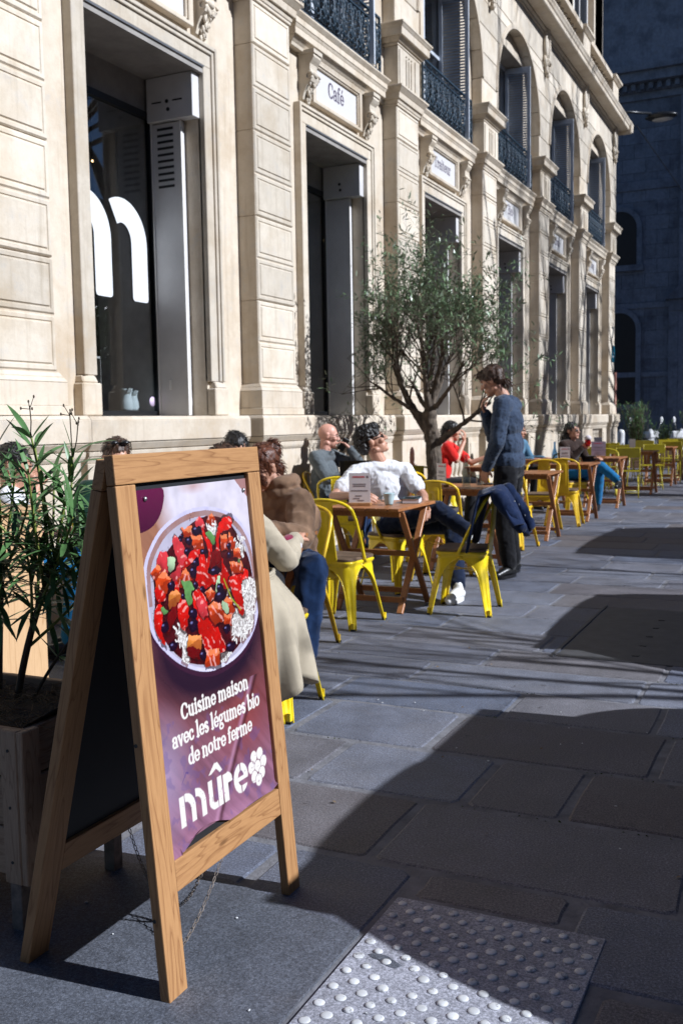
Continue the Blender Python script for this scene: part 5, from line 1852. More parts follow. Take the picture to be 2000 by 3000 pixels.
# ================================================================ THINGS ON THE TABLES
def lathe_thing(name, prof, mat, loc, label, cat, n=20, group=None):
    m = MB().lathe(prof, n, caps=False)
    o = m.build(name, mat)
    o.location = loc
    return tag(o, label, cat, group)
def menu(x, y, z, rz, h, wd, label, mat=None, lines=True):
    r = thing('menu_stand', label, 'menu', (x, y, z), rz, 'table menus in stands')
    MB().box(-0.03, 0.03, -wd / 2 - 0.005, wd / 2 + 0.005, 0.0005, 0.022).build('stand', M['board_h'], r, 0.003)
    MB().box(-0.002, 0.002, -wd / 2, wd / 2, 0.012, h).build('card', mat or M['paper'], r)
    if lines:
        for s in (-1, 1):
            m = MB()
            for i, (zz_, a, b) in enumerate([(0.66, -.3, .3), (0.60, -.3, .28), (0.46, -.4, .4), (0.30, -.2, .1), (0.22, -.3, 0.0), (.16, -.1, .2)]):
                m.box(min(s * 0.0022, s * 0.003), max(s * 0.0022, s * 0.003), a * wd, b * wd, zz_ * h - 0.004, zz_ * h + 0.003)
            struct(m.build('text_lines', M['greyprint'], r), 'stuff')
            m = MB()
            segs, wdt = layout('mure', 0.022, .3, .2)
            m.box(min(s * 0.0022, s * 0.003), max(s * 0.0022, s * 0.003), -0.32 * wd, 0.25 * wd, h * 0.86, h * 0.90)
            m.build('heading', M['redprint'], r)
            m = MB().ell((s * 0.0022, s * 0.38 * wd, h * 0.88), (0.001, 0.010, 0.010), nu=8, nv=6)
            m.build('emblem', M['greyprint'], r)
    return r
menu(1.86, 6.50, TZ, -pi / 2 + 0.25, 0.235, 0.155, 'white menu card in a wooden stand on the near table')
menu(1.75, 8.55, TZ, -pi / 2 - 0.65, 0.21, 0.15, 'slim menu card beside the glass bottle on the second table')
menu(1.83, 13.15, TZ, -pi / 2 + 0.2, 0.22, 0.13, 'small framed menu card beside the blue bottle', M['paper'])
menu(1.86, 15.25, TZ, -pi / 2 + 0.2, 0.24, 0.21, 'purple grey menu card on the table by the woman in jeans', plain('mauve_card', (0.32, 0.26, 0.34), 0.5))
menu(1.9, 18.1, TZ, -pi / 2, 0.21, 0.10, 'narrow white menu card on the far dark table', M['paper'], False)
menu(1.05, 19.4, TZ, -pi / 2, 0.22, 0.15, 'blue grey menu card on the table by the far wall', plain('blue_card', (0.20, 0.24, 0.36), 0.5), False)
cup = thing('coffee_cup', 'pale blue coffee cup held on the near table', 'cup', (2.045, 6.60, TZ))
MB().lathe([(0.005, 0.001), (0.026, 0.001), (0.030, 0.012), (0.037, 0.05), (0.041, 0.082), (0.043, 0.086), (0.039, 0.083), (0.034, 0.05), (0.025, 0.012), (0.004, 0.010)], 20, caps=False).build('bowl', M['cupblue'], cup)
MB().tube([(-0.038, 0.0, 0.066), (-0.058, 0.0, 0.066), (-0.066, 0, 0.048), (-0.056, 0, 0.028), (-0.035, 0, 0.026)], 0.0045, 7).build('handle', M['cupblue'], cup)
bk = thing('paperback_book', 'closed paperback book with a teal cover on the near table', 'book', (2.13, 6.84, TZ), 0.25)
MB().box(-0.062, 0.060, -0.092, 0.092, 0.003, 0.034).build('pages', M['paper'], bk)
MB().box(-0.066, 0.064, -0.096, 0.096, 0.0345, 0.037).box(-0.066, 0.064, -0.096, 0.096, 0.0005, 0.0025).box(-0.068, -0.0665, -0.096, 0.096, 0.0005, 0.037).build('cover', M['bookcover'], bk)
tag(MB().box(-0.035, 0.035, -0.07, 0.07, 0.0, 0.007).build('mobile_phone', M['dark'], None, 0.002), 'dark phone lying on top of the book', 'phone').location = (2.13, 6.85, TZ + 0.0375)
def bottle(x, y, z, label, mat):
    b = thing('glass_bottle', label, 'bottle', (x, y, z))
    MB().lathe([(0.002, 0.001), (0.036, 0.002), (0.038, 0.02), (0.038, 0.13), (0.030, 0.17), (0.015, 0.21), (0.0135, 0.275), (0.016, 0.277), (0.016, 0.29), (0.012, 0.29), (0.011, 0.21), (0.026, 0.17), (0.034, 0.13), (0.034, 0.01), (0.002, 0.008)], 18, caps=False).build('body', mat, b)
bottle(1.995, 8.52, TZ, 'clear tall water bottle on the second table', M['glassware'])
bottle(1.70, 13.12, TZ, 'blue tinted water bottle on the far table', glass('blue_glass', (0.55, 0.68, 0.80)))
bottle(0.75, 14.9, 1.30 - 0.35, 'distant bottle behind the standing man', M['glassware'])
def tumbler(x, y, z, label):
    return lathe_thing('glass_tumbler', [(0.002, 0.001), (0.026, 0.001), (0.034, 0.10), (0.0325, 0.10), (0.025, 0.006), (0.002, 0.006)], M['glassware'], (x, y, z), label, 'glass', 14, 'clear drinking glasses')
tumbler(2.05, 8.74, TZ, 'clear drinking glass beside the bottle on the second table')
tumbler(1.14, 12.40, TZ, 'clear drinking glass left of the pair near the red shirt')
tumbler(1.20, 12.62, TZ, 'clear drinking glass right of the pair near the red shirt')
tumbler(1.72, 11.2, TZ, 'drinking glass on the table right of the standing man')
lathe_thing('saucer', [(0.002, 0.004), (0.05, 0.004), (0.075, 0.014), (0.076, 0.016), (0.05, 0.008), (0.002, 0.008)], M['ceramic'], (1.00, 12.35, TZ), 'white plate on the table of the red shirt', 'plate')
lathe_thing('dark_plate', [(0.002, 0.004), (0.06, 0.004), (0.09, 0.010), (0.088, 0.012), (0.06, 0.008), (0.002, 0.008)], M['dark'], (2.06, 8.92, TZ), 'small dark plate at the edge of the second table', 'plate')
# laptop in front of the bald man
lp = thing('laptop', 'open dark laptop on the table by the bald man', 'laptop', (0.78, 8.86, TZ), 0.3)
MB().box(-0.16, 0.16, -0.11, 0.11, 0.001, 0.016).build('keyboard_base', M['greymetal'], lp, 0.003)
o = MB().box(-0.16, 0.16, -0.005, 0.003, 0.0, 0.225).build('screen', M['dark'], lp, 0.003)
o.location = (0, -0.115, 0.015)
o.rotation_euler = (0.30, 0, 0)
# jugs and a sticker in the big window
def jug(x, y, s, label):
    j = thing('enamel_jug', label, 'jug', (x, y, 1.487), -0.5, 'white enamel jugs in the window')
    MB().lathe([(0.002, 0.001), (0.062 * s, 0.002), (0.066 * s, 0.02 * s), (0.058 * s, 0.09 * s), (0.046 * s, 0.14 * s), (0.052 * s, 0.185 * s), (0.060 * s, 0.20 * s), (0.055 * s, 0.198 * s), (0.042 * s, 0.14 * s), (0.05 * s, 0.02 * s), (0.002, 0.01)], 20, caps=False).build('body', M['enamelwhite'], j)
    MB().tube([(-0.045 * s, 0, 0.15 * s), (-0.09 * s, 0, 0.19 * s), (-0.115 * s, 0, 0.15 * s), (-0.10 * s, 0, 0.09 * s), (-0.058 * s, 0, 0.03 * s)], 0.009 * s, 8).build('handle', M['enamelwhite'], j)
    MB().frus((0.03 * s, 0.085 * s, -0.012 * s, 0.012 * s), 0.205 * s, (0.04 * s, 0.06 * s, -0.02 * s, 0.02 * s), 0.165 * s).build('spout', M['enamelwhite'], j)
jug(-0.87, 7.42, 1.0, 'larger white enamel jug standing in the big window')
jug(-0.90, 7.55, 0.92, 'smaller white enamel jug behind the larger one in the window')
st_ = MB().lathe([(0.001, 0), (0.045, 0), (0.045, 0.002), (0.001, 0.002)], 20, T=Matrix.Rotation(pi / 2, 4, 'Y')).build('round_sticker', plain('lilac_sticker', (0.55, 0.45, 0.62), 0.5))
st_.location = (GX + 0.005, 7.60, 1.57)
tag(st_, 'round lilac sticker at the foot of the window pane', 'sticker')
# shelves inside the shop
shf_ = thing('shop_shelf', 'white shelving unit inside the shop behind the glass', 'shelf', (-3.2, 9.1, 1.38))
for z in (0.05, 0.42, 0.80):
    MB().box(-0.15, 0.15, -1.4, 1.4, z - 0.012, z + 0.012).build('board', M['shelf'], shf_)
for y in (-1.4, -0.7, 0.0, 0.7, 1.4):
    MB().box(-0.15, 0.15, y - 0.012, y + 0.012, 0.0, 0.81).build('upright', M['shelf'], shf_)
for k, (cn, cc, y_, z_, h) in enumerate([('yellow', (.55, .48, .05), 9.6, .063, .16), ('brown', (.2, .1, .04), 9.25, .433, .2), ('white', (.6, .6, .58), 8.8, .063, .2), ('red', (.4, .05, .04), 8.5, .433, .14), ('green', (.1, .25, .06), 9.95, .433, .18)]):
    o = MB().box(-0.08, 0.08, -0.09, 0.09, 0, h).build('stored_box', plain(cn + '_packet', cc, 0.6), None, 0.006)
    o.location = (-3.2, y_, 1.38 + z_)
    tag(o, cn + ' packet on the white shelf inside the big window', 'packet', 'packets on the shop shelf')
# ceiling lamps inside
lm = NT('warm_lamp')
lm.b.inputs['Emission Color'].default_value = (1.0, 0.62, 0.25, 1)
lm.b.inputs['Emission Strength'].default_value = 6.0
lampm = lm.fin(0.5)
for k, (x, y, z) in enumerate([(-2.0, 8.6, 4.1), (-2.4, 9.9, 3.1), (-1.6, 13.3, 3.9), (-2.2, 12.2, 3.6)]):
    p_ = thing('pendant_lamp', ['warm pendant lamp high inside the big window', 'warm pendant lamp glowing lower behind the letter m', 'warm pendant lamp inside the café window', 'second warm pendant lamp deep inside the café'][k], 'lamp', (x, y, z), 0, 'pendant lamps inside the shop')
    MB().lathe([(0.02, 0.05), (0.06, 0.04), (0.11, 0.0), (0.105, 0.0), (0.05, 0.03)], 14, caps=False).build('lamp_shade', M['dark'], p_)
    MB().lathe([(0.001, 0.004), (0.09, 0.004), (0.09, 0.012), (0.001, 0.012)], 14).build('bulb', lampm, p_)
    MB().tube([(0, 0, 0.04), (0, 0, 4.6 - z)], 0.003, 5).build('cord', M['dark'], p_)

# ================================================================ PLANTER WITH OLEANDER
pl = thing('wooden_planter', 'weathered wooden planter box on steel legs at the left edge', 'planter', (0, 0, 0))
X0, X1, Y0, Y1, Z0, Z1 = 2.22, 2.93, 1.95, 2.42, 0.155, 0.56
hh = (Z1 - Z0 - 0.012) / 3
for i in range(3):
    z0 = Z0 + i * (hh + 0.006)
    MB().box(X0, X1, Y0, Y0 + 0.022, z0, z0 + hh).build('plank', M['planter'], pl, 0.003)
    MB().box(X0, X1, Y1 - 0.022, Y1, z0, z0 + hh).build('plank', M['planter'], pl, 0.003)
    MB().box(X0, X0 + 0.022, Y0 + 0.023, Y1 - 0.023, z0, z0 + hh).build('plank', M['planter'], pl, 0.003)
    MB().box(X1 - 0.022, X1, Y0 + 0.023, Y1 - 0.023, z0, z0 + hh).build('plank', M['planter'], pl, 0.003)
for y, d in ((Y0, -1), (Y1, 1)):
    for x, e in ((X0, 1), (X1, -1)):
        a, b = sorted((y, y + d * 0.022))
        c, e2 = sorted((x, x + e * 0.058))
        o = MB().box(c, e2, a - 0.001, b + 0.001, Z0 - 0.01, Z1 + 0.004).build('corner_post', M['planterv'], pl, 0.003)
        for z in (Z0 + 0.05, Z0 + 0.2, Z1 - 0.05):
            m = MB().lathe([(0.0045, 0), (0.0045, 0.0015)], 8, T=Matrix.Rotation(pi / 2, 4, 'X'))
            put('screw_head', m.mesh('screw_head', M['blackmetal']), o, ((c + e2) / 2, a - 0.001 if d < 0 else b + 0.0025, z))
MB().box(X1, X1 + 0.022, Y0 - 0.022, Y0 + 0.045, Z0 - 0.01, Z1 + 0.003).build('corner_post', M['planterv'], pl, 0.003)
for x in (X0 + 0.05, X1 - 0.045):
    for y in (Y0 + 0.02, Y1 - 0.06):
        MB().box(x - 0.02, x + 0.02, y - 0.02, y + 0.02, 0.0, Z0 + 0.1).build('leg', M['rust'], pl, 0.002)
MB().box(X0 + 0.02, X1 - 0.02, Y0 + 0.02, Y1 - 0.02, Z0 + 0.01, Z0 + 0.02).build('floor_board', M['planter'], pl)
g = MB()
n = 16
vs = [(X0 + 0.025 + (X1 - X0 - 0.05) * i / n, Y0 + 0.025 + (Y1 - Y0 - 0.05) * j / n, 0.515 + 0.018 * noise.noise(Vector((i * 0.6, j * 0.6, 2)))) for j in range(n + 1) for i in range(n + 1)]
g.add(vs, [(j * 17 + i, j * 17 + i + 1, j * 17 + 18 + i, j * 17 + 17 + i) for j in range(n) for i in range(n)], True)
struct(g.build('soil', M['soil'], pl), 'stuff')
g = MB()
rr = random.Random(2)
for k in range(420):
    x, y = rr.uniform(X0 + 0.03, X1 - 0.03), rr.uniform(Y0 + 0.03, Y1 - 0.03)
    a = rr.uniform(0, 2 * pi)
    l = rr.uniform(0.03, 0.09)
    z = 0.525 + rr.uniform(0, 0.022)
    g.tube([(x, y, z), (x + l * cos(a) * 0.5, y + l * sin(a) * 0.5, z + 0.012), (x + l * cos(a + .3), y + l * sin(a + .3), z)], 0.0011, 3, smooth=False)
struct(g.build('straw_mulch', M['straw'], pl), 'stuff')
g = MB()
g.add([(X1 - 0.03, Y0 + 0.06, 0.54), (X1 - 0.02, Y1 - 0.05, 0.53), (X1 - 0.005, Y1 - 0.02, 0.60), (X1 + 0.004, Y0 + 0.10, 0.585), (X1 - 0.015, Y0 + 0.02, 0.562)], [(0, 1, 2, 3), (0, 3, 4)])
g.build('plastic_liner', M['plastic'], pl)

# oleander: forking stems and whorls of long leaves
ol = thing('oleander_shrub', 'oleander with long narrow leaves growing from the planter', 'shrub', (0, 0, 0))
def leaf_mesh(L, wd, curl, name, mat):
    m = MB()
    n = 8
    vs = []
    for i in range(n + 1):
        t = i / n
        ww = wd * (sin(pi * min(1, t * 0.97 + 0.03)) ** 0.8) * (1 - 0.25 * t)
        z = curl * L * (t * t)
        for s, dz in ((-1, 0.25), (0, 0), (1, 0.25)):
            vs.append((s * ww, L * t, -z + dz * ww))
    fs = []
    for i in range(n):
        for k in range(2):
            fs.append((i * 3 + k, i * 3 + k + 1, i * 3 + 4 + k, i * 3 + 3 + k))
    m.add(vs, fs, True)
    return m.mesh(name, mat)
LV = [leaf_mesh(L, wd, c, 'leaf', M['oleander']) for L, wd, c in ((0.125, 0.0092, 0.10), (0.150, 0.0100, 0.22), (0.110, 0.0090, 0.03), (0.14, 0.0096, 0.35))]
rr = random.Random(21)
nleaf = 0
leaves_extra = MB()
def place_leaf(p, d, roll, scale):
    global nleaf
    if nleaf >= 290:
        me = LV[nleaf % 4]
        r, u = basis(d)
        B = Matrix((r, d, u)).transposed()
        off = [p + B @ (Vector(v.co) * scale) for v in me.vertices]
        leaves_extra.add(off, [tuple(q.vertices) for q in me.polygons], True)
        nleaf += 1
        return
    r, u = basis(d)
    r2 = r * cos(roll) + u * sin(roll)
    u2 = r2.cross(d)
    o = put('leaf', LV[nleaf % 4], ol)
    o.matrix_local = Matrix(((r2.x * scale, d.x * scale, u2.x * scale, p.x), (r2.y * scale, d.y * scale, u2.y * scale, p.y), (r2.z * scale, d.z * scale, u2.z * scale, p.z), (0, 0, 0, 1)))
    nleaf += 1
def olstem(p0, p1, bend, r0, r1, leaf_from, whorls, woody):
    p0, p1 = Vector(p0), Vector(p1)
    side = Vector((rr.uniform(-1, 1), rr.uniform(-1, 1), 0)) * bend
    pts = []
    n = 10
    for i in range(n + 1):
        t = i / n
        pts.append(p0.lerp(p1, t) + side * sin(pi * t))
    MB().tube(pts, [r0 + (r1 - r0) * i / n for i in range(n + 1)], 7).build('stem', M['stembrown'] if woody else M['stem'], ol)
    d_ = (pts[-1] - pts[-2]).normalized()
    for w_ in range(whorls):
        t = leaf_from + (1 - leaf_from) * (w_ + 0.5 * rr.random()) / max(1, whorls - 0.5)
        t = min(t, 1.0)
        k = min(n - 1, int(t * n))
        p = pts[k].lerp(pts[k + 1], t * n - k)
        axis = (pts[k + 1] - pts[k]).normalized()
        a0 = rr.uniform(0, 2 * pi)
        up = 0.25 + 0.9 * t ** 2 if t < 0.93 else 1.3
        for q in range(3):
            a = a0 + q * 2 * pi / 3 + rr.uniform(-.3, .3)
            r, u = basis(axis)
            d = (r * cos(a) + u * sin(a) + axis * (up + rr.uniform(-.35, .35)) - Vector((0, 0, 0.15 * rr.random()))).normalized()
            place_leaf(p, d, rr.uniform(-.5, .5), rr.uniform(0.75, 1.15))
    return pts
# woody trunks
t1 = olstem((2.47, 2.34, 0.50), (2.49, 2.36, 0.93), 0.01, 0.011, 0.009, 0.6, 2, True)
t2 = olstem((2.58, 2.30, 0.50), (2.74, 2.32, 0.96), 0.012, 0.012, 0.009, 0.5, 2, True)
t3 = olstem((2.62, 2.32, 0.50), (2.84, 2.38, 0.80), 0.02, 0.006, 0.004, 0.5, 4, True)
tips = [(t1[-1], (2.44, 2.28, 1.26)), (t1[-1], (2.58, 2.34, 1.22)), (t1[-2], (2.34, 2.25, 1.18)), (t1[-3], (2.62, 2.22, 1.30)), (t1[-4], (2.34, 2.40, 1.08)),
        (t2[-1], (2.74, 2.24, 1.34)), (t2[-1], (2.86, 2.28, 1.28)), (t2[-2], (2.97, 2.30, 1.16)), (t2[-3], (2.66, 2.42, 1.20)), (t2[-2], (2.58, 2.16, 1.16)), (t2[-4], (2.95, 2.36, 1.02)), (t2[-5], (2.56, 2.40, 1.04)), (t1[-3], (2.50, 2.12, 1.10)), (t2[-1], (2.80, 2.34, 1.20)), (t1[-2], (2.66, 2.30, 1.12))]
tips += [(t1[-3], (2.40, 2.18, 1.20)), (t2[-3], (2.78, 2.18, 1.24)), (t2[-2], (2.90, 2.22, 1.10)), (t2[-5], (2.84, 2.30, 1.06)), (t1[-4], (2.54, 2.30, 1.00)), (t2[-6], (2.70, 2.24, 1.02)), (t1[-5], (2.42, 2.24, 1.02)), (t2[-4], (3.00, 2.26, 1.06)), (t1[-2], (2.52, 2.20, 1.28)), (t2[-7], (2.86, 2.40, 0.94)), (t2[-2], (2.70, 2.30, 1.30)), (t1[-6], (2.60, 2.24, 0.92))]
for a, b in tips:
    olstem(a, b, 0.02, 0.0055, 0.003, 0.12, 8, False)
# flower stalks with seed heads and one long green pod
for (a, b) in [((2.62, 2.22, 1.29), (2.64, 2.19, 1.42)), ((2.74, 2.24, 1.33), (2.76, 2.22, 1.42)), ((2.86, 2.28, 1.27), (2.90, 2.26, 1.37)), ((2.80, 2.34, 1.20), (2.82, 2.32, 1.40))]:
    a, b = Vector(a), Vector(b)
    m = MB().tube([a, a.lerp(b, .5) + Vector((.004, 0, 0)), b], 0.0018, 5)
    for q in range(4):
        e = b + Vector((rr.uniform(-.02, .02), rr.uniform(-.02, .02), rr.uniform(-0.01, .03)))
        m.tube([b - Vector((0, 0, 0.01)), e], 0.0012, 4)
        m.ell(e, (0.003, 0.003, 0.005), nu=6, nv=4)
    m.build('flower_stalk', M['stembrown'], ol)
MB().tube([(2.64, 2.19, 1.40), (2.632, 2.185, 1.43), (2.625, 2.18, 1.475), (2.622, 2.18, 1.50)], [0.002, 0.007, 0.006, 0.001], 8).build('seed_pod', M['pod'], ol)
if leaves_extra.v:
    struct(leaves_extra.build('more_leaves', M['oleander'], ol), 'stuff')

# light oak counter by the wall at the left edge
ct = thing('oak_counter', 'light oak counter with an open shelf behind the oleander', 'counter', (0, 0, 0))
MB().box(1.05, 1.70, 2.3, 3.42, 0.0, 0.985).build('cabinet', M['counter'], ct, 0.002)
MB().box(1.03, 1.72, 2.3, 3.44, 0.987, 1.012).build('worktop', M['counter'], ct, 0.002)
MB().box(1.05, 1.40, 3.18, 3.20, 1.013, 1.50).build('shelf_side', M['counter'], ct, 0.002)
MB().box(1.05, 1.40, 2.3, 3.179, 1.28, 1.30).build('shelf_board', M['counter'], ct, 0.002)
MB().box(1.05, 1.07, 2.3, 3.179, 1.013, 1.28).build('shelf_back', M['counter'], ct, 0.002)

# ================================================================ OLIVE TREE
ot = thing('olive_tree', 'small olive tree with a dense silvery crown on the terrace', 'tree', (0, 0, 0))
rr = random.Random(33)
trunk = MB()
twigs = MB()
lf = MB()
CX, CY = 1.05, 10.3
tips_ = []
def limb(p, d, L, r, depth, mb):
    n = 5
    pts, rs = [p.copy()], [r]
    for i in range(n):
        d = (d + Vector((rr.uniform(-1, 1), rr.uniform(-1, 1), rr.uniform(-.5, 1.0))) * (0.13 if depth < 2 else 0.20)).normalized()
        p = p + d * L / n
        if p.x < 0.10:
            p.x = 0.10
            d.x = abs(d.x)
        pts.append(p.copy())
        rs.append(r * (1 - 0.55 * (i + 1) / n))
    mb.tube(pts, [q_ * (1.0 if depth < 2 else 0.72) for q_ in rs], 7 if depth < 2 else 4)
    if depth >= 4:
        tips_.append(pts)
        return
    kids = {0: 4, 1: 6, 2: 5, 3: 4}[depth]
    for k in range(kids):
        t = 0.45 + 0.55 * (k + rr.random()) / kids
        i = min(n - 1, int(t * n))
        q = pts[i].lerp(pts[i + 1], t * n - i)
        a, b = basis(d)
        ang = rr.uniform(0, 2 * pi)
        spread = rr.uniform(0.45, 1.0)
        nd = (d + (a * cos(ang) + b * sin(ang)) * spread * 1.1 + Vector((0, 0, 0.18))).normalized()
        limb(q, nd, L * rr.uniform(0.62, 0.86), rs[i] * rr.uniform(0.45, 0.65), depth + 1, trunk if depth < 1 else twigs)
V_ = Vector
base = [V_((CX + .02, CY, 0.30)), V_((CX, CY, 0.75)), V_((CX - .02, CY, 1.10)), V_((CX - .06, CY, 1.40))]
trunk.tube(base, [0.105, 0.088, 0.082, 0.070], 12)
trunk.ell((CX - .05, CY, 1.42), (0.075, 0.075, 0.10))
trunk.ell((CX - .03, CY, 1.18), (0.092, 0.085, 0.12))
trunk.ell((CX + .03, CY, 0.62), (0.10, 0.09, 0.16))
limb(V_((CX - .04, CY, 1.18)), V_((-.60, 0.02, .70)).normalized(), 0.92, 0.056, 1, trunk)
limb(V_((CX - .06, CY, 1.42)), V_((-.10, 0.10, 1)).normalized(), 0.74, 0.044, 1, trunk)
limb(V_((CX - .06, CY, 1.46)), V_((.22, -.1, 1)).normalized(), 0.80, 0.040, 1, trunk)
limb(V_((CX - .05, CY, 1.42)), V_((.15, .35, 1)).normalized(), 0.72, 0.034, 1, trunk)
limb(V_((CX - .05, CY, 1.45)), V_((-.12, -.35, 1)).normalized(), 0.72, 0.034, 1, trunk)
limb(V_((CX + .02, CY, 1.08)), V_((.70, -.05, .52)).normalized(), 0.80, 0.040, 1, trunk)
limb(V_((CX - .06, CY, 1.48)), V_((.02, .0, 1)).normalized(), 0.95, 0.038, 1, trunk)
limb(V_((CX - .10, CY, 1.40)), V_((-.75, -.35, .42)).normalized(), 0.74, 0.030, 1, trunk)
limb(V_((CX - .10, CY, 1.50)), V_((-.55, .45, .50)).normalized(), 0.74, 0.030, 1, trunk)
limb(V_((CX + .02, CY, 1.50)), V_((.60, -.40, .55)).normalized(), 0.70, 0.030, 1, trunk)
# leaves all along the outer twigs
for pts in tips_:
    for k in range(9 if pts[-1].z > 1.9 else 4):
        t = rr.random() ** 0.7
        i = min(len(pts) - 2, int(t * (len(pts) - 1)))
        p = pts[i].lerp(pts[i + 1], t * (len(pts) - 1) - i)
        ax = (pts[i + 1] - pts[i]).normalized()
        a, b = basis(ax)
        ang = rr.uniform(0, 2 * pi)
        d = (ax * rr.uniform(.3, 1.0) + (a * cos(ang) + b * sin(ang))).normalized()
        s1, _ = basis(d)
        s1 = (s1 + V_((rr.uniform(-.6, .6), rr.uniform(-.6, .6), rr.uniform(-.6, .6)))).normalized()
        L = rr.uniform(0.052, 0.090)
        w_ = L * 0.145
        q = p + d * L * 0.5
        lf.add([p, q + s1 * w_, p + d * L, q - s1 * w_], [(0, 1, 2, 3)])
def bark_disp(co):
    return np.array([0.010 * noise.noise(Vector((p[0] * 22, p[1] * 22, p[2] * 7))) + 0.005 * noise.noise(Vector((p[0] * 60, p[1] * 60, p[2] * 20))) for p in co])
put('trunk', remesh(trunk, 0.011, 1, 'trunk', M['bark'], bark_disp), ot)
twigs.build('branches', M['bark'], ot)
struct(lf.build('crown', M['olive'], ot), 'stuff')
pot = MB().lathe([(0.002, 0.0), (0.20, 0.0), (0.24, 0.34), (0.255, 0.35), (0.255, 0.40), (0.235, 0.40), (0.225, 0.35), (0.002, 0.33)], 24, caps=False).build('plant_pot', M['terracotta'])
pot.location = (CX, CY, 0)
tag(pot, 'dark round pot at the foot of the olive tree', 'pot')
print('olive tips', len(tips_), 'leaves', len(lf.f), 'oleander', nleaf)

# ================================================================ PEOPLE
def V3(*a):
    return Vector(a)
def head_parts(mb, c, fwd, up):
    f = Vector(fwd).normalized()
    u = (Vector(up) - f * Vector(up).dot(f)).normalized()
    r = f.cross(u)
    B = (r, f, u)
    c = Vector(c)
    P = lambda x, y, z: c + r * x + f * y + u * z
    mb.ell(P(0, -0.012, 0.030), (0.075, 0.098, 0.092), B, 16, 12)
    mb.ell(P(0, 0.025, 0.005), (0.066, 0.070, 0.085), B, 16, 12)
    mb.ell(P(0, 0.040, -0.058), (0.052, 0.055, 0.058), B, 14, 10)
    mb.ell(P(0, 0.076, -0.098), (0.024, 0.020, 0.018), B)
    mb.cap(P(-0.045, 0.000, -0.070), P(0.0, 0.070, -0.100), 0.022, 0.020, 8)
    mb.cap(P(0.045, 0.000, -0.070), P(0.0, 0.070, -0.100), 0.022, 0.020, 8)
    mb.cap(P(-0.036, 0.084, 0.032), P(0.036, 0.084, 0.032), 0.012, 0.012, 8)
    mb.cap(P(0, 0.092, 0.020), P(0, 0.113, -0.018), 0.0085, 0.0135, 8)
    mb.ell(P(0.013, 0.100, -0.022), (0.009, 0.011, 0.008), B, 8, 6)
    mb.ell(P(-0.013, 0.100, -0.022), (0.009, 0.011, 0.008), B, 8, 6)
    mb.ell(P(0, 0.091, -0.052), (0.024, 0.010, 0.007), B, 8, 6)
    mb.ell(P(0, 0.089, -0.066), (0.022, 0.011, 0.008), B, 8, 6)
    for s in (-1, 1):
        mb.ell(P(s * 0.044, 0.066, -0.018), (0.024, 0.026, 0.024), B, 10, 8)
        mb.ell(P(s * 0.077, -0.010, -0.004), (0.010, 0.019, 0.032), B, 10, 8)
        mb.ell(P(s * 0.080, -0.014, 0.012), (0.010, 0.020, 0.016), B, 8, 6)
    return P, B
def hand_parts(mb, wrist, d, n, curl=0.5, side=1, sp=1.0):
    """d: towards the fingers, n: palm side; side: which way the thumb leaves"""
    w_ = Vector(wrist)
    d = Vector(d).normalized()
    n = (Vector(n) - d * Vector(n).dot(d)).normalized()
    s = d.cross(n) * side
    for k in range(4):
        off = (k - 1.5) * 0.0195
        a = w_ + s * off * 0.6 + d * 0.012
        b = w_ + s * off + d * 0.085
        mb.cap(a, b, 0.015, 0.0125, 8)
        L = (0.040, 0.045, 0.042, 0.033)[k]
        p = b
        dd = d.copy()
        for j in range(3):
            ang = curl * (0.5, 0.9, 0.7)[j]
            dd = (dd * cos(ang) + n * sin(ang)).normalized()
            n2 = (n - dd * n.dot(dd)).normalized()
            q = p + dd * L * (1.0, 0.68, 0.55)[j]
            mb.cap(p, q, 0.0095 - 0.0008 * j, 0.0088 - 0.0008 * j, 7)
            p = q
    a = w_ + s * 0.022 + d * 0.022
    b = a + (s * 0.7 + d * 0.7 + n * 0.35).normalized() * 0.042
    c_ = b + (d * 0.9 + s * 0.1 + n * (0.3 + 0.4 * curl)).normalized() * 0.030
    mb.cap(a, b, 0.014, 0.0115, 8)
    mb.cap(b, c_, 0.011, 0.009, 8)
def shoe(name, ankle, d, mat, sole, parent, L=0.27, pitch=0.0):
    a = Vector(ankle)
    d = Vector(d).normalized()
    r, u = basis(d)
    if u.z < 0:
        u = -u
    heel = a - d * 0.055 - u * 0.055
    toe = a + d * (L - 0.10) - u * 0.062
    m = MB()
    m.cap(heel + u * 0.012, a + d * 0.05 - u * 0.035, 0.036, 0.042, 10)
    m.cap(a + d * 0.05 - u * 0.035, toe, 0.042, 0.030, 10)
    m.cap(a - u * 0.035, a + u * 0.025, 0.043, 0.042, 10)
    me = remesh(m, 0.009, 4, name, mat)
    o = put(name, me, parent)
    m = MB()
    pts = []
    for i in range(18):
        t = 2 * pi * i / 18
        y = cos(t) * L / 2 * 0.98
        x = sin(t) * (0.040 + 0.010 * cos(t)) 
        pts.append((x, y))
    c = a + d * (L / 2 - 0.095) - u * 0.083
    vs = [c + r * p[0] + d * p[1] - u * 0.012 for p in pts] + [c + r * p[0] * 1.02 + d * p[1] * 1.01 + u * 0.016 for p in pts]
    n = 18
    m.add(vs, [tuple(range(n - 1, -1, -1)), tuple(range(n, 2 * n))] + [(i, (i + 1) % n, n + (i + 1) % n, n + i) for i in range(n)])
    put('sole', m.mesh('sole', sole), o)

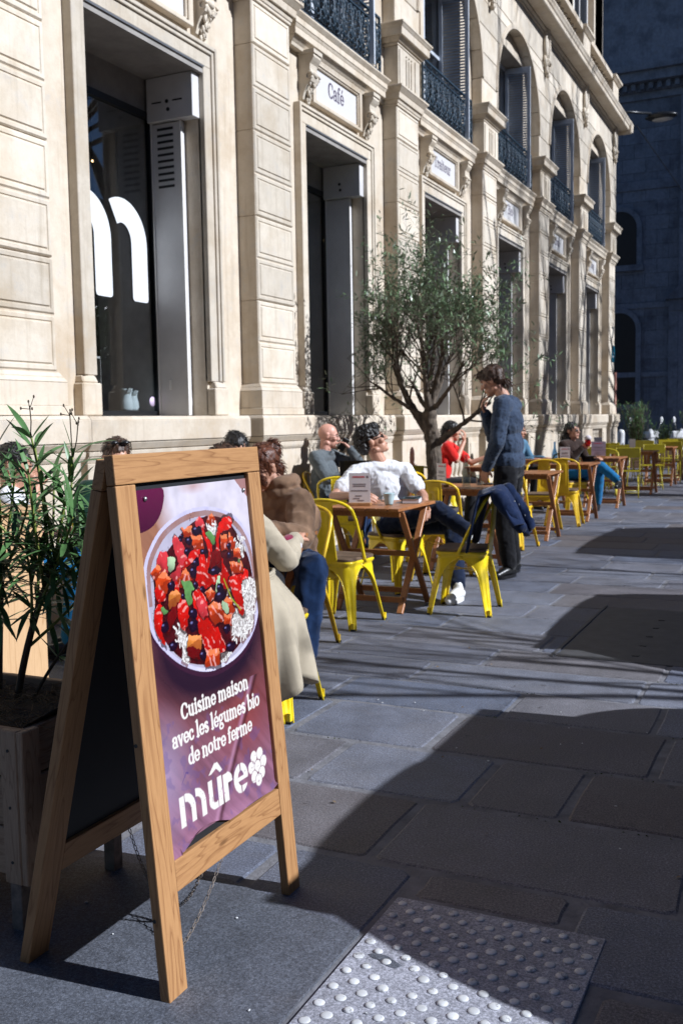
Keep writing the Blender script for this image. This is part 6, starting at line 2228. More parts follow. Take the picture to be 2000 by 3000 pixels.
def person(name_label, J, top, bottom, head, skin='skin', vox=0.0085, sleeve=1.0, topfat=1.0, legfat=1.0, shoes=('bootblk', 'dark'), hands=None, cat='person', hemdrop=0.0, toplabel=None, fold=0.006, collar=None, shoe_dir=None, seed=1.0, ffreq=11.0):
    """J: joints in world space. body: one continuous mesh; clothes, hair and shoes are its parts"""
    base_ = Vector((J['pel'].x, J['pel'].y, 0))
    root = thing('person', name_label, cat, base_)
    off = -base_
    J = {k: (v + off if isinstance(v, Vector) and k not in ('fwd', 'up') else v) for k, v in J.items()}
    sh_ax = (J['shR'] - J['shL']).normalized()
    spine = (J['neck'] - J['pel']).normalized()
    front = spine.cross(sh_ax).normalized() * -1
    front = sh_ax.cross(spine) * -1
    if front.dot(J.get('front', front)) < 0:
        front = -front
    B = (sh_ax, front, spine)
    hip_ax = (J['hipR'] - J['hipL']).normalized()
    # ---- body
    m = MB()
    P, HB = head_parts(m, J['head'], J['fwd'], J['up'])
    m.cap(J['neck'], Vector(J['head']) - HB[2] * 0.05 - HB[1] * 0.02, 0.056, 0.052)
    m.ell(J['chest'], (0.145, 0.09, 0.15), B)
    m.ell(J['pel'].lerp(J['chest'], 0.45), (0.12, 0.085, 0.14), B)
    m.ell(J['pel'], (0.14, 0.10, 0.11), (hip_ax, front, spine))
    for s in 'LR':
        m.cap(J['neck'] - spine * 0.03, J['sh' + s], 0.05, 0.045)
        m.cap(J['sh' + s], J['el' + s], 0.046, 0.037)
        m.cap(J['el' + s], J['wr' + s], 0.038, 0.026)
        m.cap(J['hip' + s], J['kn' + s], 0.075, 0.052)
        m.cap(J['kn' + s], J['an' + s], 0.05, 0.036)
        hd = (hands or {}).get(s)
        dflt = (J['wr' + s] - J['el' + s]).normalized()
        if hd is None:
            hand_parts(m, J['wr' + s], dflt, V3(0, 0, -1) if abs(dflt.z) < .9 else front, 0.45, 1 if s == 'L' else -1)
        else:
            hand_parts(m, J['wr' + s], hd[0], hd[1], hd[2], hd[3] if len(hd) > 3 else 1)
    put('body', remesh(m, vox * 0.72, 2, 'body', M[skin]), root)
    # ---- eyes and lips
    for s in (-1, 1):
        e = put('eye', MB().ell(P(s * 0.031, 0.083, 0.010), (0.0125, 0.0105, 0.0085), HB, 10, 8).mesh('eye', M['eyew']), root)
        put('iris', MB().ell(P(s * 0.031, 0.0905, 0.010), (0.0055, 0.004, 0.0055), HB, 8, 6).mesh('iris', M['dark']), e)
        put('eyebrow', MB().cap(P(s * 0.016, 0.097, 0.032), P(s * 0.048, 0.085, 0.036), 0.005, 0.004, 6).mesh('eyebrow', head.get('brow', M['hairblk'])), root)
    put('lips', MB().ell(P(0, 0.0955, -0.0585), (0.022, 0.008, 0.007), HB, 10, 6).mesh('lips', M['lips']), root)
    # ---- upper garment
    if top:
        m = MB()
        f = topfat
        m.ell(J['chest'], (0.172 * f, 0.112 * f, 0.165), B, 16, 12)
        m.ell(J['pel'].lerp(J['chest'], 0.5), (0.155 * f, 0.112 * f, 0.17), B, 16, 12)
        m.ell(J['pel'] + spine * 0.05, (0.165 * f, 0.122 * f, 0.13), B, 16, 12)
        if hemdrop:
            m.ell(J['pel'] - spine * hemdrop, (0.172 * f, 0.13 * f, 0.12), B, 16, 12)
        m.cap(J['shL'] - spine * 0.01, J['shR'] - spine * 0.01, 0.062 * f, 0.062 * f)
        for s in 'LR':
            m.cap(J['neck'] - spine * 0.045, J['sh' + s], 0.070, 0.064 * f)
            e = J['el' + s]
            if sleeve >= 1.0:
                m.cap(J['sh' + s], e, 0.066 * f, 0.056 * f)
                wv = e.lerp(J['wr' + s], min(1.0, sleeve - 0.0))
                m.cap(e, e.lerp(J['wr' + s], 0.97), 0.056 * f, 0.040 * f)
            else:
                m.cap(J['sh' + s], J['sh' + s].lerp(e, sleeve), 0.068 * f, 0.066 * f)
        for ch_ in ([0.0] if collar and collar < 0.03 else ([0.0, 0.045] if collar else [])):
            for k in range(10):
                a = 2 * pi * k / 10
                q = J['neck'] + spine * (ch_ - 0.01) + (sh_ax * cos(a) * 0.072 + front * sin(a) * 0.068)
                a2 = 2 * pi * (k + 1) / 10
                q2 = J['neck'] + spine * (ch_ - 0.01) + (sh_ax * cos(a2) * 0.072 + front * sin(a2) * 0.068)
                m.cap(q, q2, collar, collar, 8)
        me = remesh(m, vox, 4, top[0], M[top[1]], folds(fold, ffreq, seed))
        put(top[0], me, root, label=toplabel)
    # ---- lower garment
    if bottom:
        m = MB()
        f = legfat
        m.ell(J['pel'] - spine * 0.01, (0.165, 0.125, 0.12), (hip_ax, front, spine), 16, 12)
        for s in 'LR':
            m.cap(J['hip' + s], J['kn' + s], 0.094 * f, 0.072 * f)
            m.cap(J['kn' + s], J['kn' + s].lerp(J['an' + s], 0.93), 0.070 * f, 0.058 * f)
        me = remesh(m, vox, 4, bottom[0], M[bottom[1]], folds(fold * 0.9, ffreq, seed + 5))
        put(bottom[0], me, root)
    # ---- shoes
    for s in 'LR':
        d = (J['toe' + s]).normalized() if ('toe' + s) in J else front
        shoe('shoe', J['an' + s], d, M[shoes[0]], M[shoes[1]], root)
    # ---- hair
    hair = head.get('hair')
    hm = head.get('mat', M['hairblk'])
    rr_ = random.Random(int(seed * 100))
    if hair:
        m = MB()
        for (x, y, z, a, b, c) in hair:
            m.ell(P(x, y, z), (a, b, c), HB, 14, 10)
        curl = head.get('curl', 0.004)
        def hd_(co):
            r = np.empty(len(co))
            fq = head.get('freq', 55)
            for i, p in enumerate(co):
                r[i] = noise.noise(Vector((p[0] * fq, p[1] * fq, p[2] * fq * head.get('zs', 0.35))))
            return r * curl
        ho = put('hair', remesh(m, 0.006, 2, 'hair', hm, hd_), root)
        m = MB()
        for (x, y, z, a, b, c) in hair:             # loose strands lying over the mass of hair
            for k in range(int(60 + 9000 * a * c)):
                t1_, t2_ = rr_.uniform(0, 2 * pi), rr_.uniform(-0.5, 1.5)
                nx_, ny_, nz_ = cos(t2_) * cos(t1_), cos(t2_) * sin(t1_), sin(t2_)
                p = P(x + a * nx_ * 1.01, y + b * ny_ * 1.01, z + c * nz_ * 1.01)
                nrm = (HB[0] * nx_ + HB[1] * ny_ + HB[2] * nz_)
                if head.get('curl', 0) > 0.014:
                    d = V3(rr_.uniform(-1, 1), rr_.uniform(-1, 1), rr_.uniform(-1, 1))
                    L = 0.022
                else:
                    d = HB[2] * -0.8 + HB[1] * -0.5 + V3(rr_.uniform(-.4, .4), rr_.uniform(-.4, .4), rr_.uniform(-.3, .3))
                    L = 0.040
                d = (d - nrm * d.dot(nrm)).normalized()
                m.tube([p, p + d * L * 0.5 + nrm * 0.004, p + d * L + nrm * rr_.uniform(-.002, .007)], [0.0022, 0.002, 0.0008], 3)
        for (x, y, z, dx, dy, dz, L, spread, cnt) in head.get('locks', []):
            for k in range(cnt):
                p = P(x + rr_.uniform(-1, 1) * spread, y + rr_.uniform(-1, 1) * spread, z + rr_.uniform(-1, 1) * spread * 0.6)
                d = (HB[0] * (dx + rr_.uniform(-.25, .25)) + HB[1] * (dy + rr_.uniform(-.25, .25)) + HB[2] * (dz + rr_.uniform(-.25, .25))).normalized()
                q1 = p + d * L * 0.5
                q2 = p + d * L + V3(rr_.uniform(-.012, .012), rr_.uniform(-.012, .012), -0.015)
                m.tube([p, q1, q2], [0.0045, 0.0045, 0.001], 4)
        if m.v:
            struct(put('hair_strands', m.mesh('hair_strands', hm), ho), 'stuff')
    root['_'] = 0
    del root['_']
    return root, J, P, HB, base_

def sit(pel, f, head, hf, hu, **kw):
    """default seated joints for a person at pel looking along f; overridden by kw (world vectors)"""
    f = Vector(f).normalized()
    r = Vector((f.y, -f.x, 0))
    u = V3(0, 0, 1)
    pel = Vector(pel)
    head = Vector(head)
    lean = Vector((head.x - pel.x, head.y - pel.y, 0))
    chest = pel + lean * 0.45 + u * (head.z - pel.z) * 0.52
    neck = pel + lean * 0.72 + u * (head.z - pel.z) * 0.79
    J = dict(pel=pel, chest=chest, neck=neck, head=head, fwd=Vector(hf), up=Vector(hu), front=f,
             shL=neck - r * 0.19 - u * 0.055, shR=neck + r * 0.19 - u * 0.055,
             hipL=pel - r * 0.09, hipR=pel + r * 0.09)
    J['elL'] = J['shL'] + f * 0.10 - u * 0.25 - r * 0.05
    J['elR'] = J['shR'] + f * 0.10 - u * 0.25 + r * 0.05
    J['wrL'] = J['elL'] + f * 0.24 + u * 0.02 + r * 0.06
    J['wrR'] = J['elR'] + f * 0.24 + u * 0.02 - r * 0.06
    J['knL'] = J['hipL'] + f * 0.42 + u * 0.03 - r * 0.03
    J['knR'] = J['hipR'] + f * 0.42 + u * 0.03 + r * 0.03
    J['anL'] = Vector((J['knL'].x, J['knL'].y, 0.095)) + f * 0.03
    J['anR'] = Vector((J['knR'].x, J['knR'].y, 0.095)) - f * 0.06
    for k, v in kw.items():
        J[k] = Vector(v) if not isinstance(v, Vector) else v
    return J

SHORT = [(0, -0.020, 0.045, 0.084, 0.102, 0.088), (0, -0.06, 0.0, 0.078, 0.06, 0.07)]
# -- standing man in the dotted denim shirt
J = dict(pel=V3(2.42, 8.40, 0.95), chest=V3(2.41, 8.40, 1.33), neck=V3(2.375, 8.40, 1.545), head=V3(2.275, 8.40, 1.685), fwd=V3(-.90, -.05, -.42), up=V3(-.42, 0, .9), front=V3(-1, 0, 0),
         shL=V3(2.42, 8.19, 1.475), shR=V3(2.40, 8.60, 1.475), elL=V3(2.40, 8.11, 1.17), elR=V3(2.22, 8.62, 1.19), wrL=V3(2.28, 8.20, 0.945), wrR=V3(2.20, 8.44, 1.41),
         hipL=V3(2.42, 8.30, 0.90), hipR=V3(2.42, 8.50, 0.90), knL=V3(2.40, 8.28, 0.50), knR=V3(2.38, 8.50, 0.50), anL=V3(2.46, 8.27, 0.095), anR=V3(2.42, 8.54, 0.095), toeL=V3(-1, -.15, 0), toeR=V3(-1, .1, 0))
root, JJ, P, HB, b0 = person('standing man in a blue dotted shirt and black trousers, hand at his chin', J, ('shirt', 'denimshirt'), ('trousers', 'black'),
       dict(mat=M['hairbrn'], brow=M['hairbrn'], hair=[(0, -0.018, 0.050, 0.088, 0.104, 0.088), (0, -0.055, -0.004, 0.078, 0.055, 0.072), (0.0, 0.055, 0.085, 0.06, 0.045, 0.035), (0.072, -0.02, 0.02, 0.014, 0.03, 0.05), (-0.072, -0.02, 0.02, 0.014, 0.03, 0.05)], curl=0.009, freq=42, zs=0.5,
            locks=[(0, -0.085, -0.045, 0, -.35, -1, 0.05, 0.045, 60), (0.0, 0.075, 0.10, 0, .7, -.2, 0.04, 0.04, 26)]),
       hands={'R': (V3(-.2, -.5, .85), V3(.6, 0, .3), 1.1, 1), 'L': (V3(-.3, .35, -.9), V3(.2, 1, 0), 0.5, 1)}, vox=0.0075, topfat=1.14, legfat=1.12, fold=0.009, collar=0.018, seed=2.0)

# -- man in the white T-shirt
J = sit((1.74, 7.42, 0.53), (.62, -.78, 0), (1.605, 7.33, 1.195), (.82, .36, .40), (-.40, -.14, .90),
        neck=(1.655, 7.36, 1.030), chest=(1.69, 7.39, 0.83), shL=(1.825, 7.46, 0.955), shR=(1.495, 7.25, 0.945), elR=(1.40, 7.02, 0.775), wrR=(1.76, 6.68, 0.815), elL=(2.00, 7.42, 0.76), wrL=(2.10, 7.20, 0.70),
        hipL=(1.80, 7.50, 0.53), hipR=(1.72, 7.34, 0.53), knR=(2.20, 7.22, 0.665), anR=(2.50, 7.12, 0.50), knL=(2.26, 7.36, 0.54), anL=(2.42, 7.02, 0.10), toeL=(1, -.05, 0), toeR=(.9, -.1, -.45))
root, JJ, P, HB, b0 = person('man in a white T-shirt leaning back with his face to the sun', J, ('tee_shirt', 'tee'), ('trousers', 'navy'),
       dict(mat=M['hairblk'], hair=[(0, -0.025, 0.062, 0.098, 0.112, 0.092), (0, -0.085, 0.015, 0.09, 0.062, 0.09), (0, 0.045, 0.10, 0.07, 0.05, 0.04)], curl=0.016, freq=60, zs=1.0),
       sleeve=0.62, shoes=('white', 'white'), hands={'R': (V3(.95, -.35, -.05), V3(.25, .55, -.45), 0.75, -1), 'L': (V3(.3, -.8, -.3), V3(0, 0, -1), .6, 1)}, vox=0.0075, topfat=0.99, fold=0.011, hemdrop=0.05, seed=3.0)
gl_ = MB()
for s in (-1, 1):
    gl_.ell(P(s * 0.031, 0.094, 0.006), (0.026, 0.005, 0.020), HB, 12, 8)
    gl_.tube([P(s * 0.055, 0.090, 0.012), P(s * 0.075, 0.05, 0.012), P(s * 0.080, -0.012, 0.016)], 0.0035, 6)
gl_.tube([P(-0.01, 0.098, 0.012), P(0.01, 0.098, 0.012)], 0.003, 6)
put('sunglasses', gl_.mesh('sunglasses', M['dark']), root)
# -- bald man on the phone
J = sit((0.28, 9.06, 0.53), (.92, .38, 0), (0.335, 9.12, 1.215), (.86, .46, -.18), (.15, .1, .98),
        neck=(0.31, 9.10, 1.055), chest=(0.30, 9.09, 0.82), shR=(0.30, 8.90, 1.00), shL=(0.30, 9.28, 1.00), elR=(0.44, 8.86, 0.80), wrR=(0.72, 8.95, 0.795), elL=(0.60, 9.38, 0.86), wrL=(0.525, 9.25, 1.075))
root, JJ, P, HB, b0 = person('bald man in glasses and a grey jacket talking on the phone', J, ('jacket', 'greyj'), ('trousers', 'jeans'),
       dict(hair=None, brow=M['hairbrn']), skin='skin2', vox=0.0078, topfat=1.10, fold=0.009, collar=0.024, hands={'L': (V3(-.55, -.30, .65), V3(-.5, -.2, -.6), 0.9, -1)}, seed=4.0)
m = MB()
for s in (-1, 1):
    m.tube([P(s * 0.033 + 0.026 * cos(t), 0.099, 0.004 + 0.017 * sin(t)) for t in [k * 2 * pi / 14 for k in range(14)]], 0.0018, 5, closed=True)
    m.tube([P(s * 0.058, 0.096, 0.012), P(s * 0.079, 0.05, 0.014), P(s * 0.084, -0.012, 0.016)], 0.002, 5)
m.tube([P(-0.008, 0.101, 0.008), P(0.008, 0.101, 0.008)], 0.0018, 5)
put('glasses', m.mesh('glasses', M['dark']), root)
ph = MB().box(-0.035, 0.035, -0.005, 0.005, -0.07, 0.07).build('mobile_phone', M['dark'], None, 0.004)
tag(ph, 'black phone held to the bald man\'s mouth', 'phone')
ph.location = (0.462, 9.21, 1.125)
ph.rotation_euler = (0.3, 0.55, 0.55)

# -- person in red behind the trunk
J = sit((0.50, 12.0, 0.53), (.95, .25, 0), (0.60, 12.18, 1.21), (.95, .2, -.1), (0, 0, 1), elR=(0.70, 12.05, 0.84), wrR=(0.74, 12.25, 1.08), elL=(0.80, 12.35, 0.80), wrL=(0.98, 12.4, 0.87))
person('person in a red T-shirt sitting behind the olive trunk', J, ('tee_shirt', 'red'), ('trousers', 'black'), dict(mat=M['hairblk'], hair=SHORT + [(0, -0.09, -0.04, 0.06, 0.05, 0.10)], curl=0.008), sleeve=0.7, vox=0.012, hands={'R': (V3(.1, .1, 1), V3(-1, 0, 0), 1.0, 1)}, seed=5.0)
ph = MB().box(-0.035, 0.035, -0.07, 0.07, -0.004, 0.004).build('mobile_phone', M['dark'], None, 0.003)
tag(ph, 'dark phone in the hand of the person in red', 'phone')
ph.location = (1.06, 12.42, 0.895)
ph.rotation_euler = (0, -0.45, 0)

# -- woman in blue jeans farther along
J = sit((1.62, 14.36, 0.53), (.90, -.42, 0), (1.665, 14.34, 1.165), (.93, -.35, .05), (0, 0, 1), knL=(2.06, 14.30, 0.55), knR=(2.10, 14.22, 0.665), anR=(2.36, 14.12, 0.47), anL=(2.01, 14.42, 0.12), toeR=(.85, -.35, -.35), toeL=(.95, -.3, 0), elR=(1.70, 14.14, 0.78), wrR=(1.84, 14.18, 0.93), elL=(1.84, 14.46, 0.76), wrL=(1.98, 14.34, 0.78))
root, JJ, P, HB, b0 = person('long haired woman in a dark brown jacket and blue jeans, legs crossed', J, ('jacket', 'browncoat'), ('jeans', 'jeans2'),
       dict(mat=M['hairblk'], hair=SHORT + [(0, -0.085, -0.10, 0.085, 0.05, 0.17), (0.05, -0.05, -0.14, 0.05, 0.05, 0.13), (-0.05, -0.05, -0.14, 0.05, 0.05, 0.13)], curl=0.012, locks=[(0, -.07, -.05, 0, -.1, -1, .28, .07, 80)]), vox=0.011, hands={'R': (V3(.7, .2, .6), V3(0, 1, 0), .8, -1)}, seed=6.0)
m = MB()
for s in (-1, 1):
    m.ell(P(s * 0.031, 0.098, 0.006), (0.027, 0.006, 0.02), HB, 10, 8)
put('sunglasses', m.mesh('sunglasses', M['dark']), root)
dg_ = thing('drink_glass', 'stemmed glass with a red drink held by the woman in jeans', 'glass', (1.915, 14.20, 0.945))
MB().lathe([(0.002, 0.0), (0.03, 0.002), (0.045, 0.05), (0.04, 0.11), (0.002, 0.10)], 14, caps=False).build('bowl', M['redglass'], dg_)
MB().ell((0, 0, 0.125), (0.05, 0.045, 0.04)).build('foam_top', M['lace'], dg_)

# -- woman in the brown jacket
J = sit((2.02, 5.08, 0.53), (-.05, -1, 0), (1.975, 4.93, 1.105), (-.42, -.80, -.55), (-.2, -.5, .85), neck=(2.03, 5.03, 0.985), chest=(2.04, 5.08, 0.79), shL=(2.16, 5.01, 0.905), shR=(1.86, 5.04, 0.905), elL=(2.25, 4.84, 0.72), wrL=(2.16, 4.64, 0.785), elR=(1.82, 4.86, 0.74), wrR=(1.95, 4.66, 0.79),
        knL=(2.40, 4.68, 0.58), anL=(2.43, 4.48, 0.10), knR=(1.95, 4.62, 0.55), anR=(1.93, 4.65, 0.10))
root, JJ, P, HB, b0 = person('woman with auburn bun and fringe in a baggy brown jacket', J, ('jacket', 'brownj'), ('jeans', 'jeans'),
       dict(mat=M['hairred'], brow=M['hairred'], hair=[(0, -0.020, 0.042, 0.084, 0.104, 0.090), (0, -0.105, 0.055, 0.055, 0.045, 0.055), (0, -0.065, -0.045, 0.066, 0.045, 0.06), (0.02, 0.082, 0.045, 0.058, 0.026, 0.055), (0.052, 0.070, -0.015, 0.016, 0.02, 0.065), (-0.052, 0.070, -0.015, 0.016, 0.02, 0.065)], curl=0.006,
            locks=[(0.0, 0.088, 0.06, 0.0, .25, -1, 0.09, 0.045, 70), (0, -0.10, 0.06, 0, -.6, .8, 0.06, 0.03, 40)]), vox=0.0078, topfat=1.22, fold=0.015, ffreq=8.0, collar=0.036, legfat=1.15, seed=7.0)

# -- person in the beige trench coat, back to us
J = sit((2.380, 3.95, 0.53), (-.10, 1, 0), (2.270, 4.04, 1.13), (-.6, .75, -.15), (-.1, .05, 1), neck=(2.330, 3.99, 0.985), chest=(2.370, 3.96, 0.79), shR=(2.485, 3.94, 0.895), shL=(2.190, 4.00, 0.90), elR=(2.560, 4.10, 0.715), wrR=(2.480, 4.34, 0.775), elL=(2.150, 4.20, 0.74), wrL=(2.200, 4.40, 0.785), knR=(2.320, 4.36, 0.55), knL=(2.120, 4.36, 0.55), anR=(2.300, 4.24, 0.10), anL=(2.100, 4.26, 0.10))
root, JJ, P, HB, b0 = person('person in a belted beige trench coat sitting with back to us', J, ('trench_coat', 'trench'), ('trousers', 'black'), dict(mat=M['hairbrn'], hair=SHORT, curl=0.006), vox=0.008, topfat=0.98, fold=0.013, ffreq=9.0, hemdrop=0.05, collar=0.020, seed=8.0)
# coat skirt falling over the seat, in deep folds
m = MB()
n, k = 44, 18
def skirt(i, j):
    a = i / n
    t = j / k
    ang = -1.45 + a * 2.75                      # round the right side of the seat
    fl = 0.050 * t ** 1.3 * sin(a * 17.0 + 0.8) + 0.020 * t * sin(a * 39.0 + 2 + 3 * t)
    rx = 0.175 + 0.045 * t + fl
    ry = 0.205 + 0.03 * t + fl
    drop = 0.37 + 0.07 * sin(a * 9.0) - 0.10 * a
    z = 0.66 - (0.20 + 0.0 * t) * min(1, t * 2.2) - max(0, t - 0.35) / 0.65 * drop
    z = max(z, 0.045 + 0.02 * sin(a * 23))
    return (0.02 + 0.075 * min(1, t * 2.4) + 0.015 * t + rx * cos(ang) * (0.80 + 0.2 * min(1, t * 3)), -0.0 + ry * sin(ang) * (0.80 + 0.2 * min(1, t * 3)), z)
vs = [skirt(i, j) for j in range(k + 1) for i in range(n + 1)]
W = n + 1
m.add(vs, [(j * W + i, j * W + i + 1, (j + 1) * W + i + 1, (j + 1) * W + i) for j in range(k) for i in range(n)], True)
me = m.mesh('coat_skirt', M['trench'])
o = put('coat_skirt', me, root)
sol = o.modifiers.new('t', 'SOLIDIFY')
sol.thickness = 0.006
m = MB()
for dz_ in (-0.012, 0.0, 0.012):
    m.tube([(-0.002 + 0.178 * cos(t), 0.008 + 0.138 * sin(t), 0.655 + dz_ + 0.008 * sin(3 * t)) for t in [i * 2 * pi / 30 for i in range(30)]], 0.009, 6, closed=True)
put('belt', m.mesh('belt', M['trench']), root)
m = MB()
wr = JJ['wrR']
for i in range(30):
    t = i / 30 * 2 * pi
    m.ell(wr + V3(0.05 * cos(t) * (1 + .15 * sin(5 * t)), -0.055 + 0.03 * sin(t), -0.03 + 0.035 * sin(t)), 0.012, nu=6, nv=5)
put('lace_cuff', m.mesh('lace_cuff', M['lace']), root)
put('red_cuff', MB().cap(wr + V3(-.01, -.03, -.01), wr + V3(0.015, -0.10, -0.015), 0.046, 0.05, 10).mesh('red_cuff', M['berry']), root)

# -- two people hidden behind the board, only the tops of their heads show
J = sit((1.06, 6.05, 0.53), (.8, -.5, 0), (1.16, 5.98, 1.165), (.75, -.6, -.3), (0, 0, 1))
person('person with a black bun, only hair showing above the board', J, ('jumper', 'black'), ('trousers', 'jeans'), dict(mat=M['hairblk'], hair=SHORT + [(0.0, -0.095, 0.07, 0.04, 0.035, 0.04)], curl=0.008), vox=0.014, seed=9.0)
J = sit((0.86, 4.98, 0.53), (.8, -.5, 0), (0.93, 4.95, 1.15), (.75, -.6, -.2), (0, 0, 1))
root, JJ, P, HB, b0 = person('person with sunglasses pushed up on fair brown hair behind the board', J, ('jumper', 'green'), ('trousers', 'jeans'), dict(mat=M['hairbrn'], hair=SHORT, curl=0.008), vox=0.014, seed=10.0)
m = MB()
for s in (-1, 1):
    m.ell(P(s * 0.034, 0.06, 0.12), (0.028, 0.02, 0.012), HB, 10, 8)
m.tube([P(-0.09, -.01, .05), P(-0.07, 0.05, 0.115), P(0.07, 0.05, 0.115), P(.09, -.01, .05)], 0.004, 5)
put('sunglasses', m.mesh('sunglasses', M['dark']), root)
# -- person behind the oleander
J = sit((0.55, 4.35, 0.53), (.7, .6, 0), (0.60, 4.42, 1.13), (.8, .4, -.3), (0, 0, 1), elR=(0.78, 4.36, 0.80), wrR=(0.72, 4.46, 1.0))
person('person in a white shirt and jeans mostly hidden by the oleander', J, ('shirt', 'tee'), ('jeans', 'jeans2'), dict(mat=M['hairblk'], hair=SHORT, curl=0.006), vox=0.014, sleeve=0.7, seed=11.0)
chair(0.50, 4.30, EAST + 0.6, 'yellow chair of the person hidden by the oleander')
# -- person in light denim near the wall beyond the standing man
J = sit((0.66, 14.9, 0.53), (.95, -.2, 0), (0.74, 14.88, 1.17), (.95, -.1, -.2), (0, 0, 1))
person('person in a light denim jacket half hidden behind the standing man', J, ('jacket', 'bluej'), ('trousers', 'black'), dict(mat=M['hairbrn'], hair=SHORT + [(0, -0.08, -.08, .07, .05, .12)], curl=0.01), vox=0.014, seed=12.0)
chair(0.62, 14.9, EAST, 'yellow chair of the person in the light denim jacket')
table(1.15, 14.75, 0.0, 'wooden table with a bottle behind the standing man')

# -- navy jacket over the chair back
m = MB()
def jk(i, j, n=26, k=20):
    a = -1 + 2 * i / n
    t = -1 + 2 * j / k                     # -1 inside of the back, 0 over the top, +1 outside
    x = a * (0.235 + 0.03 * abs(t)) + 0.02 * sin(t * 5)
    if t < 0:
        y = -0.205 + 0.045 + 0.10 * (-t) + 0.012 * sin(a * 9)
        z = 0.872 - 0.40 * (-t) ** 1.2 * (0.9 + 0.1 * sin(a * 5))
    else:
        y = -0.205 - 0.04 - 0.17 * t + 0.030 * sin(a * 7 + t * 3) * t
        z = 0.872 - 0.27 * t ** 1.3 * (1.0 + 0.25 * sin(a * 2.2 + 0.5))
    z += 0.02 * exp(-(t / 0.25) ** 2) - 0.03 * a * a
    return (x, y, z)
vs = [jk(i, j) for j in range(21) for i in range(27)]
m.add(vs, [(j * 27 + i, j * 27 + i + 1, (j + 1) * 27 + i + 1, (j + 1) * 27 + i) for j in range(20) for i in range(26)], True)
jr = thing('navy_jacket', 'navy jacket draped over the back of the bright yellow chair', 'jacket', (2.575, 6.72, 0.0), WEST + 0.10)
o = put('jacket_body', m.mesh('jacket_body', M['navyj']), jr)
sol = o.modifiers.new('t', 'SOLIDIFY')
sol.thickness = 0.012
m = MB()
m.cap((0.20, -0.27, 0.85), (0.25, -0.36, 0.70), 0.05, 0.045)
m.cap((0.25, -0.36, 0.70), (0.22, -0.42, 0.60), 0.045, 0.04)
put('sleeve', remesh(m, 0.009, 3, 'sleeve', M['navyj'], folds(0.010, 16, 3)), jr)
m = MB()
m.cap((-0.20, -0.27, 0.84), (-0.20, -0.37, 0.70), 0.05, 0.045)
m.cap((-0.20, -0.37, 0.70), (-0.16, -0.42, 0.62), 0.045, 0.04)
put('sleeve', remesh(m, 0.009, 3, 'sleeve', M['navyj'], folds(0.010, 16, 8)), jr)
for p in ((0.05, -0.375, 0.76), (0.09, -0.41, 0.68), (-0.05, -0.36, 0.79)):
    put('button', MB().ell(p, (0.006, 0.004, 0.006), nu=8, nv=6).mesh('button', M['steel']), jr)
# -- bags and things on the ground
m = MB()
m.ell((0, 0, 0.16), (0.16, 0.10, 0.17)).ell((0.0, -0.07, 0.12), (0.11, 0.06, 0.10)).cap((-0.08, 0, 0.30), (0.08, 0, 0.30), 0.03, 0.03)
bg_ = put('backpack_body', remesh(m, 0.012, 4, 'backpack_body', M['black'], folds(0.008, 12, 2)))
bk_ = thing('backpack', 'black backpack lying on the chair by the second table', 'backpack', (1.50, 9.05, 0.46), 0.4)
bg_.parent = bk_
MB().tube([(-0.10, 0.09, 0.06), (-0.12, 0.14, 0.18), (-0.06, 0.09, 0.30)], 0.012, 6).build('strap', M['black'], bk_)
chair(1.50, 9.05, EAST, 'yellow chair with a black backpack on its seat', 'yellow2')
m = MB()
m.ell((0, 0, 0.05), (0.12, 0.09, 0.06)).ell((0.06, 0.03, 0.09), (0.07, 0.06, 0.05))
o = put('berry_scarf', remesh(m, 0.01, 4, 'berry_scarf', M['berry'], folds(0.012, 18, 2)))
o.location = (1.86, 7.98, 0.464)
tag(o, 'crumpled berry red scarf on the chair behind the man in white', 'scarf')

# ================================================================ FAR END: church, planters, scooters, lamp
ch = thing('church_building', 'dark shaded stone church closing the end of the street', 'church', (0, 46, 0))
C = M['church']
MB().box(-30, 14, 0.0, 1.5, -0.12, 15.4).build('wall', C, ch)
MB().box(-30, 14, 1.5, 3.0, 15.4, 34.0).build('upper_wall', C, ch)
m = MB()
for z0, z1, p in ((15.0, 15.3, .12), (15.3, 15.6, .3), (15.6, 16.0, .75), (16.0, 16.25, .95)):
    m.box(-30, 14, -p, 1.4, z0, z1)
m.build('cornice', C, ch)
dn = MB().box(-0.09, 0.09, -0.5, -0.3, 15.32, 15.58).mesh('dentil', C)
for k in range(40):
    put('dentil', dn, ch, (-8 + k * 0.36, 0, 0))
for z, h in ((3.1, .22), (6.1, .25), (11.2, .4)):
    MB().box(-30, 14, -0.10, 0.01, z, z + h).build('string_course', C, ch, 0.01)
for x in (-8.5, -4.4, -0.1, 4.2):
    MB().box(x - 1.1 if x < -4 else x - 0.55, x + 0.55, -0.28, 0.01, -0.12, 15.0).build('pilaster', C, ch)
m = MB().box(-30, 14, -0.05, 1.0, -0.12, 1.4)
m.build('base_course', C, ch)
blk_c = MB().box(0, 0.985, -0.03, 0.02, 0, 0.605).mesh('stone_block', C)
cnt = 0
for i in range(22):
    for k in range(9):
        x0 = -5.6 + k * 1.0 + (0.5 if i % 2 else 0)
        if cnt < 190:
            put('stone_block', blk_c, ch, (x0, 0, 1.41 + 0.62 * i))
            cnt += 1
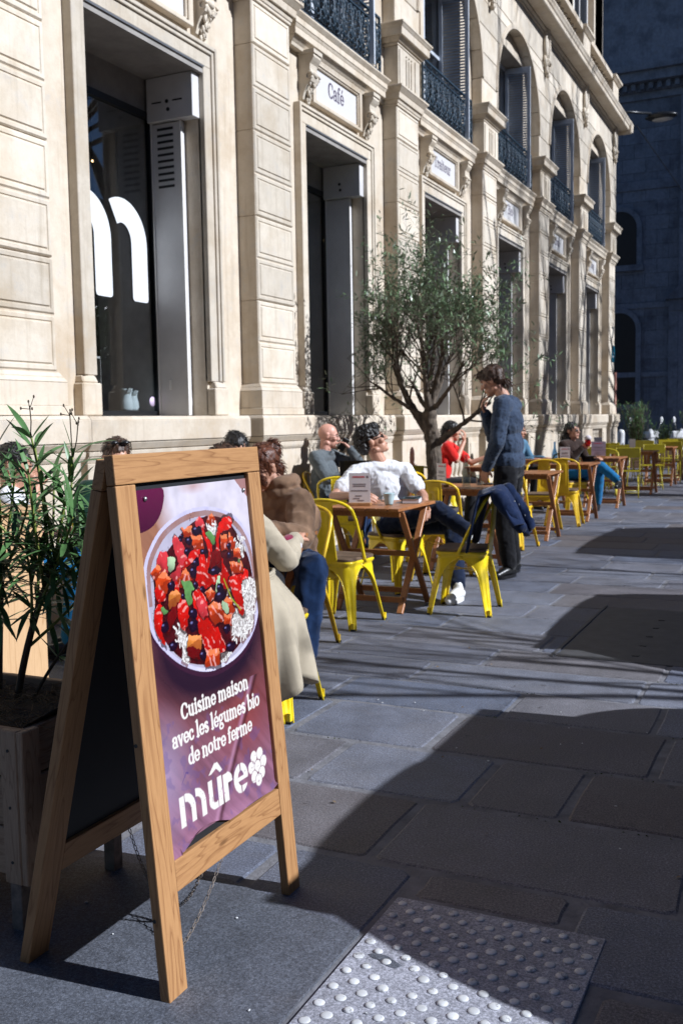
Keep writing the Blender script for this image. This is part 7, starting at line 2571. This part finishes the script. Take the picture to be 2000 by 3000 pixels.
# tall arched window
def arched(x, w_, z0, z1, parent, deep=-0.16):
    r = w_ / 2
    a = [(x + r * cos(t), z1 + r * sin(t)) for t in [pi * i / 14 for i in range(15)]]
    poly = [(x + r, z0)] + a + [(x - r, z0)]
    fo = [(x + (r + .22) * cos(t), z1 + (r + .22) * sin(t)) for t in [pi * i / 14 for i in range(15)]]
    m = MB()
    for i in range(14):
        q = [a[i], fo[i], fo[i + 1], a[i + 1]]
        m.prism([(p[0], p[1]) for p in q], 'y', deep, 0.0)
    m.box(x - r - .22, x - r, deep, 0.0, z0, z1).box(x + r, x + r + .22, deep, 0.0, z0, z1).box(x - r - .3, x + r + .3, deep - .1, 0.0, z0 - .25, z0)
    w = m.build('window', C, parent)
    put('pane', MB().prism(poly, 'y', -0.07, -0.05).mesh('pane', M['blackmetal']), w)
arched(-3.2, 1.5, 1.9, 5.2, ch)
arched(-3.2, 1.5, 8.0, 9.6, ch)
m = MB()
m.prism([(-1.2, 6.4), (1.6, 6.4), (0.2, 7.7)], 'y', -0.5, 0.0)
m.box(-1.05, 1.45, -0.35, 0.0, 5.9, 6.39)
m.build('pediment', C, ch)
for x in (-0.85, 1.25):
    MB().box(x - 0.2, x + 0.2, -0.3, 0.0, 0, 5.9).build('half_column', C, ch)
MB().box(-0.6, 1.0, -0.05, 0.0, 0, 4.6).build('door', M['blackmetal'], ch)

lampo = thing('street_lamp', 'dark street lamp head reaching out past the building corner', 'street lamp', (0.0, 28.0, 9.0))
MB().tube([(-0.5, -0.8, 0.1), (0.2, -0.5, 0.28), (0.7, 0, 0.30)], 0.035, 8).build('arm', M['blackmetal'], lampo)
MB().ell((0.95, 0.1, 0.22), (0.42, 0.22, 0.11), None, 16, 10).build('lamp_head', M['blackmetal'], lampo)
MB().ell((0.98, 0.1, 0.14), (0.28, 0.16, 0.06), None, 14, 8).build('lens', M['lampglass'], lampo)
cb = MB().tube([(0.3, 28.2, 9.1), (0.9, 34, 8.35), (1.8, 40, 8.2), (2.5, 45.9, 8.6)], 0.012, 5).build('overhead_cable', M['blackmetal'])
tag(cb, 'thin cable running from the corner to the church', 'cable')
pp_ = MB().tube([(-0.10, 27.6, -0.02), (-0.10, 27.6, 2.55)], 0.05, 8)
tag(pp_.build('copper_post', M['copper']), 'thin reddish post standing at the far corner of the building', 'post')

def planter_box(x, y, L, label):
    r = thing('long_planter', label, 'planter', (x, y, 0), 0, 'wooden planters at the far end')
    for i in range(3):
        MB().box(-0.25, 0.25, -0.2, 0.2, 0.04 + i * 0.16, 0.19 + i * 0.16).build('plank', M['planter'], r, 0.004)
    return r
def bush(x, y, z, h, wd, nst, seed, label):
    rr = random.Random(seed)
    r = thing('oleander_bush', label, 'shrub', (x, y, z), 0, 'oleander bushes at the far end')
    st, lv = MB(), MB()
    for k in range(nst):
        a = rr.uniform(0, 2 * pi)
        top = V_((wd * cos(a) * rr.random(), wd * sin(a) * rr.random(), h * rr.uniform(.6, 1.0)))
        b = V_((top.x * 0.2, top.y * 0.2, 0))
        mid = b.lerp(top, .5) + V_((rr.uniform(-.05, .05), rr.uniform(-.05, .05), 0))
        st.tube([b, mid, top], [0.008, 0.006, 0.003], 5)
        for q in range(34):
            t = rr.uniform(.25, 1)
            p = b.lerp(mid, t * 2) if t < .5 else mid.lerp(top, t * 2 - 1)
            d = V_((rr.uniform(-1, 1), rr.uniform(-1, 1), rr.uniform(-.2, 1.2))).normalized()
            s1, _ = basis(d)
            L = rr.uniform(.09, .16)
            c = p + d * L * .5
            lv.add([p, c + s1 * L * .075, p + d * L, c - s1 * L * .075], [(0, 1, 2, 3)])
    st.build('stems', M['stembrown'], r)
    struct(lv.build('foliage', M['oleander'], r), 'stuff')
for k, (x, y, lb) in enumerate([(1.95, 26.4, 'wooden planter at the right end of the terrace'), (1.35, 26.4, 'wooden planter beside the last folding chair'), (0.75, 26.4, 'wooden planter nearest the building end')]):
    planter_box(x, y, 0.5, lb)
bush(2.05, 26.4, 0.5, 1.45, 0.45, 34, 1, 'leafy bush at the right edge of the picture at terrace end')
bush(1.35, 26.4, 0.5, 0.75, 0.4, 18, 2, 'leafy bush in the middle of the terrace end')
bush(0.70, 26.4, 0.5, 1.25, 0.55, 46, 3, 'leafy bush in front of the white scooters')

def scooter(x, y, rz, label):
    r = thing('white_scooter', label, 'scooter', (x, y, -0.12), rz, 'white scooters parked at the far end')
    Wm = M['carwhite']
    m = MB()
    m.cap((0, -0.75, 0.62), (0, -0.15, 0.66), 0.15, 0.16).cap((0, -0.55, 0.45), (0, -0.1, 0.4), 0.14, 0.12)
    m.cap((0, -0.1, 0.3), (0, 0.45, 0.28), 0.12, 0.12).cap((0, 0.50, 0.35), (0, 0.42, 0.95), 0.17, 0.13).cap((0, 0.62, 0.42), (0, 0.75, 0.38), 0.10, 0.06)
    put('body', remesh(m, 0.025, 5, 'body', Wm), r)
    MB().box(-0.13, 0.13, -0.80, -0.12, 0.76, 0.84).build('seat', M['bootblk'], r, 0.03, 2)
    MB().box(-0.2, 0.2, -1.12, -0.78, 0.78, 1.02).build('top_case', Wm, r, 0.08, 3)
    for yy in (-0.62, 0.72):
        w_ = put('wheel', MB().lathe([(0.12, -0.05), (0.22, -0.06), (0.25, -0.03), (0.25, 0.03), (0.22, 0.06), (0.12, 0.05)], 20, T=Matrix.Rotation(pi / 2, 4, 'Y')).mesh('wheel', M['rubber']), r, (0, yy, 0.25))
        put('rim', MB().lathe([(0.02, -0.04), (0.12, -0.05), (0.12, 0.05), (0.02, 0.04)], 14, T=Matrix.Rotation(pi / 2, 4, 'Y')).mesh('rim', M['steel']), w_)
    MB().tube([(-0.34, 0.36, 1.05), (0, 0.42, 1.02), (0.34, 0.36, 1.05)], 0.018, 6).build('handlebar', M['blackmetal'], r)
    for s in (-1, 1):
        mi = put('mirror', MB().tube([(s * 0.25, 0.38, 1.05), (s * 0.33, 0.36, 1.28)], 0.01, 5).mesh('mirror', M['steel']), r)
        put('mirror_glass', MB().ell((s * 0.35, 0.36, 1.36), (0.06, 0.025, 0.10)).mesh('mirror_glass', Wm), mi)
scooter(-0.6, 33.2, 0.9, 'white scooter parked against the building end')
scooter(0.3, 33.0, 0.7, 'white scooter parked behind the bushes, second from the building')
scooter(1.25, 33.3, 0.8, 'white scooter parked behind the bushes on the right')

# ================================================================ STREET SIDE (beyond the right edge): unseen cars and bare trees added for their shadows
def car(x, y, prof, wd, mat, label, zs=1.0, roofin=0.16):
    """prof: silhouette in (y, z), closed; body narrows towards the roof"""
    r = thing('unseen_car', label, 'car', (x, y, -0.12), 0, 'unseen vehicles added for their shadows')
    P_ = smoothpoly(prof, 2)
    m = MB()
    secs = [(-0.5, 0.93), (-0.46, 0.985), (-0.30, 1.0), (0.30, 1.0), (0.46, 0.985), (0.5, 0.93)]
    vs, n = [], len(P_)
    cyy = sum(p[0] for p in P_) / n
    for s, k in secs:
        for (yy, zz_) in P_:
            nar = 1.0 - roofin * max(0, (zz_ - 0.85)) / 0.7
            vs.append((s * wd * nar, cyy + (yy - cyy) * k, 0.22 + (zz_ - 0.22) * (0.5 + 0.5 * k)))
    fs = []
    for a in range(len(secs) - 1):
        for i in range(n):
            j = (i + 1) % n
            fs.append((a * n + i, a * n + j, (a + 1) * n + j, (a + 1) * n + i))
    fs += [tuple(range(n - 1, -1, -1)), tuple((len(secs) - 1) * n + i for i in range(n))]
    m.add(vs, fs, True)
    m.build('body', mat, r)
    ys = [p[0] for p in P_]
    y0, y1 = min(ys), max(ys)
    zt = max(p[1] for p in P_)
    hi_ = [p for p in P_ if p[1] > zt - 0.48]
    a0, a1 = min(p[0] for p in hi_) + 0.12, max(p[0] for p in hi_) - 0.12
    for s in (-1, 1):
        xx = s * wd * 0.5 * (1.0 - roofin * (zt - 0.35 - 0.85) / 0.7)
        xo = 0.012
        for b0_, b1_ in ((a0 + .02, (a0 + a1) / 2 - 0.03), ((a0 + a1) / 2 + 0.03, a1 - .02)):
            MB().box(min(xx, xx + s * xo), max(xx, xx + s * xo), b0_, b1_, zt - 0.45, zt - 0.13).build('window', M['blackmetal'], r, 0.004)
        for yy in (y0 + 0.42, y1 - 0.42):
            w_ = put('wheel', MB().lathe([(0.17, -0.09), (0.28, -0.09), (0.30, -0.06), (0.30, 0.06), (0.28, 0.09), (0.17, 0.09)], 24, T=Matrix.Rotation(pi / 2, 4, 'Y')).mesh('wheel', M['rubber']), r, (s * (wd / 2 - 0.08), yy, 0.30))
            put('rim', MB().lathe([(0.01, -0.092), (0.17, -0.085), (0.17, 0.085), (0.01, 0.092)], 16, T=Matrix.Rotation(pi / 2, 4, 'Y')).mesh('rim', M['steel']), w_)
        MB().ell((s * wd * 0.36, y1 - 0.03, 0.68), (0.12, 0.06, 0.07)).build('headlight', M['lampglass'], r)
        MB().ell((s * wd * 0.40, y0 + 0.03, 0.80), (0.06, 0.04, 0.12)).build('tail_light', M['red'], r)
        MB().ell((s * (wd / 2 + 0.08), a1 - 0.05, 0.98), (0.08, 0.05, 0.06)).build('mirror', mat, r)
    return r
micro = [(0.0, 0.25), (0.0, 0.6), (0.08, 0.98), (0.42, 1.52), (0.68, 1.70), (1.60, 1.72), (1.88, 1.62), (2.24, 1.42), (2.56, 1.33), (2.78, 1.12), (2.88, 0.7), (2.82, 0.25)]  # unseen vehicles: outlines shaped to cast the rounded shadows on the pavement
car(6.18, 2.10, micro, 1.55, M['carblue'], 'small dark city car parked out of view, added to cast the nearest shadow')
box_ = [(0.0, 0.25), (0.0, 0.75), (0.12, 1.15), (0.42, 1.50), (0.58, 1.70), (0.85, 1.78), (2.05, 1.80), (2.46, 1.72), (2.58, 1.30), (2.60, 0.7), (2.54, 0.25)]
car(6.18, 5.48, box_, 1.55, M['carwhite'], 'small white city car parked out of view, added to cast the second shadow')
van = [(0.0, 0.3), (-0.02, 0.8), (0.0, 1.8), (0.12, 2.35), (0.4, 2.45), (2.3, 2.45), (2.75, 2.25), (3.10, 1.40), (3.45, 1.15), (3.50, 0.7), (3.46, 0.3)]
car(6.55, 10.05, van, 1.9, M['carwhite'], 'white delivery van parked out of view, added to cast the farther shadow', roofin=0.10)

def bare_tree(seed, H, spread):
    rr = random.Random(seed)
    tr, br = MB(), MB()
    def lb(p, d, L, r, dep):
        n = 5
        pts, rs = [p.copy()], [r]
        for i in range(n):
            d = (d + V_((rr.uniform(-1, 1), rr.uniform(-1, 1), rr.uniform(-.3, .8))) * 0.16).normalized()
            p = p + d * L / n
            pts.append(p.copy())
            rs.append(r * (1 - 0.5 * (i + 1) / n))
        (tr if dep < 1 else br).tube(pts, rs, 10 if dep < 1 else (6 if dep < 3 else 3))
        if dep >= 5:
            return
        for k in range({0: 5, 1: 4, 2: 4, 3: 3, 4: 3}[dep]):
            t = 0.5 + 0.5 * (k + rr.random()) / 5 if dep else 0.72 + 0.28 * k / 5
            i = min(n - 1, int(t * n))
            q = pts[i].lerp(pts[i + 1], t * n - i)
            a, b = basis(d)
            an = rr.uniform(0, 2 * pi)
            nd = (d + (a * cos(an) + b * sin(an)) * rr.uniform(.45, .95) * spread).normalized()
            lb(q, nd, L * rr.uniform(.55, .8), rs[i] * rr.uniform(.45, .62), dep + 1)
    lb(V_((0, 0, -0.12)), V_((0, 0, 1)), H * 0.40, 0.018 * H, 0)
    return tr.mesh('trunk', M['planebark']), br.mesh('branches', M['planebark'])
TA, TBm = bare_tree(5, 19, 0.9), bare_tree(12, 19, 0.9)  # tall trees added out of view for branch shadows and window reflections
spots = [(10.6, 17.8, 0.0, TA, 'unseen bare plane tree added for shadows and reflections, second in the row'), (10.8, 23.6, 1.3, TBm, 'unseen bare plane tree added for shadows and reflections, third in the row'), (10.7, 29.5, 2.2, TA, 'unseen bare plane tree added for shadows and reflections, last in the row'), (14.5, 20.5, 3.9, TBm, 'unseen bare plane tree added for shadows and reflections, in the back row'), (9.6, 13.4, 0.7, None, 'unseen young bare tree added for shadow streaks, third of the young ones'), (9.4, 9.3, 2.0, None, 'unseen young bare tree added for shadow streaks, second of the young ones'), (9.3, 5.4, 4.0, None, 'unseen young bare tree added for shadow streaks, nearest the camera')]
TC = bare_tree(19, 8.0, 0.9)  # low unseen trees added to streak the pavement with shadow
for x, y, rz, T_, lb_ in spots:
    r = thing('unseen_tree', lb_, 'tree', (x, y, 0), rz, 'unseen bare trees added for shadows and reflections')
    me = T_ or TC
    put('trunk', me[0], r)
    struct(put('branches', me[1], r), 'stuff')

# unseen houses added across the street to hold back low sky light
HM = [plain('cream_render_far', (0.42, 0.37, 0.30), 0.9, 0, 0.1, 2), plain('grey_stone_far', (0.34, 0.31, 0.27), 0.9, 0, 0.1, 2)]
winm = MB().box(-0.05, 0.0, -0.55, 0.55, 0, 1.9)
winm = winm.mesh('window', M['blackmetal'])
for k in range(6):
    y0, hgt = -32 + k * 18.0, (12.5, 13.6, 12.0, 13.2, 12.6, 13.0)[k]
    h_ = thing('unseen_house', ['cream', 'grey', 'plain cream', 'plain grey', 'low cream', 'last grey'][k] + ' town house out of view across the street, added to block low sky', 'building', (27, y0, -0.12), 0, 'unseen houses added across the street')
    MB().box(0, 9, 0.05, 17.95, 0, hgt).build('wall', HM[k % 2], h_)
    MB().box(-0.35, 9, 0.05, 17.95, hgt, hgt + 0.3).build('cornice', HM[k % 2], h_)
    for fl_ in range(3):
        for c_ in range(6):
            put('window', winm, h_, (-0.001, 2 + c_ * 2.8, 1.2 + fl_ * 3.6))
for k in range(2):  # added behind the camera to block sky and deepen the shade
    h_ = thing('unseen_house', ['broad grey town house added behind the camera to cut sky light', 'second grey town house added behind the camera to cut sky light'][k], 'building', (-1.0 + k * 15.0, -17, -0.12), 0, 'unseen houses added behind the camera')
    MB().box(0.05, 14.95, -9, 0, 0, 13.5 + k).build('wall', HM[1], h_)
    MB().box(0.05, 14.95, -9, 0.35, 13.5 + k, 13.8 + k).build('cornice', HM[1], h_)
    wm2 = MB().box(-0.55, 0.55, 0.0, 0.05, 0, 1.9).mesh('window', M['blackmetal'])
    for fl_ in range(3):
        for c_ in range(5):
            put('window', wm2, h_, (1.7 + c_ * 2.9, 0.001, 1.2 + fl_ * 3.8))
